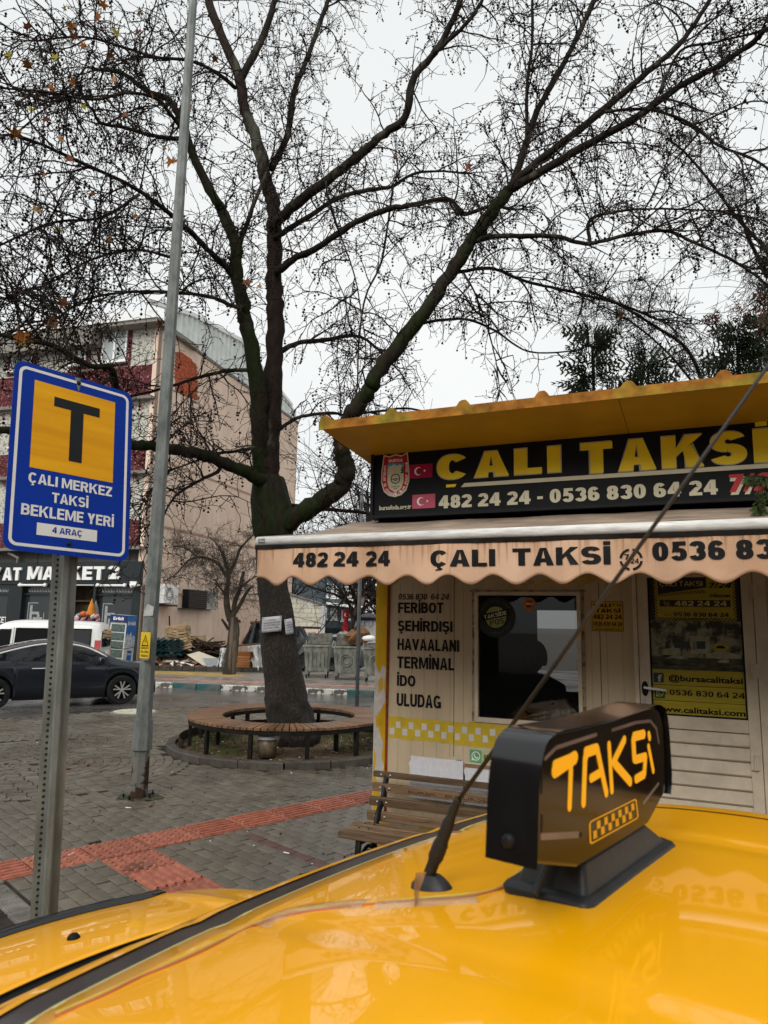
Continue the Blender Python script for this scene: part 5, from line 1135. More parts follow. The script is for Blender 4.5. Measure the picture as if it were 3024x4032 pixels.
while k < Lp-.02:
    c = PBase+dirp*k+pw*(-.032)+pn*.0008; mb.add([c+pw*(.0062*math.cos(a))+dirp*(.0062*math.sin(a)) for a in [i*math.pi/5 for i in range(10)]], [tuple(range(10))]); k += .0262
mb.build('punched_hole', mat('hole_dark', (.02,.02,.018), .9), pst, world=True)
# ================================================================ MARKET BUILDING
CA = Vector((-10.8, 32, 0)); WD = Vector((.284,.959,0)).normalized(); FD2 = Vector((-WD.y, WD.x, 0))      # side wall runs along WD, front along FD2 (to the left)
NF = Vector((-WD.x,-WD.y,0)); NS_ = Vector((WD.y,-WD.x,0))
ff = frame(CA, FD2, NF); wf2 = frame(CA, WD, NS_)
def FP(x,y): p = hit(x,y,CA,NF)-CA; return p.dot(FD2), p.z
def WP(x,y): p = hit(x,y,CA,NS_)-CA; return p.dot(WD), p.z
m_pinkw = patchy('peach_render', (.80,.62,.50), (.66,.49,.385), .5, (.40,.72), .85, stretch=(1,1,.28), bump=.1, dirt=.16)
m_peb = mat('pebble_white', (.26,.25,.21), .9, var=.25, scale=9, col2=(.50,.49,.43), ramp=(.42,.5), bump=.3, bscale=20)
m_pebr = mat('pebble_red', (.13,.032,.036), .9, var=.3, scale=11, col2=(.42,.25,.24), ramp=(.56,.64), bump=.3, bscale=20)
m_shop = mat('shop_panel', (.016,.021,.024), .5, var=.15, spec=.25)
ap = thing('apartment_building', 'peach and pebble-dash apartment block with a dark shop on the ground floor at the left', 'building', CA)
HT = WP(572,1232)[1]; LW = 16.6
def poly_w(pts): return [WP(x,y) for x,y in pts]
topR = WP(1152,1660)
mb = MB(); mb.prism([(0,0),(LW,0),(LW,WP(1152,1655)[1]),(0,HT-.1)], -.25,0,wf2)
side = mb.build('side_wall', m_pinkw, ap, world=True)
mb = MB(); mb.prism([(-.3,HT-.14),(LW,WP(1152,1655)[1]),(LW,WP(1152,1655)[1]+.15),(-.3,HT+.02)], -.3,.06,wf2); mb.build('roof_flashing', mat('flashing_grey', (.16,.15,.14), .6), ap, world=True)
P = [WP(565,1228),WP(640,1190),WP(950,1340),WP(1152,1590),WP(1152,1655)]
mb = MB(); x = .0; m_corr = mat('corrugated_pale', (.66,.69,.66), .5, var=.12, scale=2)
tops = [WP(580,1190),WP(760,1245),WP(950,1345),WP(1060,1490),WP(1150,1600)]
def tz(s):
    for (a,b),(c_,d) in zip(tops,tops[1:]):
        if a <= s <= c_: return b+(d-b)*(s-a)/(c_-a)
    return tops[-1][1] if s > tops[-1][0] else tops[0][1]
def bz(s): return HT+(WP(1152,1655)[1]-HT)*s/LW
mb = MB(); rows=[[],[]]; s = .3; k = 0
while s < LW-.05:
    dpt = -.02 if k%4 in (0,1) else -.12
    rows[0].append(wf2(s,dpt,bz(s)+.02)); rows[1].append(wf2(s,dpt,max(tz(s),bz(s)+.05))); s += .12; k += 1
mb.grid(rows); mb.build('metal_upstand', m_corr, ap, world=True)
mb = MB()
for (a,b),(c_,d) in zip(tops,tops[1:]): mb.prism([(a,b-.02),(c_,d-.02),(c_,d+.2),(a,b+.2)], -.14,.05,wf2)
mb.build('upstand_cap', m_white, ap, world=True)
# groove ledges on the side wall
mb = MB(); g0 = WP(575,2330); 
for zz in (g0[1], g0[1]+3.1, g0[1]+6.2): mb.bx(0,LW,0,.03,zz-.05,zz+.05,fr=lambda x,y,z: wf2(x,y,z))
mb.build('wall_ledge', mat('ledge_peach', (.40,.26,.20), .85), ap, world=True)
# exposed brick patch
bp_ = [(500+.4822*x, 1100+.4822*y) for x,y in ((395,592),(450,598),(520,650),(560,700),(573,760),(570,985),(480,955),(392,905))]
bpp = poly_w(bp_)
mb = MB(); mb.prism(bpp, .0,.02,wf2); patch = mb.build('bare_patch', mat('patch_mortar', (.20,.17,.15), .9, var=.3), ap, world=True)
def inside(pt, P):
    x,y = pt; c = False
    for i in range(len(P)):
        x1,y1 = P[i]; x2,y2 = P[i-1]
        if (y1>y) != (y2>y) and x < (x2-x1)*(y-y1)/(y2-y1)+x1: c = not c
    return c
mb = MB(); z0 = min(p[1] for p in bpp); z = z0; r_ = 0
while z < max(p[1] for p in bpp):
    s = min(p[0] for p in bpp)+(.15 if r_%2 else 0)
    while s < max(p[0] for p in bpp):
        if inside((s+.13,z+.04), bpp): mb.bx(s+.006,s+.28,.0,.045+random.uniform(-.01,.01),z+.008,z+.09,fr=lambda x,y,zz: wf2(x,y,zz))
        s += .29
    z += .098; r_ += 1
tag(mb.build('brick', mat('hollow_brick', (.42,.10,.045), .8, var=.25, scale=6, island=.22), patch, world=True), kind='stuff')
# grille window with metal hood
v0 = WP(722,2320); v1 = WP(790,2396); mb = MB(); mb.bx(v0[0]-.05,v1[0],.0,.35,v1[1],v0[1],fr=lambda x,y,z: wf2(x,y,z)); gw = mb.build('vent_box', m_dark_metal, ap, world=True)
mb = MB(); n=9
for i in range(n): zz = v1[1]+(v0[1]-v1[1])*(i+.5)/n; mb.bx(v0[0]-.0,v1[0]-.1,.35,.38,zz-.03,zz+.02,fr=lambda x,y,z: wf2(x,y,z))
mb.bx(v0[0]-.4,v1[0]+.3,0,.4,v1[1]-.09,v1[1]-.03,fr=lambda x,y,z: wf2(x,y,z)); mb.build('louvre', mat('louvre_brown', (.06,.05,.04), .6), gw, world=True)
v2 = WP(830,2400); mb = MB(); mb.bx(v1[0]+.02,v2[0],.04,.3,v1[1]-.05,v0[1]+.02,fr=lambda x,y,z: wf2(x,y,z)); mb.build('metal_sheet', mat('shiny_sheet', (.42,.46,.46), .25, .7, var=.4, scale=3), ap, world=True)
# front facade, bands between photo rows
fw = 15.
def fz(y): return FP(400,y)[1]
mb = MB(); mb.bx(0,fw,-.25,0,fz(2165),HT-.2,fr=lambda x,y,z: ff(x,y,z)); mb.build('front_wall', m_peb, ap, world=True)
mb = MB(); mb.bx(-.0,.22,0,.05,fz(2165),HT-.2,fr=lambda x,y,z: ff(x,y,z)); mb.build('corner_strip', m_pinkw, ap, world=True)
for ya,yb in ((1455,1575),(1770,1860),(2052,2150)):
    mb = MB(); mb.bx(.24,fw,0,.07,fz(yb),fz(ya),fr=lambda x,y,z: ff(x,y,z)); mb.build('red_band', m_pebr, ap, world=True)
for y in (1250+10, 1888, 1610): 
    mb = MB()
    for i in range(24): 
        a = .5+i*.5; zz = fz(y+14); mb.prism([(a,zz),(a+.16,zz),(a+.36,zz+.3),(a+.2,zz+.3)], .0,.02,ff)
    mb.build('motif_strip', mat('motif_brown', (.25,.14,.12), .8), ap, world=True)
for y in (1585,1870,2160): 
    mb = MB(); mb.bx(-.02,fw,0,.35,fz(y)-.08,fz(y)+.06,fr=lambda x,y_,z: ff(x,y_,z)); mb.build('string_course', m_conc, ap, world=True)
mb = MB(); mb.bx(-.3,fw,-3,.7,HT-.22,HT+.02,fr=lambda x,y,z: ff(x,y,z)); mb.bx(3.2,fw,.0,.75,HT-1.0,HT-.22,fr=lambda x,y,z: ff(x,y,z)); mb.build('eaves', mat('eaves_grey', (.23,.215,.19), .85, var=.2), ap, world=True)
mb = MB(); mb.bx(-.3,fw,.7,.78,HT-.05,HT+.3,fr=lambda x,y,z: ff(x,y,z)); mb.build('gutter', m_white, ap, world=True)
m_wg = glassmat('curtained_glass', (.38,.41,.41), .95)
for (x0,x1,y0,y1) in ((412,508,1308,1432),(300,350,1320,1430),(60,140,1320,1430),(60,140,1650,1740),(300,380,1650,1740),(60,140,1940,2030),(300,380,1940,2030),(420,500,1650,1750),(420,500,1940,2040)):
    a = FP(x1,y0)[0]; b = FP(x0,y0)[0]; za = fz(y1); zb = fz(y0)
    mb = MB(); mb.bx(a-.22,b+.22,.0,.05,za-.22,zb+.22,fr=lambda x,y,z: ff(x,y,z)); sr = mb.build('window_surround', m_pebr, ap, world=True)
    mb = MB()
    for u0,u1,w0,w1 in ((a,b,za,za+.08),(a,b,zb-.08,zb),(a,a+.08,za+.08,zb-.08),(b-.08,b,za+.08,zb-.08),((a+b)/2-.05,(a+b)/2+.05,za+.08,zb-.08)): mb.bx(u0,u1,.05,.11,w0,w1,fr=lambda x,y,z: ff(x,y,z))
    mb.build('window_frame', m_white, sr, world=True); mb = MB(); mb.bx(a+.08,b-.08,.052,.07,za+.08,zb-.08,fr=lambda x,y,z: ff(x,y,z)); mb.build('window_pane', m_wg, sr, world=True)
    mb = MB(); mb.bx(a-.1,b+.1,.05,.25,za-.1,za-.02,fr=lambda x,y,z: ff(x,y,z)); mb.build('sill', m_white, sr, world=True)
# shop front
SB = -1.0                                    # shop front recessed below the overhang
def SPt(x,y): p = hit(x,y,CA+NF*-.0,NF)-CA; return p.dot(FD2), p.z
shop_top = fz(2165)
mb = MB(); mb.bx(-.0,fw,-1.2,0,shop_top-.02,shop_top+.02,fr=lambda x,y,z: ff(x,y,z)); mb.build('soffit', mat('soffit_tile', (.09,.085,.08), .8), ap, world=True)
mb = MB(); zb_ = fz(2300); mb.bx(0,fw,-.35,-.3,zb_,shop_top,fr=lambda x,y,z: ff(x,y,z)); 
mb.build('bulkhead', mat('bulkhead_tile', (.10,.095,.085), .8, var=.2), ap, world=True)
mb = MB()
for i in range(28): mb.bx(.2+i*.5,.212+i*.5,-.3,-.293,zb_,shop_top-.03,fr=lambda x,y,z: ff(x,y,z))
mb.build('tile_joint', m_conc, ap, world=True)
def fx(x): return FP(x,2400)[0]
xs = [fx(519), fx(373), fx(300), fx(211), fx(84), fx(32), fx(-60), fw]
zt = fz(2300); 
for a,b in ((.0,fx(519)),(fx(211),fx(222)),(fx(84),fx(30)),(fx(375),fx(365)),(fx(-200),fx(-240))):
    mb = MB(); mb.bx(a,b,-.3,.06,.0,zt,fr=lambda x,y,z: ff(x,y,z)); mb.build('shop_pillar', m_shop, ap, world=True)
m_logo = mat('logo_grey', (.30,.31,.31), .6)
for a,b,nm in ((fx(519),fx(375),'r'),(fx(211),fx(84),'m'),(fx(30),fx(-200),'l')):
    mb = MB(); mb.bx(a+.02,b-.02,-.22,-.2,.1,zt,fr=lambda x,y,z: ff(x,y,z)); pn_ = mb.build('shop_window', m_glass_shop, ap, world=True)
    mb = MB(); mb.bx(a,b,-.2,-.1,fz(2345),fz(2338),fr=lambda x,y,z: ff(x,y,z)); mb.build('transom', m_shop, pn_, world=True)
    mb = MB(); n = int((b-a)/.17)
    for i in range(n):
        u = a+.15+i*(b-a-.25)/n; zz = fz(2332); mb.bx(u+.08,u+.11,-.199,-.192,zz,zz+.16,fr=lambda x,y,z: ff(x,y,z)); mb.bx(u,u+.08,-.199,-.193,zz,zz+.08,fr=lambda x,y,z: ff(x,y,z))
    mb.build('small_logo', m_logo, pn_, world=True)
    # large outlined mark
    c = (a+b)/2+.2; z9 = fz(2375); s = .95
    mb = MB()
    def seg(u0,u1,w0,w1): mb.bx(c-u1*s,c-u0*s,-.199,-.192,z9-w1*s,z9-w0*s,fr=lambda x,y,z: ff(x,y,z))
    seg(-.55,.05,0,.04); seg(-.55,-.51,.04,.85); seg(.42,.46,.5,1.1); seg(-.42,-.27,.12,1.3); seg(-.27,.15,.45,.58); seg(.05,.18,.58,.8); seg(-.2,.35,.72,.84); seg(-.2,-.1,.84,1.3); seg(.02,.1,.9,1.3); seg(.25,.35,.84,1.3)
    mb.build('shop_logo', m_logo, pn_, world=True)
mb = MB(); a,b = fx(365),fx(222); mb.bx(a,b,-1.2,-1.15,.0,zt,fr=lambda x,y,z: ff(x,y,z)); mb.build('entrance_back', mat('dim_interior', (.05,.035,.022), .8, var=.5, scale=2), ap, world=True)
for i in range(5):
    mb = MB(); zz = .6+i*.7; mb.bx(a+.1,b-.1,-1.1,-.9,zz,zz+.07,fr=lambda x,y,z: ff(x,y,z)); mb.build('shelf', mat('shelf_wood', (.12,.08,.04), .7), ap, world=True)
mb = MB(); txt_mb(mb,'MARKET',frame(CA,-FD2,NF),(-fx(-60),-fx(20),fz(2462),fz(2436)),-.18,bold=.03); mb.build('window_lettering', m_white, ap, world=True)
mb = MB(); q0 = FP(80,2180); mb.tube([ff(q0[0]+.6,.1,shop_top-.1),ff(q0[0],.1,shop_top-.35),ff(q0[0]+.15,.0,shop_top-.9)], .07, 8); mb.build('drain_pipe', m_conc, ap, world=True)
# raised shop sign
ss = thing('shop_sign', 'dark fascia sign with raised white letters above the shop windows', 'sign', ff(0,.1,fz(2300)))
mb = MB(); mb.bx(-.02,fw,-.05,.12,fz(2302),fz(2212),fr=lambda x,y,z: ff(x,y,z)); mb.build('fascia', m_shop, ss, world=True)
mr = frame(CA, -FD2, NF)
def yz(y,x): return FP(x,y)[1]
for s,xa,xb,yt,yb_,xm in (('YAT',-14,95,2236,2286,40),('MARKET',120,421,2232,2284,270),('2',437,483,2230,2281,460)):
    mb = MB(); xa_,xb_ = -FP(xa,2260)[0], -FP(xb,2260)[0]; txt_mb(mb,s,mr,(xa_,xb_,yz(yb_,xm),yz(yt,xm)),.20,bold=.05)
    o = mb.build('raised_lettering', m_white, ss, world=True); md = o.modifiers.new('solid','SOLIDIFY'); md.thickness = .08; md.offset = -1
for xa,xb,lab in ((77,187,'left'),(383,501,'right')):
    t_ = thing('tube_light', 'white fluorescent tube fitting under the shop sign, the %s one' % lab, 'light', ff(fx((xa+xb)/2),.2,fz(2305)))
    mb = MB(); zz = fz(2306); mb.tube([ff(fx(xa),.22,zz),ff(fx(xb),.22,zz)], .05, 8); mb.build('tube', m_white, t_, world=True)
    for x in (xa+6,xb-6): mb = MB(); mb.bx(fx(x)-.05,fx(x)+.05,.12,.24,zz-.06,zz+.1,fr=lambda x_,y,z: ff(x_,y,z)); mb.build('bracket', m_white, t_, world=True)
ca = thing('security_camera', 'white security cameras on the right end of the shop front', 'camera', ff(fx(540),.1,fz(2300)))
mb = MB(); mb.box(ff(fx(536),.3,fz(2296)),(.3,.2,.12)); mb.build('upper_camera', m_white, ca, world=True); mb = MB(); mb.tube([ff(fx(548),.1,fz(2304)),ff(fx(545),.4,fz(2308))],.04,6); mb.tube([ff(fx(548),.35,fz(2304)),ff(fx(532),.5,fz(2310))],.09,8); mb.build('lower_camera', m_white, ca, world=True)
# air conditioner
acp = WP(640,2350); ac = thing('air_conditioner', 'white air conditioner unit on the peach wall half behind the lamp pole', 'air conditioner', wf2(acp[0],.1,acp[1]))
a0 = WP(612,2300); a1 = WP(663,2378)
mb = MB(); mb.bx(a0[0],a1[0],.12,.5,a1[1],a0[1]-.0,fr=lambda x,y,z: wf2(x,y,z)); mb.build('case', m_white, ac, world=True, bevel=.02); mb = MB(); disc_mb(mb,wf2,(a0[0]+a1[0])/2-.15,(a0[1]+a1[1])/2,.3,.505,20,r0=.25); disc_mb(mb,wf2,(a0[0]+a1[0])/2-.15,(a0[1]+a1[1])/2,.2,.505,20,r0=.16); mb.build('fan_grille', m_conc, ac, world=True)
mb = MB(); mb.bx(a0[0],a1[0],.0,.5,a1[1]-.12,a1[1]-.05,fr=lambda x,y,z: wf2(x,y,z)); mb.build('bracket', m_dark_metal, ac, world=True)
# drinks cooler
cp = Vector((at(468,2610,27).x, 27, 0)); cooler = thing('drinks_cooler', 'upright drinks cooler with blue header and snowy mountain print on its side beside the shop', 'cooler', cp, rot=Matrix.Rotation(R_(-12),3,'Z')@Matrix.Rotation(R_(2.5),3,'Y'))
m_cb = mat('cooler_white', (.62,.63,.60), .4, var=.1); m_cblue = mat('cooler_blue', (.02,.13,.42), .35, var=.2)
fr0 = frame((0,0,0),(1,0,0),(0,-1,0))
mb = MB(); CW_,CD_,CH_ = .33,.33,2.08
mb.bx(-CW_,CW_,-CD_,CD_,.05,CH_); mb.build('cabinet', m_cb, cooler)
mb = MB(); mb.bx(-CW_-.01,CW_+.005,-CD_-.06,-CD_,CH_-.26,CH_+.0); mb.build('header', mat('cooler_navy', (.012,.025,.13), .35), cooler)
mb = MB(); txt_mb(mb,'Erikli',fr0,(-.2,.22,CH_-.19,CH_-.07),CD_+.062,bold=.03); mb.build('header_lettering', m_white, cooler)
for i in range(5):
    zz = .22+i*.31; mb = MB(); mb.bx(-CW_+.05,CW_-.05,-CD_-.008,-CD_-.002,zz,zz+.28); mb.build('glass_panel', mat('cooler_glass', (.07,.10,.09), .15, var=.5, scale=9), cooler)
mb = MB(); fs = frame((CW_+.003,0,0),(0,1,0),(1,0,0)); rect_mb(mb,fs,-CD_,CD_,1.0,CH_,.0); mb.build('side_print_sky', m_cblue, cooler)
mb = MB(); P = [(-CD_,.95),(CD_,.95),(CD_,1.25),(.22,1.35),(.12,1.28),(.02,1.48),(-.1,1.34),(-.2,1.42),(-CD_,1.22)]; mb.prism(P,.002,.004,fs); mb.build('side_print_mountain', mat('print_mountain', (.3,.4,.55), .5, var=.4, scale=14, col2=(.7,.74,.78)), cooler)
mb = MB(); mb.prism([(-.1,.42),(.2,.40),(.2,.78),(-.1,.80)],.001,.003,fs); mb.build('side_badge', m_cblue, cooler)
mb = MB(); txt_mb(mb,'Erikli',fs,(-.24,.26,1.72,1.86),.004,bold=.02); txt_mb(mb,'Erikli',fs,(-.06,.16,.62,.70),.005,bold=.02); mb.build('side_lettering', m_white, cooler)
mb = MB(); mb.tube(catmull([(-CW_-.02,-CD_-.07,.95),(0,-CD_-.09,.88),(CW_+.02,-CD_-.03,.86),(CW_+.02,CD_,.92)]),.012,5); mb.build('strap', m_dark_metal, cooler)
# plush toys and cone
ty = thing('toy_pile', 'pile of pink and white plush toys under an orange cone by the shop', 'toys', Vector((at(342,2440,24.5).x,24.5,0)))
mb = MB(); mb.bx(-.5,.5,-.3,.3,0,1.78); mb.build('display_stand', mat('stand_grey', (.25,.25,.25), .7), ty)
m_ppk = mat('plush_pink', (.55,.24,.27), .95, var=.2, island=.2); m_pwh = mat('plush_white', (.6,.58,.58), .95, var=.15)
for i in range(26):
    mb = MB(); x = random.uniform(-.42,.42); zz = 1.84+random.uniform(0,.28)*(1-abs(x)); mb.ico((0,0,0), random.uniform(.05,.09), 0, .7); mb.ico((.05,0,.04), .05, 0, .6)
    o = mb.build('toy', [m_ppk,m_pwh,mat('plush_grey',(.2,.21,.22),.9),m_ppk][i%4], ty); o.location = (x, random.uniform(-.25,.1), zz)
mb = MB(); mb.lathe([(.14,2.05),(.1,2.3),(.0001,2.62)],(.14,-.05,0),12); mb.build('orange_cone', mat('toy_orange', (.55,.2,.02), .6), ty); mb = MB(); mb.lathe([(.15,2.02),(.09,2.3),(.0001,2.56)],(.22,.1,0),12); mb.build('grey_cone', m_conc, ty)
mb = MB(); mb.ico((-.02,-.28,2.08),.11); mb.build('orange_ball', mat('toy_orange_red', (.6,.13,.02), .6), ty, smooth=True)

# ================================================================ FAR BUILDINGS
Yb = 40
def apt(x,y,Y=Yb): return at(x,y,Y)
bo = thing('block_wall_shed', 'low white block walled building with a peach base and sloping eave behind the bins', 'building', at(1200,2520,Yb))
bfr = frame(Vector((0,Yb,0)),(1,0,0),(0,-1,0))
X0 = at(1120,2400,Yb).x; X1 = at(1265,2400,Yb).x; zb0 = at(1200,2467,Yb).z; zL = at(1138,2338,Yb).z; zR = at(1265,2380,Yb).z
mb = MB(); mb.prism([(X0,0),(X1,0),(X1,zR),(X0,zL)], -3,-.02,bfr); mb.build('wall', m_white, bo, world=True)
mb = MB(); mb.bx(X0,X1,-.02,.03,0,zb0-.12,fr=lambda x,y,z: bfr(x,y,z)); mb.build('peach_base', m_pinkw, bo, world=True)
mb = MB(); mb.bx(X0,X1,-.02,.05,zb0-.1,zb0-.02,fr=lambda x,y,z: bfr(x,y,z)); mb.build('dark_ledge', m_dark_metal, bo, world=True)
mb = MB(); zz = zb0; r_ = 0
while zz < zL:
    xx = X0-(.2 if r_%2 else 0)
    while xx < X1:
        tp_z = zL+(zR-zL)*(xx+.2-X0)/(X1-X0)
        if zz+.2 < tp_z: mb.bx(max(xx,X0)+.008,min(xx+.42,X1)-.008,-.0,.03,zz+.008,zz+.24,fr=lambda x,y,z: bfr(x,y,z))
        xx += .43
    zz += .25; r_ += 1
tag(mb.build('block', mat('cream_block', (.56,.53,.44), .8, var=.1, island=.1), bo, world=True), kind='stuff')
mb = MB(); mb.prism([(X0-.4,zL+.14),(X1+.05,zR),(X1+.05,zR+.09),(X0-.4,zL+.24)], -3.1,.2,bfr); mb.build('sloping_eave', m_conc, bo, world=True)
Yh = 55.; hfr = frame(Vector((0,Yh,0)),(1,0,0),(0,-1,0))
hs_ = thing('grey_blue_house', 'grey blue house with white framed windows and a white porch canopy far behind the bins', 'house', Vector((at(1290,2500,Yh).x,Yh,0)))
hx = lambda x: at(x,2400,Yh).x; hz_ = lambda y: at(1290,y,Yh).z
m_hb = mat('blue_grey_render', (.095,.125,.14), .8, var=.12, scale=2); m_hbrick = mat('house_brick', (.17,.10,.08), .9, var=.25)
mb = MB(); mb.bx(hx(1100),hx(1385),-6,0,0,hz_(2215),fr=lambda x,y,z: hfr(x,y,z)); mb.build('front_wall', m_hb, hs_, world=True)
mb = MB(); mb.bx(hx(1385),hx(1432),-6,-.05,0,hz_(2230),fr=lambda x,y,z: hfr(x,y,z)); mb.build('brick_wing', m_hbrick, hs_, world=True)
mb = MB(); mb.bx(hx(1276)-.08,hx(1276)+.08,0,.2,0,hz_(2215),fr=lambda x,y,z: hfr(x,y,z)); mb.bx(hx(1337)-.08,hx(1337)+.08,0,.15,0,hz_(2215),fr=lambda x,y,z: hfr(x,y,z)); mb.build('pilaster', mat('pilaster_grey', (.06,.085,.10), .8), hs_, world=True)
for (x0,x1,y0,y1) in ((1278,1290,2297,2350),(1303,1331,2300,2352),(1352,1385,2308,2358),(1266,1288,2393,2436),(1302,1328,2394,2438),(1345,1360,2398,2442)):
    a,b,c_,d = hx(x0),hx(x1),hz_(y1),hz_(y0); mb = MB()
    for u0,u1,w0,w1 in ((a,b,c_,c_+.1),(a,b,d-.1,d),(a,a+.09,c_+.1,d-.1),(b-.09,b,c_+.1,d-.1),((a+b)/2-.04,(a+b)/2+.04,c_+.1,d-.1),(a+.13,a+.2,c_+.1,d-.1),(b-.2,b-.13,c_+.1,d-.1),(a-.08,b+.08,c_-.12,c_-.002)): mb.bx(u0,u1,0.,.08,w0,w1,fr=lambda x,y,z: hfr(x,y,z))
    f_=mb.build('window_frame', m_white, hs_, world=True); mb = MB(); mb.bx(a+.05,b-.05,.0,.03,c_+.05,d-.05,fr=lambda x,y,z: hfr(x,y,z)); mb.build('window_pane', m_glass_dark, f_, world=True)
mb = MB(); mb.add([hfr(hx(1283),0,hz_(2372)),hfr(hx(1425),0,hz_(2385)),hfr(hx(1452),1.2,hz_(2397)),hfr(hx(1288),1.2,hz_(2381))],[(0,1,2,3)]); mb.build('porch_canopy', m_white, hs_, world=True, solid=.06)
mb = MB(); zz = hz_(2480); mb.bx(hx(1266),hx(1365),0,1.2,zz,zz+.15,fr=lambda x,y,z: hfr(x,y,z))
for i in range(26): xx = hx(1268)+i*(hx(1363)-hx(1268))/25; mb.tube([hfr(xx,1.15,zz+.15),hfr(xx,1.15,zz+1.05)],.02,4)
mb.tube([hfr(hx(1266),1.15,zz+1.07),hfr(hx(1365),1.15,zz+1.07)],.03,4); mb.build('balcony_rail', m_dark_metal, hs_, world=True)
# metal shed
Ys = 33.; sfr = frame(Vector((0,Ys,0)),(1,0,0),(0,-1,0)); sx_ = lambda x: at(x,2450,Ys).x; sz_ = lambda y: at(1450,y,Ys).z
sh = thing('metal_shed', 'white corrugated shed with blue corner post and dark tarp roof behind the bins', 'shed', Vector((sx_(1450),Ys,0)))
mb = MB(); rows=[[],[]]; k=0; x = sx_(1376)
while x < sx_(1376)+5: 
    d = 0 if k%6<4 else .05
    rows[0].append(sfr(x,d,0)); rows[1].append(sfr(x,d,sz_(2443))); x += .06; k += 1
mb.grid(rows); mb.build('corrugated_wall', mat('shed_white', (.52,.52,.49), .6, var=.15, stretch=(4,1,.5)), sh, world=True)
mb = MB(); mb.bx(sx_(1364),sx_(1376),-.2,.1,0,sz_(2440),fr=lambda x,y,z: sfr(x,y,z)); mb.build('blue_post', mat('post_blue', (.015,.08,.26), .5, var=.2), sh, world=True)
mb = MB(); mb.bx(sx_(1366),sx_(1376)+5,-2,.1,sz_(2443),sz_(2431),fr=lambda x,y,z: sfr(x,y,z)); mb.build('blue_beam', mat('beam_blue', (.02,.04,.10), .5), sh, world=True)
mb = MB(); mb.add([sfr(sx_(1364),.2,sz_(2432)),sfr(sx_(1376)+5,.2,sz_(2432)),sfr(sx_(1376)+5,-1.6,sz_(2415)),sfr(sx_(1372),-1.6,sz_(2415))],[(0,1,2,3)]); mb.build('tarp_roof', mat('grey_tarp', (.09,.09,.085), .7, var=.3, scale=5, bump=.5, bscale=6), sh, world=True, solid=.05)
mb = MB()
for x in (1404,1434,1466):
    q = at(x,2455,Ys-.2); mb.tube(catmull([q+Vector((0,0,.15)),q+Vector((.02,0,-.05)),q+Vector((-.05,0,-.16)),q+Vector((-.13,0,-.1))]),.014,5)
mb.build('hook', m_dark_metal, sh, world=True)
mb = MB(); mb.bx(sx_(1373)-.0,sx_(1388),.1,.3,sz_(2446),sz_(2437),fr=lambda x,y,z: sfr(x,y,z)); mb.build('lamp_box', m_white, sh, world=True)
fgp = at(1362,2430,Ys-.3); flg = thing('furled_flag', 'furled red flag with a white crescent hanging at the shed corner', 'flag', fgp)
mb = MB(); rows=[]
for i in range(9): zz = .62-i*.14; rows.append([(math.cos(a)*(.10+.05*math.sin(i*1.3))*1.2, math.sin(a)*.06, zz-.3) for a in [j*math.pi/4 for j in range(8)]])
mb.grid(rows,closed=True); mb.build('cloth', mat('flag_red', (.36,.012,.02), .7, var=.3), flg, smooth=True)
mb = MB(); frf = frame((0,0,0),(1,0,0),(0,-1,0)); c0=(0,.1); mb.add([frf(.07*math.cos(a),.10,.1+.07*math.sin(a)) for a in [R_(50)+i*R_(260)/12 for i in range(13)]]+[frf(.02+.055*math.cos(a),.10,.1+.055*math.sin(a)) for a in [R_(60)+i*R_(240)/12 for i in range(13)]],[(i,i+1,i+14,i+13) for i in range(12)]); mb.build('crescent', m_white, flg)

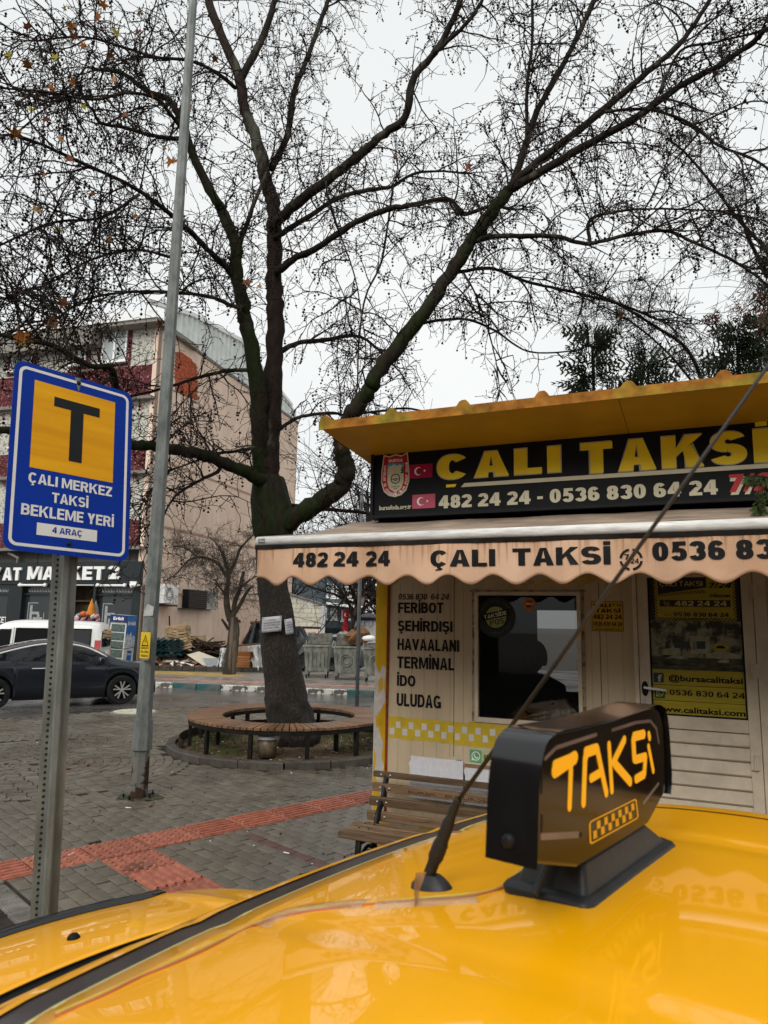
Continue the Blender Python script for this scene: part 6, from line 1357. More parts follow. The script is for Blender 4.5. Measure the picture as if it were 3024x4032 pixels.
# ================================================================ CARS
def lerp(a,b,t): return a+(b-a)*t
def curve(P):
    def f(x):
        if x <= P[0][0]: return P[0][1]
        for i in range(len(P)-1):
            (x0,y0),(x1,y1) = P[i],P[i+1]
            if x <= x1:
                t = (x-x0)/(x1-x0); m0 = (P[min(i+1,len(P)-1)][1]-P[max(i-1,0)][1])/(P[min(i+1,len(P)-1)][0]-P[max(i-1,0)][0]); m1 = (P[min(i+2,len(P)-1)][1]-P[i][1])/(P[min(i+2,len(P)-1)][0]-P[i][0]); h = x1-x0
                m0 *= h; m1 *= h
                return (2*t**3-3*t*t+1)*y0+(t**3-2*t*t+t)*m0+(-2*t**3+3*t*t)*y1+(t**3-t*t)*m1
        return P[-1][1]
    return f
def car(name, lab, cat, loc, rotz, top, belt, W, wheels, wr, sill, xs0, xs1, paint, tumb=.22, taper=None):
    T = thing(name, lab, cat, loc, rotz)
    taper = taper or (lambda x: 1.)
    def bottom(x):
        b = sill(x)
        for wx in wheels:
            if abs(x-wx) < wr*1.12: b = max(b, math.sqrt((wr*1.12)**2-(x-wx)**2)+wr*.98)
        return b
    def sec(x):
        w = W/2*taper(x); bo_ = bottom(x); be = max(belt(x), bo_+.06); tp_ = max(top(x), be+.01); g = min(1,(tp_-be)/.45); yr = w*(.93-tumb*g)
        return [(w*.90,bo_),(w*.985,lerp(bo_,be,.12)),(w*.99,lerp(bo_,be,.3)),(w,lerp(bo_,be,.55)),(w*.985,lerp(bo_,be,.85)),(w*.95,be),(lerp(w*.945,yr,.35),lerp(be,tp_,.35)),(lerp(w*.945,yr,.75),lerp(be,tp_,.72)),(yr,lerp(be,tp_,.90)),(yr*.88,lerp(be,tp_,.97)),(yr*.6,tp_),(0,tp_+.012*g)]
    X = sorted(set([xs0+(xs1-xs0)*i/70 for i in range(71)]+[wx+s*wr*1.12*math.cos(a) for wx in wheels for s in (-1,1) for a in (0,.3,.7,1.1)]))
    X = [x for x in X if xs0 <= x <= xs1]
    mb = MB(); rows = []
    for x in X:
        S = sec(x); rows.append([(x,-y,z) for y,z in S]+[(x,y,z) for y,z in S[::-1][1:]])
    mb.grid(rows); n_ = len(rows[0])
    for r in (rows[0], rows[-1]): mb.add(r, [tuple(range(n_))])
    mb.build('body', paint, T, smooth=True)
    mb = MB(); mb.bx(xs0+.15,xs1-.15,-W*.43,W*.43,.2,min(top(xs0+.6),belt((xs0+xs1)/2))-.1); mb.build('underbody', m_black, T)
    def side_y(x,z):
        S = sec(x)
        for (y0,z0),(y1,z1) in zip(S,S[1:]):
            if z0 <= z <= z1+1e-9: return lerp(y0,y1,(z-z0)/(z1-z0+1e-9))
        return S[-2][0]
    return T, sec, side_y
def side_window(T, side_y, xa, xb, zlo, zhi, m, both=True, off=.008, name='side_window', n=14):
    for s in ((-1,1) if both else (-1,)):
        mb = MB(); rows = []
        for i in range(n+1):
            x = xa+(xb-xa)*i/n; lo = zlo(x); hi = max(zhi(x), lo+.004); rows.append([(x, s*(side_y(x,lerp(lo,hi,j/5))+off), lerp(lo,hi,j/5)) for j in range(6)])
        mb.grid(rows); mb.build(name, m, T, smooth=True)
def wheel(T, x, y, r, w, spokes=5, alloy=True):
    mb = MB(); RX = Matrix.Rotation(R_(90),3,'X'); sgn = -1 if y < 0 else 1
    mb.lathe([(r*.68,-w/2),(r*.94,-w/2),(r,-w*.35),(r,w*.35),(r*.94,w/2),(r*.68,w/2),(r*.66,w*.3),(r*.66,-w*.3),(r*.68,-w/2)], (0,0,0), 32, R=RX); ob = mb.build('wheel', m_tyre, T, smooth=False); ob.location = (x,y,r)
    fo = w/2-.005
    mb = MB(); mb.lathe([(.0001,.0),(r*.66,0)], (0,sgn*.02,0), 28, R=RX); mb.lathe([(r*.62,w*.4*-sgn*-1*0+.0),(r*.68,.0)],(0,sgn*fo,0),28,R=RX); mb.build('hub_back', m_black, ob)
    mb = MB(); f2 = frame((0,0,0),(1,0,0),(0,sgn,0))
    for k in range(spokes):
        for dd_ in ((-.16,.16) if alloy else (0,)):
            a = 2*math.pi*k/spokes+.3; a1 = a+dd_*.45; a2 = a+dd_*1.5; p0 = (math.cos(a1)*r*.12, math.sin(a1)*r*.12); p1 = (math.cos(a2)*r*.64, math.sin(a2)*r*.64); nx,nz = -math.sin(a), math.cos(a); wd_ = r*.035
            mb.prism([(p0[0]-nx*wd_,p0[1]-nz*wd_),(p1[0]-nx*wd_*1.5,p1[1]-nz*wd_*1.5),(p1[0]+nx*wd_*1.5,p1[1]+nz*wd_*1.5),(p0[0]+nx*wd_,p0[1]+nz*wd_)], fo-.035-.002*(dd_>0), fo-.01-.001*(dd_>0), f2)
    disc = [(.13*r*math.cos(b), .13*r*math.sin(b)) for b in [i*math.pi/6 for i in range(12)]]; mb.prism(disc, fo-.03, fo-.004, f2)
    n=28; vs=[f2(q*math.cos(2*math.pi*i/n),fo-.004,q*math.sin(2*math.pi*i/n)) for q in (r*.62,r*.665) for i in range(n)]; mb.add(vs,[(i,(i+1)%n,(i+1)%n+n,i+n) for i in range(n)])
    mb.build('rim', mat('alloy', (.62,.60,.58), .35, .7, var=.1), ob)
# navy sedan
pF = gz(475,2773); hd_ = Vector((math.cos(R_(34)), math.sin(R_(34)), 0)); WB = 2.62; side_n = Vector((hd_.y,-hd_.x,0))
org = pF - hd_*(WB/2) - side_n*.86
m_navy = mat('navy_paint', (.010,.013,.020), .3, .2, var=.1, scale=2, coat=.8)
top = curve([(-2.25,.98),(-2.1,1.04),(-1.75,1.08),(-1.1,1.28),(-.45,1.42),(.1,1.43),(.55,1.34),(1.0,1.12),(1.3,.99),(1.75,.91),(1.95,.80),(2.05,.62),(2.09,.5)])
belt = curve([(-2.25,.93),(-1.5,.98),(0,.95),(1.0,.93),(1.3,.90),(1.75,.83),(1.95,.72),(2.06,.52)])
T, sec, sy = car('sedan_car', 'dark navy sedan with chrome window line passing on the road at the left', 'car', org, R_(34), top, belt, 1.76, (-WB/2,WB/2), .325, lambda x: .20+.1*max(0,abs(x)-2.0), -2.25, 2.09, m_navy, taper=lambda x: 1-.10*max(0,(abs(x)-1.5)/.75)**2)
hi = lambda x: top(x)-.085
side_window(T, sy, -1.45, -.35, lambda x: belt(x)+.035, hi, m_glass_dark); side_window(T, sy, -.28, .98, lambda x: belt(x)+.035, lambda x: min(hi(x), belt(x)+.05+max(0,(1.06-x))*.6), m_glass_dark)
for s in (-1,1):
    mb = MB(); mb.tube([(x, s*(sy(x,hi(x)+.012)+.01), hi(x)+.012) for x in [-1.75+i*.1 for i in range(28)]], .020, 5); mb.build('chrome_strip', m_white, T, smooth=True)
    mb = MB(); mb.tube([(x, s*(sy(x,.82)+.012), .835) for x in (-.62,-.45,-.3)], .016, 6); mb.build('door_handle', m_chrome, T)
    mb = MB(); mb.box((.80,s*.97,1.0),(.12,.20,.13)); mb.build('mirror', m_navy, T, bevel=.03)
    mb = MB(); rows=[[(x,s*(sy(x,z)+.005),z) for z in (.66,.70,.74)] for x in (1.85,1.93,2.0,2.04)]; mb.grid(rows); mb.build('headlight', m_chrome, T, smooth=True)
    for xd in (-.31,.98,-1.2):
        mb = MB(); zs_ = [.30,.45,.6,.75,.88,.93]; mb.grid([[(xd+(.0 if z>.5 else .0)-.004,s*(sy(xd,z)+.002),z) for z in zs_],[(xd+.004,s*(sy(xd,z)+.002),z) for z in zs_]]); mb.build('door_gap', m_black, T)
    mb = MB(); mb.bx(-.95,.95,s*.80-.03,s*.80+.03,.17,.25); mb.build('side_skirt', m_black, T)
mb = MB(); rows = [[(x,y,top(x)+.012-.03*(y/.62)**2) for y in [-.60+.12*i for i in range(11)]] for x in (.62,.75,.9,1.05,1.18)]; mb.grid(rows); mb.build('windscreen', m_glass_dark, T, smooth=True)
mb = MB(); rows = [[(x,y,top(x)+.012-.03*(y/.62)**2) for y in [-.60+.12*i for i in range(11)]] for x in (-1.7,-1.4,-1.1,-.85)]; mb.grid(rows); mb.build('rear_window', m_glass_dark, T, smooth=True)
for x in (-WB/2,WB/2):
    for y in (-.80,.80): wheel(T,x,y,.325,.21)
# white van behind it
pR = at(385,2600,20.6); hv = R_(190); hdv = Vector((math.cos(hv),math.sin(hv),0)); sdv = Vector((-hdv.y,hdv.x,0))   # its left side faces us
RC = Vector((at(388,2520,20.6).x, 20.6, 0)); orgv = RC + hdv*1.95 - sdv*.80
m_vw = mat('van_white', (.70,.70,.68), .35, var=.05, coat=.6)
topv = curve([(-2.0,1.60),(-1.93,1.78),(-1.5,1.84),(0,1.86),(.6,1.80),(1.0,1.55),(1.35,1.24),(1.6,1.12),(1.9,.95),(2.0,.7)])
beltv = curve([(-2.0,1.0),(0,1.02),(1.3,1.02),(1.6,.98),(2.0,.66)])
T, sec, sy = car('white_van', 'white compact van with tall red tail lamp parked behind the navy sedan', 'van', orgv, hv, topv, beltv, 1.68, (-1.3,1.28), .31, lambda x: .25, -2.0, 2.0, m_vw, tumb=.12)
for xa,xb in ((-1.72,-.75),(-.62,.28)): 
    side_window(T, sy, xa, xb, lambda x: 1.08, lambda x: 1.62, m_glass_dark)
    for s in (-1,1):
        mb = MB(); P=[(xa,1.08),(xb,1.08),(xb,1.62),(xa,1.62),(xa,1.08)]; mb.tube([(x,s*(sy(x,z)+.01),z) for x,z in P],.022,5); mb.build('window_rubber', m_black, T)
side_window(T, sy, .40, 1.22, lambda x: 1.06, lambda x: min(1.60, topv(x)-.16), m_glass_dark)
for s in (-1,1):
    mb = MB(); mb.grid([[(x,s*(sy(-1.9,z)*.99+.012),z) for z in (.72,.95,1.15,1.32)] for x in (-2.01,-1.9,-1.84)]); mb.build('tail_lamp', mat('tail_red', (.42,.008,.01), .2, coat=.8), T)
    mb = MB(); mb.box((.95,s*.95,1.12),(.12,.22,.2)); mb.build('mirror', m_black, T, bevel=.03)
    mb = MB(); mb.grid([[(x,s*(sy(x,z)+.003),z) for z in (.4,.7,1.0,1.3,1.66)] for x in (.33,.34)]); mb.build('door_gap', m_black, T)
mb = MB(); mb.prism(rrect(-.60,.60,1.12,1.62,.1), 2.005,2.02, frame((0,0,0),(0,1,0),(-1,0,0))); mb.build('rear_window', m_glass_dark, T)
mb = MB(); mb.box((-2.03,.0,.95),(.03,.52,.12)); mb.build('number_plate', m_white, T); mb = MB(); mb.box((-2.03,.0,.5),(.1,1.6,.26)); mb.build('bumper', m_conc, T, bevel=.04)
mb = MB(); mb.tube([(-2.03,.1,1.12),(-2.04,.4,1.35)],.012,5); mb.build('rear_wiper', m_black, T)
mb = MB(); rows = [[(x,y,topv(x)+.012-.03*(y/.62)**2) for y in [-.62+.124*i for i in range(11)]] for x in (.78,.9,1.05,1.2,1.33)]; mb.grid(rows); mb.build('windscreen', m_glass_dark, T, smooth=True)
for x in (-1.3,1.28):
    for y in (-.76,.76): wheel(T,x,y,.31,.2,6,False)
# red and white delivery car far left, seen past the van
T, sec, sy = car('delivery_car', 'white delivery car with a red disc, only its rear seen at the left edge', 'car', Vector((at(-60,2600,26).x-.9,26,0)), R_(180), curve([(-2.0,1.35),(-1.9,1.5),(0,1.55),(.8,1.45),(1.4,1.05),(2.0,.7)]), curve([(-2,1.0),(1.3,1.0),(2,.65)]), 1.68, (-1.3,1.3), .31, lambda x:.25, -2.0, 2.0, m_vw)
mb = MB(); mb.grid([[(x,(sy(x,z)+.01),z) for z in (.35,.6,.85,.98)] for x in (-1.9,-1.6,-1.2,-1.0)]); mb.build('red_panel', m_red_ink, T)
mb = MB(); mb.bx(-1.9,.3,-.5,.5,1.56,1.62); mb.build('roof_rack', m_red_ink, T)
for x in (-1.3,1.3):
    for y in (-.76,.76): wheel(T,x,y,.31,.2,6,False)

# ================================================================ BINS, RUBBLE
m_bin = mat('bin_zinc', (.19,.20,.165), .55, .5, var=.35, scale=6, bump=.15, stretch=(1,1,.5), col2=(.30,.31,.27))
m_lid = mat('bin_lid', (.10,.095,.08), .6, .3, var=.4, scale=8)
def bin_(x, y, lab, lid_open, idx):
    p = gz(x, y, .1); T = thing('wheeled_bin', lab, 'bin', Vector((p.x,p.y+.4,.1)), R_(-4), group='galvanised bins by the kerb'); T.scale = (.90,.9,.94)
    w = .46; fr_ = frame((0,-.4,0),(1,0,0),(0,-1,0))
    mb = MB(); b0,b1,t0,t1 = .40,.30,.47,.42
    mb.add([(-b0,-b1,.22),(b0,-b1,.22),(b0,b1,.22),(-b0,b1,.22),(-t0,-t1,1.10),(t0,-t1,1.10),(t0,t1,1.10),(-t0,t1,1.10)],[(3,2,1,0),(4,5,6,7),(0,1,5,4),(1,2,6,5),(2,3,7,6),(3,0,4,7)]); mb.build('tub', m_bin, T, bevel=.03)
    mb = MB(); mb.bx(-.5,.5,-.46,.46,1.10,1.15); mb.build('rim', m_bin, T)
    mb = MB(); fy = lambda z: -(b1+(t1-b1)*(z-.22)/.88)-.012
    if idx == 0:
        for k in range(5):
            x_ = -.30+k*.15; mb.add([(x_-.025,fy(.4),.4),(x_+.025,fy(.4),.4),(x_+.025,fy(.95),.95),(x_-.025,fy(.95),.95),(x_-.015,fy(.42)-.02,.42),(x_+.015,fy(.42)-.02,.42),(x_+.015,fy(.93)-.02,.93),(x_-.015,fy(.93)-.02,.93)],[(0,1,5,4),(1,2,6,5),(2,3,7,6),(3,0,4,7),(4,5,6,7)])
    else:
        for r1 in (.21,.13):
            n=24; vs=[]
            for q,dp in ((r1-.03,.0),(r1-.015,-.022),(r1+.015,-.022),(r1+.03,.0)): vs += [(q*math.cos(2*math.pi*i/n),fy(.68+q*math.sin(2*math.pi*i/n))+dp,.68+q*math.sin(2*math.pi*i/n)) for i in range(n)]
            mb.add(vs,[(k*n+i,k*n+(i+1)%n,(k+1)*n+(i+1)%n,(k+1)*n+i) for k in range(3) for i in range(n)])
        for k in (-1,1): mb.add([(k*.34-.02,fy(.42),.42),(k*.34+.02,fy(.42),.42),(k*.34+.02,fy(.95)-.015,.95),(k*.34-.02,fy(.95)-.015,.95)],[(0,1,2,3)])
    mb.build('pressed_rib', m_bin, T)
    for x_ in (-.36,.36):
        for y_ in (-.28,.28):
            mb = MB(); mb.lathe([(.0001,-.02),(.075,-.02),(.08,0),(.075,.02),(.0001,.02)],(x_,y_,.08),12,R=Matrix.Rotation(R_(90),3,'Y')); mb.build('castor', m_tyre, T)
            mb = MB(); mb.bx(x_-.05,x_+.05,y_-.04,y_+.04,.14,.34); mb.build('castor_bracket', m_bin, T)
    if lid_open: 
        mb = MB(); mb.box((0,.44,1.36),(.96,.06,.42),Matrix.Rotation(R_(-12),3,'X')); mb.build('open_lid', m_lid, T, bevel=.02)
    else:
        mb = MB(); mb.lathe([(.5,1.15),(.45,1.24),(.3,1.29),(.0001,1.31)],(0,0,0),16); mb.build('lid', m_lid, T)
    for s in (-1,1): mb = MB(); mb.tube([(s*.5,.3,1.12),(s*.53,.44,1.3)],.02,6); mb.build('hinge_arm', m_bin, T)
    return T
bin_(1244,2672,'leftmost galvanised wheeled bin with five upright ribs and open lid',True,0)
bin_(1363,2680,'middle galvanised wheeled bin with ring emblem, open lid and a crushed brown carton on top',True,1)
bin_(1482,2688,'rightmost galvanised wheeled bin, half hidden behind the kiosk corner post',False,2)
m_card = mat('brown_card', (.17,.085,.045), .85, var=.3, scale=5)
def crumple(name, lab, cat, c, s, m, jit=.35, n=7, flat=1., smooth=False):
    mb = MB(); rows = []
    for i in range(n+1):
        a = -math.pi/2+math.pi*i/n; rows.append([(s[0]*math.cos(a)*math.cos(b)*(1+jit*(random.random()-.5)), s[1]*math.cos(a)*math.sin(b)*(1+jit*(random.random()-.5)), s[2]*(math.sin(a)+1)*(1+jit*(random.random()-.5))*flat) for b in [2*math.pi*j/12 for j in range(12)]])
    mb.grid(rows, closed=True); o = mb.build(name, m, smooth=smooth); o.location = c; return tag(o, lab, cat)
p = gz(1395,2680,.1)
crumple('cardboard_carton','crushed brown cardboard carton sticking out of the middle bin','carton',Vector((p.x+.05,p.y+.35,1.2)),(.42,.3,.27),m_card,.6,5)
crumple('white_bag','tied white plastic bag lying on the right bin','bag',Vector((gz(1448,2688,.1).x,gz(1448,2688,.1).y+.35,1.36)),(.22,.2,.10),m_white,.2,6,smooth=True)
m_blk = mat('black_tarp', (.025,.027,.03), .45, var=.4, scale=4, bump=.5, bscale=5)
m_gtarp = mat('grey_sheeting', (.30,.33,.34), .6, var=.3, scale=4)
crumple('rubbish_heap','heap of black and grey sheeting piled between and behind the bins','rubbish heap',at(1330,2610,28.5)-Vector((0,0,at(1330,2610,28.5).z)),(1.1,.9,.62),m_blk,.5,8)
crumple('rubbish_heap','black sheeting bundle beside the plane trunk left of the bins','rubbish heap',Vector((at(1175,2560,28).x,28,0)),(.75,.7,.72),m_blk,.5,8)
crumple('grey_heap','pale grey sheeted mound behind the left bin','rubbish heap',Vector((at(1240,2560,30).x,30,0)),(1.2,.8,.72),m_gtarp,.2,8)
crumple('parked_car_cover','small silver covered car roof behind the middle bin','car',Vector((at(1352,2530,31.5).x,31.5,0)),(.75,1.2,.78),m_gtarp,.08,10,smooth=True)
YR = 29.0
def rp(x,y,Y=YR): return at(x,y,Y)
def gp(x,Y=YR): return Vector((at(x,2600,Y).x,Y,.1))
m_crate = woodmat('pale_crate', (.26,.17,.09), (.50,.37,.22), 3, (1,6,6), .7, .2)
def crate(c, R3, lab):
    T = thing('wooden_crate', lab, 'crate', c, rot=R3, group='pale slatted crates on the rubble')
    for z in (.02,.12,.22):
        for s in (-1,1): mb = MB(); mb.bx(-.42,.42,s*.28-.01,s*.28+.01,z,z+.075); mb.build('slat', m_crate, T)
        for s in (-1,1): mb = MB(); mb.bx(s*.42-.012,s*.42+.012,-.268,.268,z,z+.075); mb.build('slat', m_crate, T)
    for i in range(4): mb = MB(); mb.bx(-.40,.40,-.26+i*.14,-.16+i*.14,.0,.015); mb.build('slat', m_crate, T)
    for s in (-1,1):
        for q in (-1,1): mb = MB(); mb.bx(s*.39-.02,s*.39+.02,q*.25-.02,q*.25+.02,0,.31); mb.build('corner_batten', m_crate, T)
cx0 = rp(697,2562,28.7)
Lc = ['lowest crate of the leaning pale stack on the rubble','second crate from the bottom of the leaning stack','middle crate of the leaning pale crate stack','fourth crate up the leaning stack, tipped right','topmost crate of the leaning pale stack']
for i,(x,y,rz,ry) in enumerate(((712,2562,.3,-.3),(702,2535,.1,-.22),(700,2515,.4,.18),(702,2500,-.1,-.15),(700,2488,.25,-.2))):
    crate(rp(x,y,28.7), Matrix.Rotation(rz,3,'Z')@Matrix.Rotation(ry,3,'Y'), Lc[i])
crate(rp(765,2532,29.6), Matrix.Rotation(.1,3,'Z')@Matrix.Rotation(-.05,3,'Y'), 'single pale crate lying right of the leaning stack')
m_oc = woodmat('orange_crate_wood', (.20,.07,.02), (.38,.16,.055), 3, (1,7,7), .6, .2)
for i,(y,lab) in enumerate(((2635,'lower orange brown wooden box between the small tree and the white sheet'),(2598,'upper orange brown wooden box with white packing below it, right of the small tree'))):
    T = thing('wooden_box', lab, 'box', rp(958,y,27.2), R_(-12)); H_ = .33
    for k in range(4):
        mb = MB(); mb.bx(-.36,.36,-.3,-.27,k*H_/4+.005,(k+1)*H_/4-.008); mb.build('board', m_oc, T); mb = MB(); mb.bx(.33,.36,-.268,.3,k*H_/4+.005,(k+1)*H_/4-.008); mb.build('board', m_oc, T)
    mb = MB(); mb.bx(-.35,.32,-.26,.29,.0,H_-.03); mb.build('lining', m_black, T)
m_teal = mat('teal_sheet', (.028,.085,.095), .5, .2, var=.3, scale=4)
T = thing('corrugated_sheets', 'stack of dark teal corrugated sheets left of the crates', 'metal sheets', rp(660,2570,28.6))
for i in range(9):
    mb = MB(); rows=[[],[]]
    for k in range(22): x = -.62+k*.06; rows[0].append((x,-.4,.05*((k//2)%2))); rows[1].append((x,.5,.05*((k//2)%2)))
    mb.grid(rows); o = mb.build('sheet', m_teal, T, solid=.012); o.location = (random.gauss(0,.03),0,i*.075-.1); o.rotation_euler=(random.gauss(.1,.03),-.06,random.gauss(0,.04))
m_brn = mat('charred_wood', (.045,.030,.020), .85, var=.6, island=.7, bump=.3)
mb = MB()
for i in range(330):
    t = random.random(); c = rp(lerp(730,895,t), 2592-60*math.exp(-((t-.55)/.33)**2)*random.random()-4, YR+random.uniform(-.5,.9)); L_ = random.uniform(.4,1.3); a = random.gauss(0,.35); R3 = Matrix.Rotation(random.gauss(0,.5),3,'Z')@Matrix.Rotation(a,3,'Y')
    mb.box(c,(L_,random.uniform(.03,.08),random.uniform(.02,.06)),R3)
for x0,y0,x1,y1 in ((800,2540,842,2510),(668,2480,667,2425),(855,2560,905,2535),(780,2560,850,2530)): a=rp(x0,y0);b=rp(x1,y1); mb.tube([a,b],.03,5)
tag(mb.build('timber_heap', m_brn), 'heap of dark broken timber and sticks against the peach wall', 'timber heap', kind='stuff')
pb_ = thing('rubble_boards', 'spread of broken boards, laminate and tile pieces along the low dark kerb', 'rubble', gp(700,28))
bm = [mat('board_cream', (.60,.55,.42), .6, var=.08), mat('board_terracotta', (.28,.12,.075), .75), mat('board_dark', (.04,.032,.028), .8), m_white, mat('board_grey', (.28,.30,.32), .5), mat('board_brown', (.14,.08,.05), .8)]
for i in range(150):
    t = random.random(); x = lerp(612,860,t**.9); y = random.uniform(2585,2628); Yd = 29.2-1.6*(y-2585)/43
    s = random.uniform(.15,.6); mb = MB(); mb.box((0,0,0),(s,s*random.uniform(.3,.9),.025)); o = mb.build('board', random.choice([bm[2],bm[3],bm[1],bm[5],bm[3],bm[4],bm[2],bm[0],bm[1]]), pb_)
    o.location = rp(x,y,Yd)-pb_.location; o.rotation_euler = (random.gauss(.35,.3),random.gauss(0,.25),random.gauss(0,.7))
mb = MB(); c = rp(810,2607,27.7); mb.prism([(-.75,.25),(-.3,.38),(.55,.1),(.4,-.25),(-.1,-.12)],0,.02,frame((0,0,0),(1,0,0),(0,-.8,.6),(0,.3,1))); o = mb.build('board', bm[0], pb_); o.location = c-pb_.location
mb = MB(); mb.prism([(-.5,.2),(.45,.22),(.5,-.3),(-.1,-.33)],0,.02,frame((0,0,0),(1,0,0),(0,-.8,.6),(0,.3,1))); o = mb.build('board', bm[4], pb_); o.location = rp(845,2615,27.6)-pb_.location
mb = MB(); c0_ = rp(610,2600,29.2)
rows = []
for i in range(14):
    x = 600+i*20; rows.append([rp(x,2635,28.0)-Vector((0,0,.2)), rp(x,2612-random.uniform(0,6),28.6), rp(x,2590-random.uniform(0,10),29.4), rp(x,2585,30.2), rp(x,2610,31)])
mb.grid(rows); tag(mb.build('earth_mound', mat('mound_earth', (.045,.035,.028), .95, var=.5, bump=.6)), 'dark earth and ash mound under the rubble', 'mound', kind='stuff')
m_plast = mat('white_sheeting', (.60,.60,.58), .35, var=.15, scale=3, bump=.9, bscale=4)
def sheet(lab, pts, Y, name='plastic_sheet', m=m_plast, amp=.10, cat='sheeting'):
    mb = MB(); n=10; rows=[]
    for i in range(n+1):
        t=i/n; L0 = Vector(pts[0]).lerp(Vector(pts[3]),t); R0 = Vector(pts[1]).lerp(Vector(pts[2]),t); row=[]
        for j in range(n+1):
            q = L0.lerp(R0,j/n); row.append(rp(q.x+random.uniform(-3,3),q.y+random.uniform(-2,2),Y+random.uniform(-amp,amp)+.25*math.sin(j*1.3)-.5*t))
        rows.append(row)
    mb.grid(rows); tag(mb.build(name, m, smooth=True, solid=.01), lab, cat)
sheet('crumpled white plastic sheet draped left of the small pollarded tree', [(868,2552),(905,2550),(890,2632),(855,2630)], 27.6)
sheet('crumpled white plastic sheet draped between the wooden boxes and the big trunk', [(975,2545),(1045,2535),(1050,2642),(1000,2640)], 27.2)
sheet('black tarpaulin slung over a frame behind the small tree', [(990,2452),(1035,2450),(1040,2535),(955,2540)], 29.5, 'black_tarpaulin', m_blk, .05, 'tarpaulin')
mb = MB(); mb.tube([rp(985,2451,29.4),rp(1040,2449,29.6)],.06,5); mb.bx(0,0,0,0,0,0); a=rp(925,2542,28.2); b=rp(1045,2533,28.2); mb.tube([a,b],.035,5); mb.tube([rp(950,2535,29.4),rp(1012,2436,29.4)],.03,5); tag(mb.build('makeshift_frame', bm[5]), 'rough wooden rails of a makeshift frame behind the white sheet', 'frame')
sheet('dark cloth hanging at the left of the bins beside the trunk', [(1118,2515),(1165,2510),(1160,2580),(1125,2580)], 28.5, 'dark_cloth', m_blk, .06, 'cloth')
# ================================================================ TREES
TBX = -1.39; TY = 11.44
tb = gz(1165,2950)
m_bark = patchy('plane_bark', (.024,.019,.015), (.075,.070,.052), 3.0, (.54,.60), .85, stretch=(1,1,.35), bump=1.0, dirt=.5)
m_moss = patchy('mossy_bark', (.034,.027,.020), (.020,.034,.008), 1.9, (.46,.60), .9, stretch=(1,1,.5), bump=1.0, dirt=.5)
m_stem = patchy('flaky_stem_bark', (.032,.021,.016), (.085,.085,.064), 2.4, (.56,.62), .85, stretch=(1,1,.35), bump=.9, dirt=.45)
m_twig = mat('twig_bark', (.022,.016,.013), .85, var=.4, scale=3)
def trunk_bark(name):
    if name in MATS: return MATS[name]
    m = bpy.data.materials.new(name); m.use_nodes = True; n = m.node_tree.nodes; L = m.node_tree.links; b = n['Principled BSDF']; b.inputs['Roughness'].default_value = .9
    t = n.new('ShaderNodeTexCoord'); mp = n.new('ShaderNodeMapping'); mp.inputs['Scale'].default_value = (1,1,.42); L.new(t.outputs['Object'], mp.inputs['Vector'])
    v = n.new('ShaderNodeTexVoronoi'); v.feature = 'DISTANCE_TO_EDGE'; v.inputs['Scale'].default_value = 24; nz = n.new('ShaderNodeTexNoise'); nz.inputs['Scale'].default_value = 9; nz.inputs['Detail'].default_value = 7
    mxv = n.new('ShaderNodeMix'); mxv.data_type = 'RGBA'; mxv.inputs[0].default_value = .3; L.new(mp.outputs[0], nz.inputs['Vector']); L.new(mp.outputs[0], mxv.inputs[6]); L.new(nz.outputs['Color'], mxv.inputs[7]); L.new(mxv.outputs[2], v.inputs['Vector'])
    rr = n.new('ShaderNodeValToRGB'); e = rr.color_ramp.elements; e[0].position = .0; e[1].position = .26; e[0].color = (.008,.006,.005,1); e[1].color = (.042,.032,.023,1); L.new(v.outputs['Distance'], rr.inputs[0])
    r2 = n.new('ShaderNodeValToRGB'); f = r2.color_ramp.elements; f[0].position=.35; f[1].position=.65; f[0].color=(.55,.5,.45,1); f[1].color=(1.2,1.15,1.05,1); n4 = n.new('ShaderNodeTexNoise'); n4.inputs['Scale'].default_value = 2.2; n4.inputs['Detail'].default_value = 5; L.new(t.outputs['Object'], n4.inputs['Vector']); L.new(n4.outputs['Fac'], r2.inputs[0])
    mm = n.new('ShaderNodeMix'); mm.data_type='RGBA'; mm.blend_type='MULTIPLY'; mm.inputs[0].default_value=1; L.new(rr.outputs[0],mm.inputs[6]); L.new(r2.outputs[0],mm.inputs[7]); L.new(mm.outputs[2], b.inputs['Base Color'])
    bp = n.new('ShaderNodeBump'); bp.inputs['Strength'].default_value = 1; bp.inputs['Distance'].default_value = .02; L.new(v.outputs['Distance'], bp.inputs['Height']); L.new(bp.outputs[0], b.inputs['Normal']); MATS[name]=m; return m
pt = thing('plane_tree', 'big bare plane tree with cracked trunk, forked stems and hanging seed balls', 'tree', Vector((TBX,TY,0)))
def vpt(x,y,Y): return av(x,y,Y)
def trunk_mesh(spec, n=40, amp=.035):
    mb = MB(); P, Rr = catmull([s[0] for s in spec], [s[1] for s in spec], 7); rows = []
    for k,(p,r) in enumerate(zip(P,Rr)):
        row = []
        for j in range(n):
            a = 2*math.pi*j/n; low = max(0, 1-p.z/.9)
            q = r*(1+amp*math.sin(a*5+p.z*1.1)+amp*.7*math.sin(a*9-p.z*2.3+1)+low*.17*abs(math.sin(a*2.5+.6))**1.5*1.1+random.uniform(-.012,.012))
            if abs(p.z-.62) < .13: q += .03*math.sin(a*4)*math.sin((p.z-.5)*20)
            row.append(p+Vector((math.cos(a)*q, math.sin(a)*q, 0)))
        rows.append(row)
    mb.grid(rows, closed=True); return mb
k_ = VS/2*TY/FPX*1.04
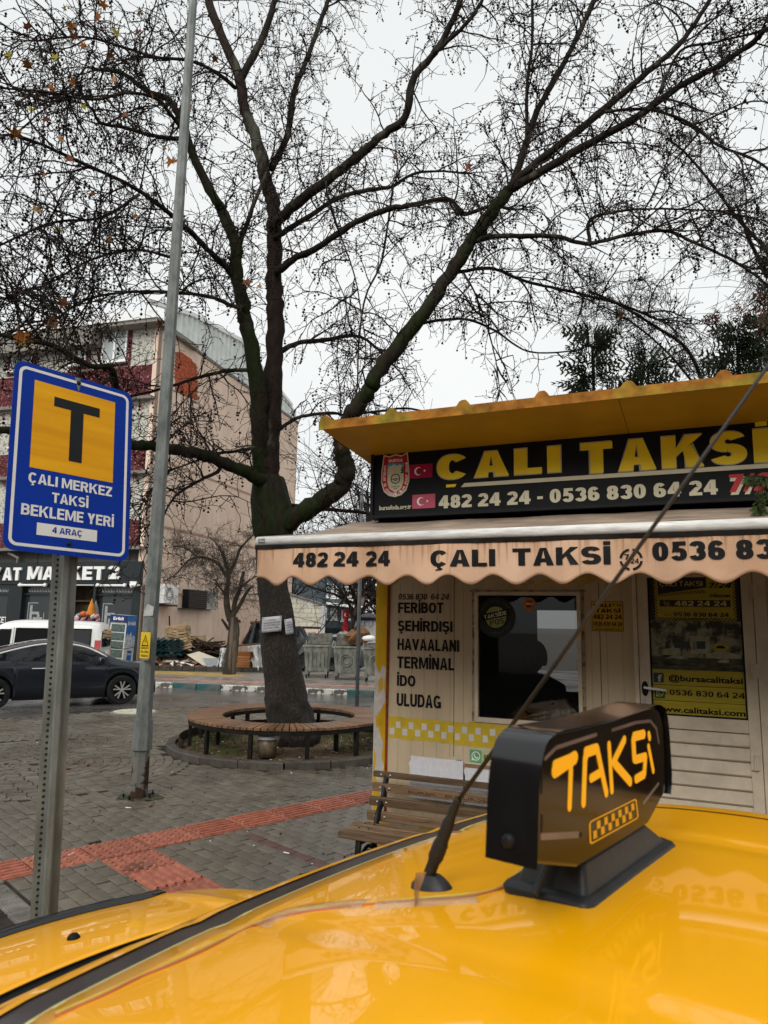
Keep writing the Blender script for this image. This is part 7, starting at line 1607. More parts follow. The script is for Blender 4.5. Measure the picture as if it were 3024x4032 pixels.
tr = [(Vector((TBX+.05,TY,-.05)),.27),(vpt(638,1590,TY),95*k_/2*1.9),(vpt(623,1540,TY),88*k_),(vpt(613,1470,TY),80*k_),(vpt(603,1400,TY),75*k_),(vpt(598,1320,TY),66*k_),(vpt(589,1262,TY),60*k_),(vpt(589,1190,TY),68*k_),(vpt(592,1130,TY),86*k_),(vpt(585,1080,TY),80*k_),(vpt(580,1030,TY),60*k_)]
tr = [(p,r) for p,r in tr]
lowt = trunk_mesh(tr); lowt.build('trunk', trunk_bark('cracked_bark'), pt, world=True, smooth=True)
# moss skin round the fork
mb = MB(); P,Rr = catmull([tr[6][0],tr[7][0],tr[8][0],tr[9][0],tr[10][0]],[t[1]*1.02 for t in tr[6:]],6); rows=[]
for p,r in list(zip(P,Rr))[9:]:
    rows.append([p+Vector((math.cos(a),math.sin(a),0))*r*(1.0+.04*math.sin(a*5+p.z*3)+.03) for a in [2*math.pi*j/40 for j in range(40)]])
mb.grid(rows, closed=True); mb.build('mossy_fork', m_moss, pt, world=True, smooth=True)
limbs = []   # (points V + depth, widths V)
def limb(pts, w0, w1, Y0, Y1, m=0, tw=1.): limbs.append((pts, w0, w1, Y0, Y1, m, tw))
limb([(580,1060),(582,1000),(585,921),(592,789),(594,683),(592,603),(593,503),(590,440),(577,397),(556,307),(529,238),(519,175),(476,69),(450,0),(430,-80)], 48,15,TY,TY+.5,2)
limb([(570,1040),(565,980),(560,921),(555,815),(533,709),(525,656),(513,608),(508,529),(480,455),(466,434),(423,349),(392,265),(365,217),(317,196),(265,159),(215,150)], 44,7,TY+.05,TY-1.2,1)
limb([(519,170),(556,106),(587,26),(600,-40)],17,12,TY+.4,TY+.8,0)
limb([(585,365),(619,296),(635,201),(667,116),(709,0),(725,-60)],16,8,TY+.1,TY+1.6,0)
limb([(512,545),(535,480),(552,430),(580,365)],11,8,TY-.05,TY+.1,0)
limb([(588,490),(635,444),(704,392),(767,344),(822,295),(875,252),(892,172),(940,113),(983,32),(999,-20)],24,11,TY,TY-1.3,0)
limb([(938,115),(1004,54),(1042,0),(1060,-50)],10,7,TY-1.1,TY-1.4,0)
limb([(592,515),(661,471),(741,423),(820,407),(849,403),(892,376),(950,370),(1010,375)],13,4,TY,TY+1.6,0)
limb([(596,590),(640,556),(688,534),(767,481),(847,450),(875,446),(967,430),(999,462),(1058,446),(1110,452)],17,7,TY,TY-.9,0)
limb([(585,1130),(615,1130),(681,1091),(734,1054),(747,1015),(737,965),(747,922),(763,889),(797,843),(822,795),(902,693),(983,575),(1036,494),(1101,408)],46,26,TY,TY-1.8,1)
limb([(1101,408),(1144,387),(1251,322),(1359,263),(1466,188),(1547,145),(1627,91),(1659,62),(1750,10)],20,9,TY-1.8,TY-3.2,0)
limb([(1095,415),(1117,387),(1198,322),(1305,236),(1386,166),(1466,97),(1520,21),(1550,-30)],19,9,TY-1.8,TY-2.4,0)
limb([(1105,405),(1133,322),(1155,252),(1198,172),(1241,91),(1284,0),(1310,-50)],17,9,TY-1.8,TY-1.2,0)
limb([(1135,310),(1138,290),(1138,188),(1149,97),(1150,-20)],8,6,TY-1.7,TY-2.2,0)
limb([(1008,528),(1045,514),(1070,511),(1112,510),(1198,510),(1267,526),(1359,507),(1439,499),(1493,521),(1574,558),(1640,600)],14,5,TY-1.6,TY-2.4,0)
limb([(1275,524),(1273,478),(1321,459),(1412,451),(1574,456)],9,3,TY-2,TY-2.2,0)
limb([(965,598),(1000,586),(1063,580),(1133,607),(1224,628),(1332,655),(1420,690)],9,5,TY-1.5,TY-1,0)
limb([(900,700),(950,692),(1010,690),(1069,714),(1144,760),(1251,757)],8,3,TY-1,TY-.5,0,.6)
limb([(1000,588),(1026,634),(1053,709),(1071,779),(1079,843)],5,2,TY-1.5,TY-1.5,0,1.6)
limb([(1305,242),(1402,236),(1493,268),(1547,311),(1627,344),(1680,380)],7,5,TY-2.4,TY-3,0)
limb([(1425,200),(1470,110),(1547,91),(1680,60)],7,4,TY-2.6,TY-3,0)
limb([(535,665),(503,661),(466,645),(413,635),(340,630),(265,632),(185,648),(120,690)],11,4,TY-.3,TY-3.2,0,1.2)
limb([(525,620),(490,580),(450,540),(397,487),(344,444),(275,397),(159,344),(90,312),(30,290)],15,5,TY-.2,TY-3.4,0,1.3)
limb([(400,300),(344,296),(265,275),(217,265),(196,233),(150,215)],10,5,TY-1,TY-2.6,0,1.2)
limb([(400,290),(370,250),(340,215),(280,200),(200,215),(110,200),(0,190)],9,4,TY-1,TY-3.4,0,1.3)
limb([(510,190),(460,153),(407,130),(339,124),(260,100),(180,80),(80,88)],9,4,TY+.3,TY-2.4,0,1.3)
limb([(545,800),(500,800),(459,807),(420,818),(380,831),(314,849),(250,862)],10,5,TY-.2,TY-1.4,0,.9)
limb([(560,965),(512,974),(459,982),(412,1000),(369,1016)],9,3,TY-.1,TY-.9,0,.9)
limb([(575,1050),(545,1028),(486,1000),(433,982),(372,971),(327,963),(282,960),(180,950),(80,935),(0,928),(-120,905)],30,15,TY-.1,TY-3.0,1,1.1)
limb([(250,960),(254,900),(251,829),(238,795),(198,791),(157,771),(116,746),(66,737),(0,723),(-90,700)],15,9,TY-2.0,TY-3.8,1,1.3)
limb([(480,998),(470,1019),(433,1037),(385,1066),(364,1093)],10,4,TY-.6,TY-1.4,0,1.)
limb([(600,930),(645,902),(713,892),(747,896),(813,889),(879,882),(930,893)],9,4,TY,TY+.8,0,.6)
limb([(598,765),(645,741),(713,733),(760,725),(800,740),(850,790)],12,5,TY+.1,TY+1.6,0,.8)
limb([(620,1090),(694,1099),(747,1104),(803,1109),(840,1112)],9,7,TY+.1,TY+.9,0,.5)
limb([(704,392),(714,450),(762,582),(778,661),(790,760),(775,830)],4,2,TY-.6,TY-.8,0,.7)
limb([(849,403),(825,560),(790,640),(775,740),(770,850),(742,1020)],5,3,TY+.4,TY-.3,0,.6)
limb([(300,420),(220,470),(120,480),(20,520),(-50,560)],7,4,TY-2.2,TY-3.6,0,1.3)
limb([(380,560),(300,540),(200,560),(110,610),(30,640)],7,3,TY-1.4,TY-3.8,0,1.3)
bm0 = {0: MB(), 1: MB(), 2: MB()}; twig = MB(); balls = []; leafpos = []
brmesh = []
def tubeq(mb, P, R, n): mb.tube(P, R, n, cap=False)
def rdir(): 
    v = Vector((random.gauss(0,1),random.gauss(0,1),random.gauss(0,1))); return v.normalized()
def in_gap(p):                 # the open patch of sky right of the big limb, and clear air in front of the kiosk
    X,Y = proj(p); x,y = X/VS, Y/VS
    if 880 < x < 1240 and 700 < y < 870: 
        return random.random() < (.35 if 1000 < x < 1130 else .75)
    if x > 880 and y > 870: return True
    if p.y < 6.6: return True
    q = p-K0
    if p.z < 4.0 and q.dot(KU) > -.5 and q.dot(KN) > -2: return True
    if p.z < 3.4 and 560 < x: return True
    return False
def spur(p, d, s=1.):
    L_ = random.uniform(.03,.09)*s; e = p+d*L_; twig.tube([p,e],[.0042,.0036],3,cap=False)
    q = e+(d+rdir()*.9)*.018; twig.tube([e,(e+q)/2,q],[.0045,.0075,.002],3,cap=False)
def twiglet(p, d, L_, r, droop, ball=.42):
    k = max(3,int(L_/.085)); P=[p]; R=[r]; 
    for i in range(k):
        d = (d + rdir()*.38 + Vector((0,0,-droop))).normalized(); p = p+d*(L_/k); P.append(p); R.append(r*(1-.45*(i+1)/k))
        if random.random() < .75: spur(p, (d*.4+rdir()).normalized())
    twig.tube(P,R,3,cap=False)
    if random.random() < .8: spur(p,d,1.1)
    if random.random() < ball: balls.append(p)
    if p.y < TY-1.5 and p.x < -1.6 and random.random() < .04: leafpos.append(p)
    return P
def branchlet(p, d, L_, r, droop, up=.0, dens=1.):
    k = max(4,int(L_/.13)); P=[p]; R=[r]
    for i in range(k):
        t = i/k; d = (d + rdir()*.24 + Vector((0,0,up*(1-t)-droop*t))).normalized(); p = p+d*(L_/k)
        if in_gap(p): break
        P.append(p); R.append(max(.0045,r*(1-.7*(i+1)/k)))
        nt = 1 if random.random() < .95*dens else 0
        if random.random() < .35*dens: nt += 1
        for q in range(nt):
            dd_ = (d*.5+rdir()*.95).normalized(); twiglet(p, dd_, random.uniform(.18,.70)*(1-.3*t), .0072, random.uniform(.02,.16))
    if len(P) > 1: twig.tube(P,R,4,cap=False)
for (pts,w0,w1,Y0,Y1,mi_,tw) in limbs:
    n = len(pts); P0 = [av(x,y,Y0+(Y1-Y0)*i/(n-1)) for i,(x,y) in enumerate(pts)]
    R0 = []
    for i in range(n):
        w = w0+(w1-w0)*(i/(n-1))**.85; R0.append(w*VS/2*(P0[i]-CAM).dot(FW)/FPX)
    P,R = catmull(P0,R0,6)
    P = [p+rdir()*min(.02,R[i]*.18) for i,p in enumerate(P)]
    ns_ = 14 if w0 > 20 else 8
    mb = MB(); mb.tube(P,[r*random.uniform(.93,1.08) for r in R],ns_,cap=True,noise=.13)
    brmesh.append((mb,mi_))
    acc = 0
    for i in range(1,len(P)):
        seg = (P[i]-P[i-1]).length; acc += seg
        sp_ = .172/tw if R[i] < .06 else .30/tw
        while acc > sp_:
            acc -= sp_
            if R[i] > .12 and random.random() < .7: continue
            d = (P[i]-P[i-1]).normalized(); dd_ = (d*.55+rdir()*.9+Vector((0,0,.12))).normalized()
            L_ = random.uniform(.5,1.75)*(1.0 if R[i] < .05 else .8); branchlet(P[i]+dd_*R[i]*.6, dd_, L_, random.uniform(.010,.017), random.uniform(.05,.5), random.uniform(0,.25), 1.0)
    if w1 < 9: d = (P[-1]-P[-4]).normalized(); [branchlet(P[-1],(d+rdir()*.5).normalized(),random.uniform(.8,1.7),.011,random.uniform(.05,.3)) for _ in range(3)]
bms = [m_bark, m_moss, m_stem]
for mb,mi_ in brmesh: mb.build('branch', bms[mi_], pt, world=True, smooth=True)
print('twig faces', len(twig.f), 'balls', len(balls))
tag(twig.build('twig', m_twig, pt, world=True), kind='stuff')
bb = MB(); nb = 0
for p in balls:
    X,Y = proj(p)
    if X/VS > 900 and Y/VS > 700 and random.random() < .5: continue
    q = p; 
    for k in range(random.choice([1,2,2,3])):
        q2 = q+Vector((random.gauss(0,.012),random.gauss(0,.012),-random.uniform(.035,.07))); bb.tube([q,q2],[.0016,.0016],3,cap=False); bb.ico(q2,random.uniform(.014,.022)); q = q2; nb += 1
print('ballcount',nb)
tag(bb.build('seed_ball', mat('seed_brown', (.020,.013,.010), .95, var=.4, island=.4), pt, world=True), kind='stuff')
# remaining brown leaves: the big near ones placed where the photograph shows them
mlf = [mat('leaf_orange', (.33,.12,.02), .75, var=.4, scale=30, objvar=.25), mat('leaf_tan', (.42,.24,.12), .8, var=.25, scale=30, objvar=.2), mat('leaf_brown', (.14,.05,.022), .8, var=.4, scale=30, objvar=.3), mat('leaf_yellowgreen', (.30,.27,.04), .7, var=.3, scale=30, objvar=.2)]
lfd = [(212,40,2,.11),(222,12,0,.09),(155,60,0,.08),(160,82,2,.09),(85,215,2,.10),(120,125,3,.08),(65,237,3,.07),(60,142,0,.09),(370,350,0,.13),(355,322,1,.07),(113,700,1,.15),(50,733,0,.15),(53,745,3,.06),(137,657,2,.11),(232,525,0,.10),(125,497,3,.06),(533,612,2,.10),(35,290,0,.11),(245,175,1,.09),(80,455,1,.08),(250,72,3,.08),(345,700,2,.09),(408,232,2,.08),(240,122,2,.07),(140,20,3,.06),(180,232,3,.07),(300,70,2,.08),(110,190,0,.07),(20,285,2,.10),(150,345,2,.08),(560,620,1,.06),(855,345,2,.09),(1010,360,2,.10),(1340,680,2,.09),(735,965,2,.07),(700,900,2,.06),(290,470,0,.07),(95,380,2,.07),(330,210,0,.07),(465,130,2,.09),(200,420,0,.06),(300,30,3,.07),(130,300,1,.06),(60,60,2,.08),(180,100,0,.07),(20,120,3,.07),(270,250,2,.07),(100,260,2,.08),(160,180,0,.08)]
lp0 = {}
for i,(x,y,c_,s) in enumerate(lfd):
    Yl = 7.9 if x < 300 else (9.2 if x < 500 else 10.2)
    if c_ not in lp0: o = leaf_mesh(1.0,.35).build('leaf', mlf[c_], pt); o.data.materials[0] = mlf[c_]; lp0[c_] = o
    else: o = lp0[c_].copy(); C.objects.link(o)
    p = av(x,y,Yl); o.location = MW[pt.name] @ p; o.scale = (s*1.05,)*3; o.rotation_euler = (random.uniform(1.2,2.4),random.gauss(0,.5),random.gauss(0,.8)); o['label'] = ['orange brown leaf','tan curled leaf','dark brown leaf','yellow green leaf'][c_]
# paper notices on the trunk
for i,(q,lab) in enumerate((((1032,2432,1109,2424,1110,2488,1030,2492),'white paper notice with a red heading pinned on the front of the plane trunk'),((1119,2440,1150,2434,1158,2492,1126,2500),'narrow white paper notice pinned on the right flank of the plane trunk'))):
    Yp = TY-.36 if i == 0 else TY-.30
    dyy = [0,0,0,0] if i == 0 else [0,.10,.10,0]
    pts = [at(q[k],q[k+1],Yp+dyy[k//2]) for k in (0,2,4,6)]
    T = thing('paper_notice', lab, 'notice', (pts[0]+pts[2])/2)
    X_ = (pts[1]-pts[0]); Z_ = (pts[0]-pts[3]); N_ = X_.cross(Z_).normalized(); N_ = N_ if N_.y < 0 else -N_
    nf_ = frame(pts[3], X_, N_, Z_)
    mb = MB(); mb.grid([[nf_(a,.004*math.sin(a*5+b*3),b) for a in [k/6 for k in range(7)]] for b in [k/5 for k in range(6)]]); mb.build('sheet', mat('damp_paper', (.52,.52,.55), .6, var=.12, scale=6), T, world=True, smooth=True, solid=.001)
    mb = MB(); txt_mb(mb,'LÜTFEN',nf_,(.33,.70,.74,.82),.012,bold=.02); mb.build('red_heading', mat('faded_red', (.32,.10,.09), .6), T, world=True)
    mb = MB()
    for s,z in (('SİGARA İZMARİTLERİNİ',.56),('VE ÇÖPLERİNİZİ ÇÖP',.40),('KOVASINA ATINIZ...',.23)): txt_mb(mb,s,nf_,(.08,.93,z,z+.085),.012,bold=.02)
    mb.build('notice_lettering', mat('print_grey', (.09,.09,.10), .6), T, world=True)
    mb = MB()
    for a,b in ((.06,.93),(.94,.95),(.06,.07),(.93,.06)): mb.ico(nf_(a,.010,b),.007)
    mb.build('pin', m_dark_metal, T, world=True)

# ---------------- other trees
def bare_tree(name, lab, base, h, r0, nl, seed, m=m_bark, leaf=None, lean=(0,0), crown=.55, twn=9, fine=.006, spread=1., maxl=3):
    rs = random.getstate(); random.seed(seed)
    T = thing(name, lab, 'tree', base); tm = MB(); cm = MB()
    def grow(p, d, L_, r, lev):
        k = max(4,int(L_/.35)) if lev < 2 else 4; P=[p]; R=[r]
        for i in range(k):
            d = (d+rdir()*(.10 if lev == 0 else .2)+Vector((0,0,.04 if lev < 2 else -.02))).normalized(); p = p+d*(L_/k); P.append(p); R.append(max(fine,r*(1-(.55 if lev == 0 else .75)*(i+1)/k)))
            if lev < maxl and (lev > 0 or i >= k*(1-crown)):
                for q in range((2 if lev == 0 else (2 if random.random() < .6 else 1))):
                    dd_ = (d*.55+rdir()*spread+Vector((0,0,.3 if lev < 2 else 0))).normalized(); grow(p,dd_,L_*random.uniform(.3,.62),R[-1]*.55,lev+1)
        (tm if lev == 0 else cm).tube(P,R,10 if lev == 0 else (5 if lev < 2 else 3),cap=False)
    grow(Vector(base), Vector((lean[0],lean[1],1)).normalized(), h, r0, 0)
    tm.build('trunk', m, T, world=True, smooth=True); cm.build('crown', m_twig if leaf is None else leaf, T, world=True); random.setstate(rs); return T
# small pollarded tree against the peach wall
sb = gz(900,2655,.1); YS = sb.y; T = thing('small_tree', 'small pollarded bare tree with a split pale trunk standing before the peach wall', 'tree', sb)
def sl_(pts, w0, w1, n=8, m=None):
    P0=[at(550+x*.5726,2100+y*.5726,YS+dz) for x,y,dz in pts]; k=.5726*YS/FPX/2; P,R = catmull(P0,[(w0+(w1-w0)*i/(len(P0)-1))*k for i in range(len(P0))],4); mb = MB(); mb.tube(P,R,n,noise=.12); return mb,P,R
m_sb = patchy('split_bark', (.045,.036,.028), (.15,.115,.085), 2.2, (.5,.6), .85, stretch=(3,3,.3), bump=1.0)
mb,_,_ = sl_([(612,985,0),(620,930,0),(632,820,0),(645,720,0),(648,640,0),(640,580,0)],92,66,16); mb.v = mb.v; mb.build('trunk', m_sb, T, world=True, smooth=True)
m_sbr = mat('green_brown_bark', (.040,.034,.022), .9, var=.4)
tw_ = MB()
def fine_tree(p,d,L_,r,lev):
    k=4; P=[p]; R=[r]
    for i in range(k):
        d=(d+rdir()*.28+Vector((0,0,-.03))).normalized(); p=p+d*(L_/k); P.append(p); R.append(max(.004,r*(1-.6*(i+1)/k)))
        if lev<2:
            for q in range(2): fine_tree(p,(d*.6+rdir()*.8).normalized(),L_*random.uniform(.35,.6),R[-1]*.7,lev+1)
    tw_.tube(P,R,3,cap=False)
for pts,w0,w1 in (([(625,600,0),(600,500,0),(598,400,.1),(610,300,.2),(590,200,.2),(560,120,.2)],50,18),([(645,560,0),(690,490,0),(740,400,-.2),(780,362,-.3)],34,14),([(640,600,0),(655,470,0),(690,380,0),(705,300,0),(718,262,0)],36,20),([(610,660,0),(585,620,-.1),(565,590,-.2)],24,14),([(640,640,0),(680,600,0),(685,615,0)],22,20),([(598,300,.1),(540,210,0),(460,170,-.1),(400,165,-.1),(330,190,-.2),(250,280,-.2),(170,330,-.3)],26,6),([(610,290,.1),(660,190,.2),(690,110,.3),(740,50,.4),(790,0,.4)],26,10),([(585,420,0),(545,360,0),(525,325,0)],16,8),([(690,380,0),(760,320,0),(815,290,0)],16,5),([(560,120,.2),(520,60,0),(470,20,0)],14,5),([(400,165,0),(330,110,0),(260,90,0),(200,100,0)],12,4)):
    mb,P,R = sl_(pts,w0,w1); mb.build('branch', m_sbr, T, world=True, smooth=True)
    for i in range(2,len(P)):
        if R[i] < .20 and P[i].z > at(900,2100+430*.5726,YS).z: 
            for q in range(2 if R[i] < .1 else 1): fine_tree(P[i],(rdir()+Vector((0,-.1,.25))).normalized(),random.uniform(.4,1.0),.011,0) if random.random()<.55 else None
tag(tw_.build('twig', mat('grey_twig', (.055,.043,.036), .85), T, world=True), kind='stuff')
bare_tree('bare_tree','leaning bare tree rising at the far right edge beyond the conifers',Vector((11.6,17.5,0)),10.0,.16,3,23,lean=(-.12,0),crown=.6,maxl=2)
bare_tree('bare_tree','thin bare tree seen between the trunk fork and the sign board',Vector((-1.6,32,0)),8.2,.15,3,31,crown=.8,fine=.010,maxl=2)
bare_tree('bare_tree','far bare tree beside the grey blue house above the shed',Vector((.3,60,0)),9.5,.22,3,37,crown=.85,fine=.015,maxl=2)
bare_tree('bare_tree','bare tree far behind the white block wall',Vector((-6.9,50,0)),6.5,.2,3,41,crown=.7,fine=.012,maxl=2)
def limbV(T, pts, w0, w1, Y0, Y1, m, tws=True):
    n=len(pts); P0=[av(x,y,Y0+(Y1-Y0)*i/(n-1)) for i,(x,y) in enumerate(pts)]; P,R=catmull(P0,[(w0+(w1-w0)*i/(n-1))*VS/2*p.y/FPX for i,p in enumerate(P0)],5)
    mb=MB(); mb.tube(P,R,8,noise=.1); mb.build('branch',m,T,world=True,smooth=True); return P
T = thing('bare_tree', 'arching bare tree whose dark boughs sweep from the kiosk roof to the upper left', 'tree', Vector((4.6,13.2,0)))
base_ = Vector((4.6,13.2,0)); topb = av(1520,830,13.2)
mb = MB(); mb.tube([base_,(base_+topb)/2+Vector((.1,0,0)),topb],[.11,.09,.06],8); mb.build('trunk', m_bark, T, world=True, smooth=True)
tw_ = MB()
for pts,w0,w1 in (([(1520,830),(1482,752),(1412,703),(1332,655),(1270,628)],9,5),([(1500,830),(1440,760),(1370,700),(1300,660)],6,3),([(1659,540),(1600,480),(1540,400),(1480,330),(1440,300)],9,4),([(1659,600),(1620,520),(1590,440)],10,6),([(1482,752),(1400,790),(1330,800)],4,2)):
    P = limbV(T,pts,w0,w1,13.2,12.6,m_bark)
    for p in P[::1]:
        fine_tree(p,(rdir()+Vector((-.2,0,.15))).normalized(),random.uniform(.4,1.0),.008,0)
tag(tw_.build('twig', m_twig, T, world=True), kind='stuff')
# conifers
m_con = mat('conifer_green', (.034,.055,.024), .75, var=.4, scale=2, island=.45, col2=(.05,.065,.04))
def spray(mb, p, d, s, nfr=9):
    side = d.cross(Vector((random.gauss(0,1),random.gauss(0,1),random.gauss(0,.4)))).normalized()
    mb.tube([p,p+d*s],[.004,.002],3,cap=False)
    for i in range(nfr):
        t = (i+.5)/nfr; c = p+d*(s*t)
        for sg_ in (-1,1):
            e = c+(d*.55+side*sg_*.8+rdir()*.15)*(s*.42*(1-.6*t)); w = (e-c).cross(d).normalized()*.0 + side.cross(d)*.002
            n_ = (e-c).normalized().cross(side.cross(d)).normalized()*s*.045
            mb.add([c-n_,c+n_,e+n_*.4,e-n_*.4],[(0,1,2,3)])
            m2 = c.lerp(e,.55); e2 = m2+(d*.8+side*sg_*.25)*(s*.2*(1-.5*t)); mb.add([m2-n_*.7,m2+n_*.7,e2],[(0,1,2)])
def conifer(lab, base, h, rad, n, seed, s=.28, low=.15, shape=1.0):
    rs = random.getstate(); random.seed(seed); T = thing('conifer', lab, 'tree', base); mb = MB(); mb.tube([base,base+Z*(h*.97)],[.11*rad/1.2+.03,.02],7); mb.build('trunk', m_bark, T, world=True)
    mb = MB()
    for k in range(n):
        t = low+(1-low)*random.random()**.9; rr_ = rad*(1-t)**shape*(.35+.65*random.random()**.5)*(1+.35*math.sin(t*23+k%5)); a = random.random()*6.283
        p = base+Vector((math.cos(a)*rr_,math.sin(a)*rr_,h*t+random.gauss(0,.1))); d = (Vector((math.cos(a),math.sin(a),random.uniform(-.5,.6)))+rdir()*.4).normalized(); spray(mb,p,d,s*random.uniform(.6,1.3),5)
    for k in range(int(26*rad)):
        t = low+(1-low)*random.random(); a = random.random()*6.283; p0 = base+Z*(h*t-.1); rr_ = rad*(1-t)**shape; mb.tube([p0,p0+Vector((math.cos(a)*rr_,math.sin(a)*rr_,.15))],[.014,.005],3,cap=False)
    tag(mb.build('foliage', m_con, T, world=True), kind='stuff'); random.setstate(rs); return T
def cbase(x,Y): return Vector((at(x*VS,1300*VS,Y).x+ (0),Y,0))
for (xv,yv,Y,rad,n,seed,lab,low) in ((1279,722,12,.85,230,51,'smallest conifer top, alone in the open sky above the kiosk roof',.62),(1398,765,13,.85,190,52,'slim sparse conifer top just right of the lone one above the roof',.66),(1590,715,11.5,1.1,430,53,'broad dark conifer behind the right part of the kiosk roof',.5),(1700,520,12.5,1.2,560,54,'tallest conifer at the right edge of the view behind the kiosk',.35)):
    tp_ = av(xv,yv,Y); conifer(lab, Vector((tp_.x,Y,0)), tp_.z, rad, n, seed, s=.42, low=low, shape=.75)
# rusty sprays low on the right conifers
mb = MB()
for c,n in (((1608,670),26),((1545,690),16),((1640,700),20)):
    for i in range(n): p = av(c[0]+random.gauss(0,22),c[1]+random.gauss(0,14),11.3+random.gauss(0,.3)); spray(mb,p,rdir(),.2,4)
tag(mb.build('dead_spray', mat('rust_needles', (.12,.035,.022), .85, var=.4, island=.4)), 'rust red dead sprays caught in the conifer at the right edge', 'dead foliage', kind='stuff')
# near conifer right of the kiosk, its lowest bough hanging in front of the sign board
nb_ = kf(4.6,.9,0); T = thing('conifer', 'near conifer right of the kiosk with a fresh green bough hanging before the sign board', 'tree', nb_)
mb = MB(); mb.tube([nb_,nb_+Z*6.5],[.12,.05],9); mb.build('trunk', m_bark, T, world=True, smooth=True)
m_fresh = mat('fresh_conifer', (.035,.062,.018), .65, var=.3, scale=3, island=.4, col2=(.075,.105,.035))
mb = MB(); br = MB()
tip0 = at(2990,2010,4.35); tip1 = at(2945,1885,4.35); rt_ = at(3080,1905,4.6)
P = catmull([nb_+Z*3.5, rt_+Vector((.5,.1,.2)), rt_, at(3010,1885,4.4), tip1],None,6); br.tube(P,[.02]*len(P),5)
P2 = catmull([rt_, at(3025,1930,4.45), at(3005,1985,4.4), tip0],None,6); br.tube(P2,[.008]*len(P2),4); br.build('bough', m_bark, T, world=True)
for p in P[14:]+P2:
    for q in range(4): spray(mb,p+rdir()*.015,(Vector((-.5,-.1,-.5))+rdir()*.8).normalized(),random.uniform(.045,.09),6)
for i in range(900):
    t = random.uniform(.3,1); a = random.uniform(-1.9,1.9); rr_ = 1.2*(1.1-t)+.2; p = nb_+Vector((math.cos(a)*rr_,math.sin(a)*rr_,6.5*t))
    X_,Y_ = proj(p)
    if X_ < 3060 and Y_ > 0: continue
    spray(mb,p,rdir(),.25,4)
tag(mb.build('foliage', m_fresh, T, world=True), kind='stuff')

# ================================================================ THE YELLOW TAXI
A0 = R_(51.7); TT = Vector((math.cos(A0),math.sin(A0),0)); LL = Vector((-math.sin(A0),math.cos(A0),0))
def tp3(t,l,z): return TT*t+LL*l+Z*z
def mat_taxi():
    m = mat('taxi_yellow', (.96,.42,.001), .34, var=.03, scale=2.2, coat=.8, coatr=.025, col2=(.99,.45,.001), spec=.2, bump=.05, bscale=2.5)
    return m
m_tx = mat_taxi()
TXC_ = 1.30; HW_ = .86
def RZ(t,l):
    s = (t-TXC_)/HW_; z = 1.508-.014*s*s-.9*max(0,abs(s)-.84)**2
    f = max(0,l-.35); z -= .14*f**2*1.25
    z -= .012*math.exp(-((l-.55)/.25)**2)*0
    # two long pressed channels
    for c_ in (-.45,.45): z -= .004*math.exp(-((s-c_)/.035)**2)
    return z
def LF(t): s = (t-TXC_)/HW_; return 1.075-.10*s*s           # front edge of the roof
taxi = thing('yellow_taxi', 'bright yellow taxi car seen across its glossy roof, windscreen edge and bonnet', 'taxi', tp3(TXC_,0,0), A0)
mb = MB(); rows = []
nt_ = 48
for i in range(nt_+1):
    t = TXC_-HW_+2*HW_*i/nt_; lf = LF(t); rows.append([tp3(t,l,RZ(t,l)) for l in [lf-(lf+1.5)*j/50 for j in range(51)]])
mb.grid(rows); mb.build('roof', m_tx, taxi, world=True, smooth=True, solid=.004)
# body side below the roof, both sides
def ring(l):   # section half outline below the roof edge
    return [(.0,0),(.05,-.05),(.09,-.14),(.14,-.36),(.17,-.50),(.19,-.55),(.20,-.75),(.19,-1.0),(.15,-1.22)]
mb = MB()
for sg_ in (-1,1):
    rows = []
    for j in range(31):
        l = 1.0-(2.5)*j/30; t0 = TXC_+sg_*HW_; z0 = RZ(t0,min(l,LF(t0))); rows.append([tp3(t0+sg_*a,l,z0+b) for a,b in ring(l)])
    mb.grid(rows)
mb.build('side_panel', m_tx, taxi, world=True, smooth=True, solid=.004)
mb = MB()
for sg_ in (-1,1):
    rows=[]
    for j in range(21):
        l = .85-2.1*j/20; t0 = TXC_+sg_*HW_; z0 = RZ(t0,l); rows.append([tp3(t0+sg_*(a+.006),l,z0+b) for a,b in ((.055,-.06),(.09,-.14),(.14,-.36),(.168,-.48))])
    mb.grid(rows)
mb.build('side_window', m_glass_dark, taxi, world=True, smooth=True)
for sg_ in (1,):
    mb = MB(); rows = []
    for a_ in (.800,.812): rows.append([tp3(TXC_+sg_*HW_*a_, l, RZ(TXC_+sg_*HW_*a_, l)+.0035) for l in [.88-2.3*j/40 for j in range(41)]])
    mb.grid(rows); mb.build('roof_seam', mat('seam_rubber', (.10,.035,.004), .5), taxi, world=True, smooth=True)
# black seal, glass, yellow reflection strip at the windscreen head
def strip(name, a, b, m, za=0., zb=0., solid=0., n=40, lo=-1., hi=1.):
    mb = MB(); rows = [[],[],[]]
    for i in range(n+1):
        t = TXC_+HW_*(lo+(hi-lo)*i/n); lf = LF(t); z0 = RZ(t,lf)
        for k,f in enumerate((0,.5,1)):
            q = a+(b-a)*f; rows[k].append(tp3(t,lf+q,z0-slope(q)+za+(zb-za)*f))
    mb.grid(rows); return mb.build(name, m, taxi, world=True, smooth=True, solid=solid)
def slope(q): return .245*q+1.2*max(0,q-.10)**2*1.0 if q < .16 else .245*q+1.2*.06**2+.36*(q-.16)
m_wband = mat('windscreen_band', (.028,.02,.020), .38, var=.4, scale=3, coat=.25, coatr=.2, col2=(.045,.034,.034))
strip('windscreen_head', .004, .084, m_wband)
strip('pale_edge_line', -.004, .006, mat('wire_pale', (.55,.5,.2), .4), .002, .002, lo=-1, hi=1)  # pale line along the front edge of the roof
strip('bonnet_reflection_strip', .084, .106, m_tx, .003, .003)  # the bonnet's reflection in the glass, built as a yellow strip
mb = MB(); rows=[]
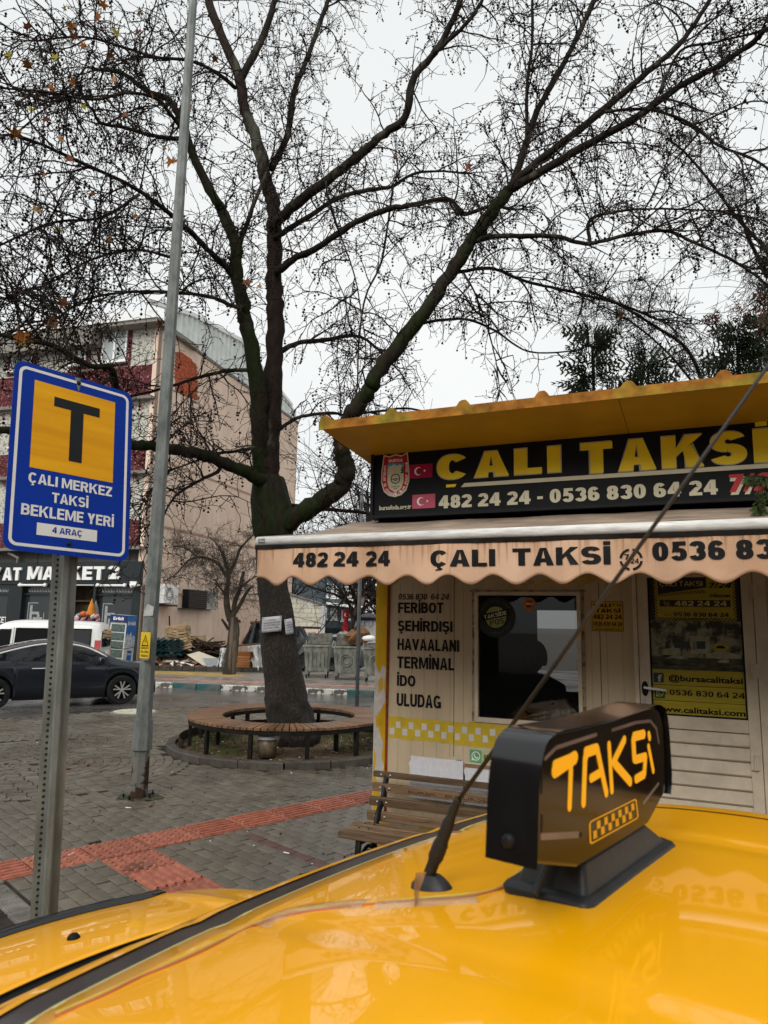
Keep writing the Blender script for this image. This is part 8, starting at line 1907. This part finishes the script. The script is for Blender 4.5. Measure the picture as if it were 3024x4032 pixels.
for k in range(9):
    q = .106+.80*k/8; row=[]
    for i in range(31):
        s = -1+2*i/30; t = TXC_+HW_*s*(1-.02*k/8); lf = LF(t); row.append(tp3(t,lf+q,RZ(t,lf)-slope(q)-.12*max(0,q-.2)))
    rows.append(row)
mb.grid(rows); mb.build('windscreen', m_glass_dark, taxi, world=True, smooth=True)
# bonnet
def HZ(t,l):
    s = (t-TXC_)/.93; u = (l-2.0)/.87; return .968-.085*s*s-.05*u-.13*max(0,u)**2.2-.25*max(0,abs(s)-.82)**2*4 + .012*math.exp(-((abs(s)-.6)/.05)**2)
def HB(t): s = (t-TXC_)/.93; return 2.075-.12*s*s
mb = MB(); rows=[]
for i in range(45):
    s = -1+2*i/44; t = TXC_+.93*s; lb = HB(t); lfm = 2.78-.18*s*s; rows.append([tp3(t,lb+(lfm-lb)*j/30,HZ(t,lb+(lfm-lb)*j/30)) for j in range(31)])
mb.grid(rows); mb.build('bonnet', m_tx, taxi, world=True, smooth=True, solid=.004)
mb = MB(); rows=[[],[],[],[]]
for i in range(31):
    s = -1+2*i/30; t = TXC_+.93*s; lb = HB(t); z = HZ(t,lb)
    for k,(dl_,dz) in enumerate(((.012,-.006),(-.02,-.045),(-.14,-.075),(-.30,-.03))): rows[k].append(tp3(t,lb+dl_,z+dz))
mb.grid(rows); mb.build('cowl', mat('cowl_plastic', (.022,.024,.024), .55, var=.3, scale=9), taxi, world=True, smooth=True)
mb = MB(); q = tp3(1.02,1.97,.905); mb.lathe([(.016,0),(.016,.01),(.010,.018),(.0001,.020)],q,12); mb.build('wiper_nut', m_black, taxi, world=True, smooth=True)
mb = MB(); mb.tube(catmull([tp3(.98,1.97,.915),tp3(1.12,1.985,.92),tp3(1.4,1.99,.915),tp3(1.75,1.97,.90)]), .010, 6); mb.build('wiper_arm', m_black, taxi, world=True)
# front end and wings
mb = MB()
for sg_ in (-1,1):
    rows=[]
    for j in range(16):
        l = 1.9+.88*j/15; t0 = TXC_+sg_*.93; rows.append([tp3(t0+sg_*a,l-.0,HZ(t0,l)+b) for a,b in ((0,-.0),(.04,-.04),(.07,-.14),(.08,-.4),(.06,-.7))])
    mb.grid(rows)
rows=[]
for i in range(21):
    s = -1+2*i/20; t = TXC_+.93*s; lfm = 2.78-.18*s*s; z = HZ(t,lfm); rows.append([tp3(t,lfm+a,z+b) for a,b in ((0,0),(.06,-.06),(.10,-.2),(.12,-.45),(.08,-.65))])
mb.grid(rows); mb.build('front_wing', m_tx, taxi, world=True, smooth=True)
# washer jet
nz_ = (1.36,2.17)
T0 = hit(290,3690,tp3(0,0,0)+Z*.95,Z); nzp = Vector((T0.x,T0.y,0)); tq,lq = nzp.dot(TT),nzp.dot(LL)
mb = MB(); mb.lathe([(.020,0),(.019,.009),(.012,.017),(.0001,.019)],tp3(tq,lq,HZ(tq,lq)-.001),14); mb.build('washer_jet', m_black, taxi, world=True, smooth=True)
# dark bonnet deflector
mb = MB(); rows=[]
for i in range(25):
    s = -1.0+1.60*i/24; t = TXC_+.93*s; lfm = 2.60-.18*s*s; z = HZ(t,lfm); k = 1-max(0,(s-.5)/.12)*.6
    rows.append([tp3(t,lfm+.0,z+.004),tp3(t,lfm+.03,z+.008*k+.001),tp3(t,lfm+.055,z+.012*k-.004),tp3(t,lfm+.060,z+.009*k-.006),tp3(t,lfm+.05,z-.01)])
mb.grid(rows); mb.build('bonnet_deflector', mat('deflector_smoke', (.012,.014,.016), .18, var=.2), taxi, world=True, smooth=True, solid=.004)
for l_ in (2.35,-1.0):
    for sg_ in (-1,1):
        mb = MB(); c = tp3(TXC_+sg_*.95,l_,.33); mb.lathe([(.0001,-.1),(.2,-.1),(.32,-.1),(.33,-.06),(.33,.06),(.32,.1),(.2,.1),(.0001,.1)],c,24,R=(Matrix.Rotation(A0,3,'Z')@Matrix.Rotation(R_(90),3,'Y'))); mb.build('wheel', m_tyre, taxi, world=True)
mb = MB(); mb.add([tp3(TXC_-.8,-1.4,.25),tp3(TXC_+.8,-1.4,.25),tp3(TXC_+.8,2.7,.25),tp3(TXC_-.8,2.7,.25),tp3(TXC_-.8,-1.4,.9),tp3(TXC_+.8,-1.4,.9),tp3(TXC_+.8,1.5,.9),tp3(TXC_-.8,1.5,.9)],[(0,1,2,3),(4,5,6,7),(0,3,7,4),(1,2,6,5)]); mb.build('floor_pan', m_black, taxi, world=True)

# ---------------- antenna
def onT(x,y,T_): d = ray(x,y); k=(T_-CAM.dot(TT))/d.dot(TT); return CAM+d*k
ab = gz(1690,3440,1.50); tA = ab.dot(TT); lA = ab.dot(LL); ab = tp3(tA,lA,RZ(tA,lA))
an = thing('car_antenna', 'long black whip antenna leaning back from its rubber foot on the yellow roof', 'antenna', ab)
P_a = onT(1640,3345,tA); P_b = onT(1795,3165,tA); P_c = onT(3024,1440,tA); dirA = (P_c-P_b).normalized()
mb = MB(); prof = []
rows=[]
for sx_2,sy_2,zz in ((.050,.027,-.004),(.048,.025,.005),(.038,.019,.015),(.026,.014,.022),(.016,.011,.026)):
    rows.append([ab+LL*(sx_2*(math.cos(a)*(1 if math.cos(a)>0 else .8))-.012)+TT*(sy_2*math.sin(a))+Z*zz for a in [2*math.pi*j/24 for j in range(24)]])
mb.grid(rows, closed=True); mb.add(rows[-1],[tuple(range(24))]); mb.build('rubber_foot', mat('rubber_grey', (.022,.023,.024), .45, var=.2), an, world=True, smooth=True)
mb = MB(); mb.add([ab+LL*.02-TT*(-.03)+Z*.001, ab+TT*.085-LL*.01+Z*.001, ab+TT*.035-LL*.035+Z*.001],[(0,1,2)]); mb.build('sealant', m_white, an, world=True)
n0_ = ab+Z*.024
mb = MB(); mb.tube(catmull([n0_, n0_.lerp(P_b,.25), n0_.lerp(P_b,.5), n0_.lerp(P_b,.8), P_b, P_b+dirA*.012]), [.011]*4+[.014]*4+[.0115]*4+[.0085]*4+[.007]*4+[.0055], 14); mb.build('mast_base', mat('mast_rubber', (.030,.026,.022), .5, var=.3), an, world=True, smooth=True)
Lm = (P_c-P_b).length*1.25
mb = MB(); mb.tube([P_b+dirA*.01, P_b+dirA*(Lm*.5), P_b+dirA*Lm], [.0042,.0036,.0024], 8); mb.build('whip', mat('whip_black', (.03,.027,.025), .45), an, world=True, smooth=True)

# ---------------- roof lamp
lz = .0
lm = thing('taxi_roof_lamp', 'glossy black roof lamp with glowing yellow rounded letters and checker strip on a rubber base', 'roof lamp', tp3(1.32,.55,RZ(1.32,.55)), A0)
m_gb = mat('gloss_black', (.006,.006,.007), .16, var=.3, coat=.35, spec=.4); m_rb = mat('base_rubber', (.020,.021,.022), .42, var=.25, scale=8, bump=.05)
t0,t1,l0,l1 = 1.165,1.62,.487,.645; zr = RZ(1.39,.56)
mb = MB(); rows=[]
def rring(t0,t1,l0,l1,r,z,n=5):
    out=[]
    for ct,cl,a0 in ((t1-r,l1-r,0),(t0+r,l1-r,math.pi/2),(t0+r,l0+r,math.pi),(t1-r,l0+r,1.5*math.pi)):
        out += [tp3(ct+r*math.cos(a0+math.pi/2*i/n),cl+r*math.sin(a0+math.pi/2*i/n),z) for i in range(n+1)]
    return out
for g_,z in ((0,-.012),(-.004,.006),(.0,.012),(.008,.016),(.020,.017)):
    rows.append(rring(t0+g_,t1-g_,l0+g_,l1-g_,.02,zr+z))
mb.grid(rows,closed=True); mb.add(rows[-1],[tuple(range(len(rows[-1])))]); mb.build('base_flange', m_rb, lm, world=True, smooth=True)
mb = MB(); rows=[rring(1.183,1.600,.499,.628,.012,zr+.014), rring(1.200,1.520,.510,.612,.010,zr+.058), rring(1.206,1.512,.514,.608,.008,zr+.062)]
mb.grid(rows,closed=True); mb.add(rows[-1],[tuple(range(len(rows[-1])))]); mb.build('base_wedge', m_rb, lm, world=True)
def onL(x,y,L_=.5): d = ray(x,y); k=(L_-CAM.dot(LL))/d.dot(LL); p=CAM+d*k; return (p.dot(TT),p.z)
q = lambda x,y: (1700+x*.6329, 2650+y*.6329)
def chai(P,n=2):
    for _ in range(n): P = [r for a,b in zip(P,P[1:]+P[:1]) for r in (((a[0]*.75+b[0]*.25),(a[1]*.75+b[1]*.25)),((a[0]*.25+b[0]*.75),(a[1]*.25+b[1]*.75)))]
    return P
F_ = [onL(*q(*p)) for p in ((630,1190),(640,800),(655,600),(680,470),(720,405),(770,372),(900,345),(1130,290),(1330,222),(1385,208),(1420,240),(1440,330),(1458,620),(1452,740),(1350,935),(1240,1010),(905,1212))]
lf_ = frame((0,0,0), TT, -LL)
def poly_off(P, s, c=None):
    cx_ = sum(p[0] for p in P)/len(P); cz_ = sum(p[1] for p in P)/len(P); return [(cx_+(x-cx_)*s, cz_+(z-cz_)*s) for x,z in P]
mb = MB(); mb.prism(F_, -.565, -.50, lf_); mb.build('body', m_gb, lm, world=True, bevel=.004)
# hood: wraps over top and both ends, slightly proud
top_pts = F_[0:13+1]
mb = MB(); rows=[]
cxm = sum(p[0] for p in F_)/len(F_); czm = sum(p[1] for p in F_)/len(F_)
outer = [(cxm+(x-cxm)*1.022, czm+(z-czm)*1.045) for x,z in top_pts]
outer = [(v.x, v.y) for v in catmull([Vector((x,z,0)) for x,z in outer], None, 3)]
for L_ in (.490,.575): rows.append([tp3(x,L_,z) for x,z in outer])
mb.grid(rows); mb.build('hood', m_gb, lm, world=True, smooth=True)
mb = MB(); mb.prism(poly_off(F_,.965), -.5, -.4985, lf_); mb.build('face_plate', mat('face_smoke', (.012,.007,.002), .12, var=.3, spec=.25, scale=2), lm, world=True)
s_ = onL(*q(480,1045),.5); c_ = onT(*q(480,1045),F_[0][0]-.004)
mb = MB(); mb.lathe([(.011,0),(.010,.005),(.006,.007),(.0001,.008)],c_,14,R=Matrix.Rotation(A0,3,'Z')@Matrix.Rotation(R_(-90),3,'Y')); mb.build('screw', m_dark_metal, lm, world=True, smooth=True)
m_glow = bpy.data.materials.new('lamp_letter'); m_glow.use_nodes = True; b = m_glow.node_tree.nodes['Principled BSDF']; b.inputs['Base Color'].default_value = (.90,.46,.003,1); b.inputs['Emission Color'].default_value = (1,.42,.002,1); b.inputs['Emission Strength'].default_value = .18; b.inputs['Roughness'].default_value = .4
u = lambda x,y: onL(1950+x*.7878, 2750+y*.7878)
mb = MB(); HL = -.4985
def st(pts, w, dz=0): stroke_mb(mb, lf_, [u(*p) for p in pts], w*.86, HL+dz, .0008)
st([(292,362),(392,295)],.0125); st([(292,335),(395,292)],.010,.0004); st([(372,320),(364,540)],.0085,.0006)  # T
st([(436,520),(444,300),(452,272)],.0095); st([(448,268),(500,250)],.0105,.0004); st([(503,252),(548,470)],.0095,.0006); st([(472,398),(518,370)],.0085,.0008)  # A
st([(564,232),(578,458)],.0085); st([(585,318),(640,205)],.009,.0004); st([(588,322),(668,415)],.0105,.0006)   # K
st([(738,178),(690,190),(685,212),(690,300)],.0105); st([(695,305),(745,290),(740,370)],.0095,.0004); st([(738,378),(698,402)],.0095,.0006)  # S
st([(762,240),(785,360)],.0075); st([(763,180),(766,195)],.0085,.0003)   # i
mb.build('lettering', m_glow, lm, world=True)
mb = MB(); m_chk = mat('lamp_check', (.80,.42,.01), .4, var=.05)
bq = [u(462,615),(u(700,497)),(u(712,597)),(u(466,733))]
def bil(a,b_): 
    tl_,tr_,br_,bl_ = bq; x0=tl_[0]+(tr_[0]-tl_[0])*a; z0=tl_[1]+(tr_[1]-tl_[1])*a; x1=bl_[0]+(br_[0]-bl_[0])*a; z1=bl_[1]+(br_[1]-bl_[1])*a; return (x0+(x1-x0)*b_, z0+(z1-z0)*b_)
o_ = [bil(a,b_) for a,b_ in ((.03,0),(.97,0),(1,.1),(1,.9),(.97,1),(.03,1),(0,.9),(0,.1))]; i_ = [bil(a,b_) for a,b_ in ((.05,.07),(.95,.07),(.97,.13),(.97,.87),(.95,.93),(.05,.93),(.03,.87),(.03,.13))]
mb.add([lf_(x,HL+.0006,z) for x,z in o_+i_],[(i,(i+1)%8,(i+1)%8+8,i+8) for i in range(8)])
for k in range(12):
    a0_=.07+k*.072; b0_=(.16 if k%2 else .5); P=[bil(a0_,b0_),bil(a0_+.068,b0_),bil(a0_+.068,b0_+.34),bil(a0_,b0_+.34)]; mb.add([lf_(x,HL+.0006,z) for x,z in P],[(0,1,2,3)])
mb.build('checker_strip', m_chk, lm, world=True)
for pts,w in ((((228,690),(412,680)),.0048),(((738,522),(812,425)),.0032),(((245,300),(300,245),(500,180)),.0030),(((580,158),(700,120),(770,112),(800,150),(812,220)),.0030)):
    mb = MB(); stroke_mb(mb, lf_, [u(*p) for p in pts], w, HL, .0004); mb.build('moulded_slot', mat('slot_grey', (.16,.12,.11), .3, var=.3), lm, world=True)
mb = MB()
for pts in (((226,470),(228,360)),((226,660),(228,585))): stroke_mb(mb, lf_, [u(*p) for p in pts], .0022, HL, .0006)
stroke_mb(mb, lf_, [u(418,680),u(420,680)], .004, HL, .0012)
mb.build('dark_slot', m_black, lm, world=True)
mb = MB(); mb.tube([tp3(1.30,.562,zr+.0),tp3(1.30,.562,zr+.1)],.030,10); mb.build('mounting_boss', m_rb, lm, world=True); mb = MB(); mb.tube([tp3(1.15,.575,zr+.012),tp3(1.19,.562,zr+.07)],.007,8); mb.build('cable_gland', m_rb, lm, world=True)

# ---------------- wires and tape
def on_roof(x,y,dz=.0):
    z = 1.48
    for _ in range(6): p = gz(x,y,z); z = RZ(p.dot(TT),min(p.dot(LL),1.07))+dz
    return gz(x,y,z)
m_wy = mat('yellow_wire', (.55,.42,.06), .45); m_wr = mat('red_wire', (.45,.13,.06), .45)
wires = thing('lamp_cable', 'thin yellow and red wires taped along the yellow roof from the lamp base', 'cable', on_roof(1900,3540))
wp = [(2165,3448),(2080,3462),(2010,3490),(1950,3510),(1850,3530),(1700,3545),(1500,3560),(1330,3575),(1150,3600),(1000,3648),(850,3720),(700,3790),(560,3850),(400,3925),(217,4005)]
for k_i,(m_,off) in enumerate(((m_wy,-4),(m_wr,6))):
    P=[]
    for i,(x,y) in enumerate(wp):
        p = on_roof(x,y+off*(1 if i%3 else .4)); p.z += .003+(.035 if i == 0 else .020 if i == 1 else .008 if i == 2 else 0); P.append(p)
    mb = MB(); P = catmull(P,None,4); mb.tube(P,[.0025]*len(P),6); mb.build('wire', m_, wires, world=True, smooth=True)
m_tape = mat('clear_tape', (.62,.52,.35), .12, var=.25, scale=20, alpha=.42, coat=1., bump=.5, bscale=30)
def tape(name, lab, pts, w, lift=.004):
    mb = MB(); P = catmull([on_roof(x,y) for x,y in pts],None,6); rows=[]
    for i,p in enumerate(P):
        d = (P[min(i+1,len(P)-1)]-P[max(i-1,0)]).normalized(); sd = d.cross(Z).normalized(); row=[]
        for k in range(7):
            a=-1+k/3; c = p+sd*(w*a*random.uniform(.94,1.06)); c.z = RZ(c.dot(TT),min(c.dot(LL),1.08))+lift*(1-a*a)+.0012+random.uniform(0,.0012); row.append(c)
        rows.append(row)
    mb.grid(rows); return tag(mb.build(name, m_tape, smooth=True), lab, 'tape')
tape('clear_tape','crumpled clear tape holding the wires between antenna foot and lamp base',[(1880,3545),(1740,3552),(1600,3560),(1480,3568)],.026)
tape('clear_tape','long wrinkled clear tape strip over the wires near the windscreen edge',[(1440,3562),(1280,3572),(1120,3600),(1000,3655)],.028)
flp = on_roof(1640,3570); e_ = flp+Z*.052+TT*.01-LL*.002
mb = MB(); rows=[[flp.lerp(e_,t)+TT*(a*.012*(1-.3*t))+LL*(.006*math.sin(t*3+a)) for a in (-1,-.3,.4,1)] for t in (0,.25,.5,.75,1)]; mb.grid(rows); tag(mb.build('tape_flap', mat('tape_flap', (.50,.33,.20), .35, var=.3, alpha=.8, scale=20), smooth=True), 'loose brownish flap of tape standing up from the roof below the antenna foot', 'tape')
# a couple of dirt spots on the roof
mb = MB()
for x,y,r in ((1440,3718,.006),(1432,3722,.004),(2645,3510,.004),(2755,3742,.004),(1700,3520,.003)): p = on_roof(x,y,.0008); mb.add([p+TT*(r*math.cos(a)*1.6)+LL*(r*.6*math.sin(a)) for a in [i*.785 for i in range(8)]],[tuple(range(8))])
rs_ = random.getstate(); random.seed(5)
for i in range(420):
    t_, l_ = random.uniform(.55,2.0), random.uniform(-.3,1.0); r = random.uniform(.0006,.0016)*(2.2 if random.random() < .06 else 1); p = tp3(t_,l_,RZ(t_,l_)+.0006+.0); mb.add([p+TT*(r*math.cos(a))+LL*(r*math.sin(a)) for a in [k*1.05 for k in range(6)]],[tuple(range(6))])
random.setstate(rs_)
tag(mb.build('dirt_speck', mat('dirt_brown', (.30,.13,.03), .9)), 'fine brown dirt specks scattered over the yellow roof', 'dirt', kind='stuff')

# ================================================================ UNSEEN HOUSES BEHIND THE VIEWER (added, and kept dark to deepen the reflections)
m_bg = mat('dark_reflected_wall', (.16,.13,.10), .8, var=.1, scale=1)
for (x,y,w,d,h,lab,a) in ((-22,-12,12,9,10,'brown three storey house far left behind the viewer',-.8),(-15,-1,8,8,7,'low brown house on the far left beyond the frame',-1.3),(-1.5,-15,9,7,8,'brown two storey house straight behind the viewer',0),(-9,-22,10,8,9,'cream three storey house behind the viewer on the left',.1),(5,-24,12,8,11,'four storey cream house behind the viewer on the right',-.05),(22,-10,9,8,8,'two storey house at the far right behind the viewer',.9)):
    T = thing('house', lab, 'house', Vector((x,y,0)), a); mb = MB(); mb.bx(-w/2,w/2,-d/2,d/2,0,h); mb.build('wall', m_bg, T); mb = MB(); mb.bx(-w/2-.4,w/2+.4,-d/2-.4,d/2+.4,h,h+.3); mb.build('roof', mat('rear_roof', (.25,.09,.05), .8), T)
    for i in range(int(w/3)):
        for j in range(int(h/3)):
            mb = MB(); cx_=-w/2+1.6+i*3; mb.bx(cx_-.6,cx_+.6,d/2+.0,d/2+.03,j*3+1,j*3+2.4); mb.build('window', m_glass_dark, T)
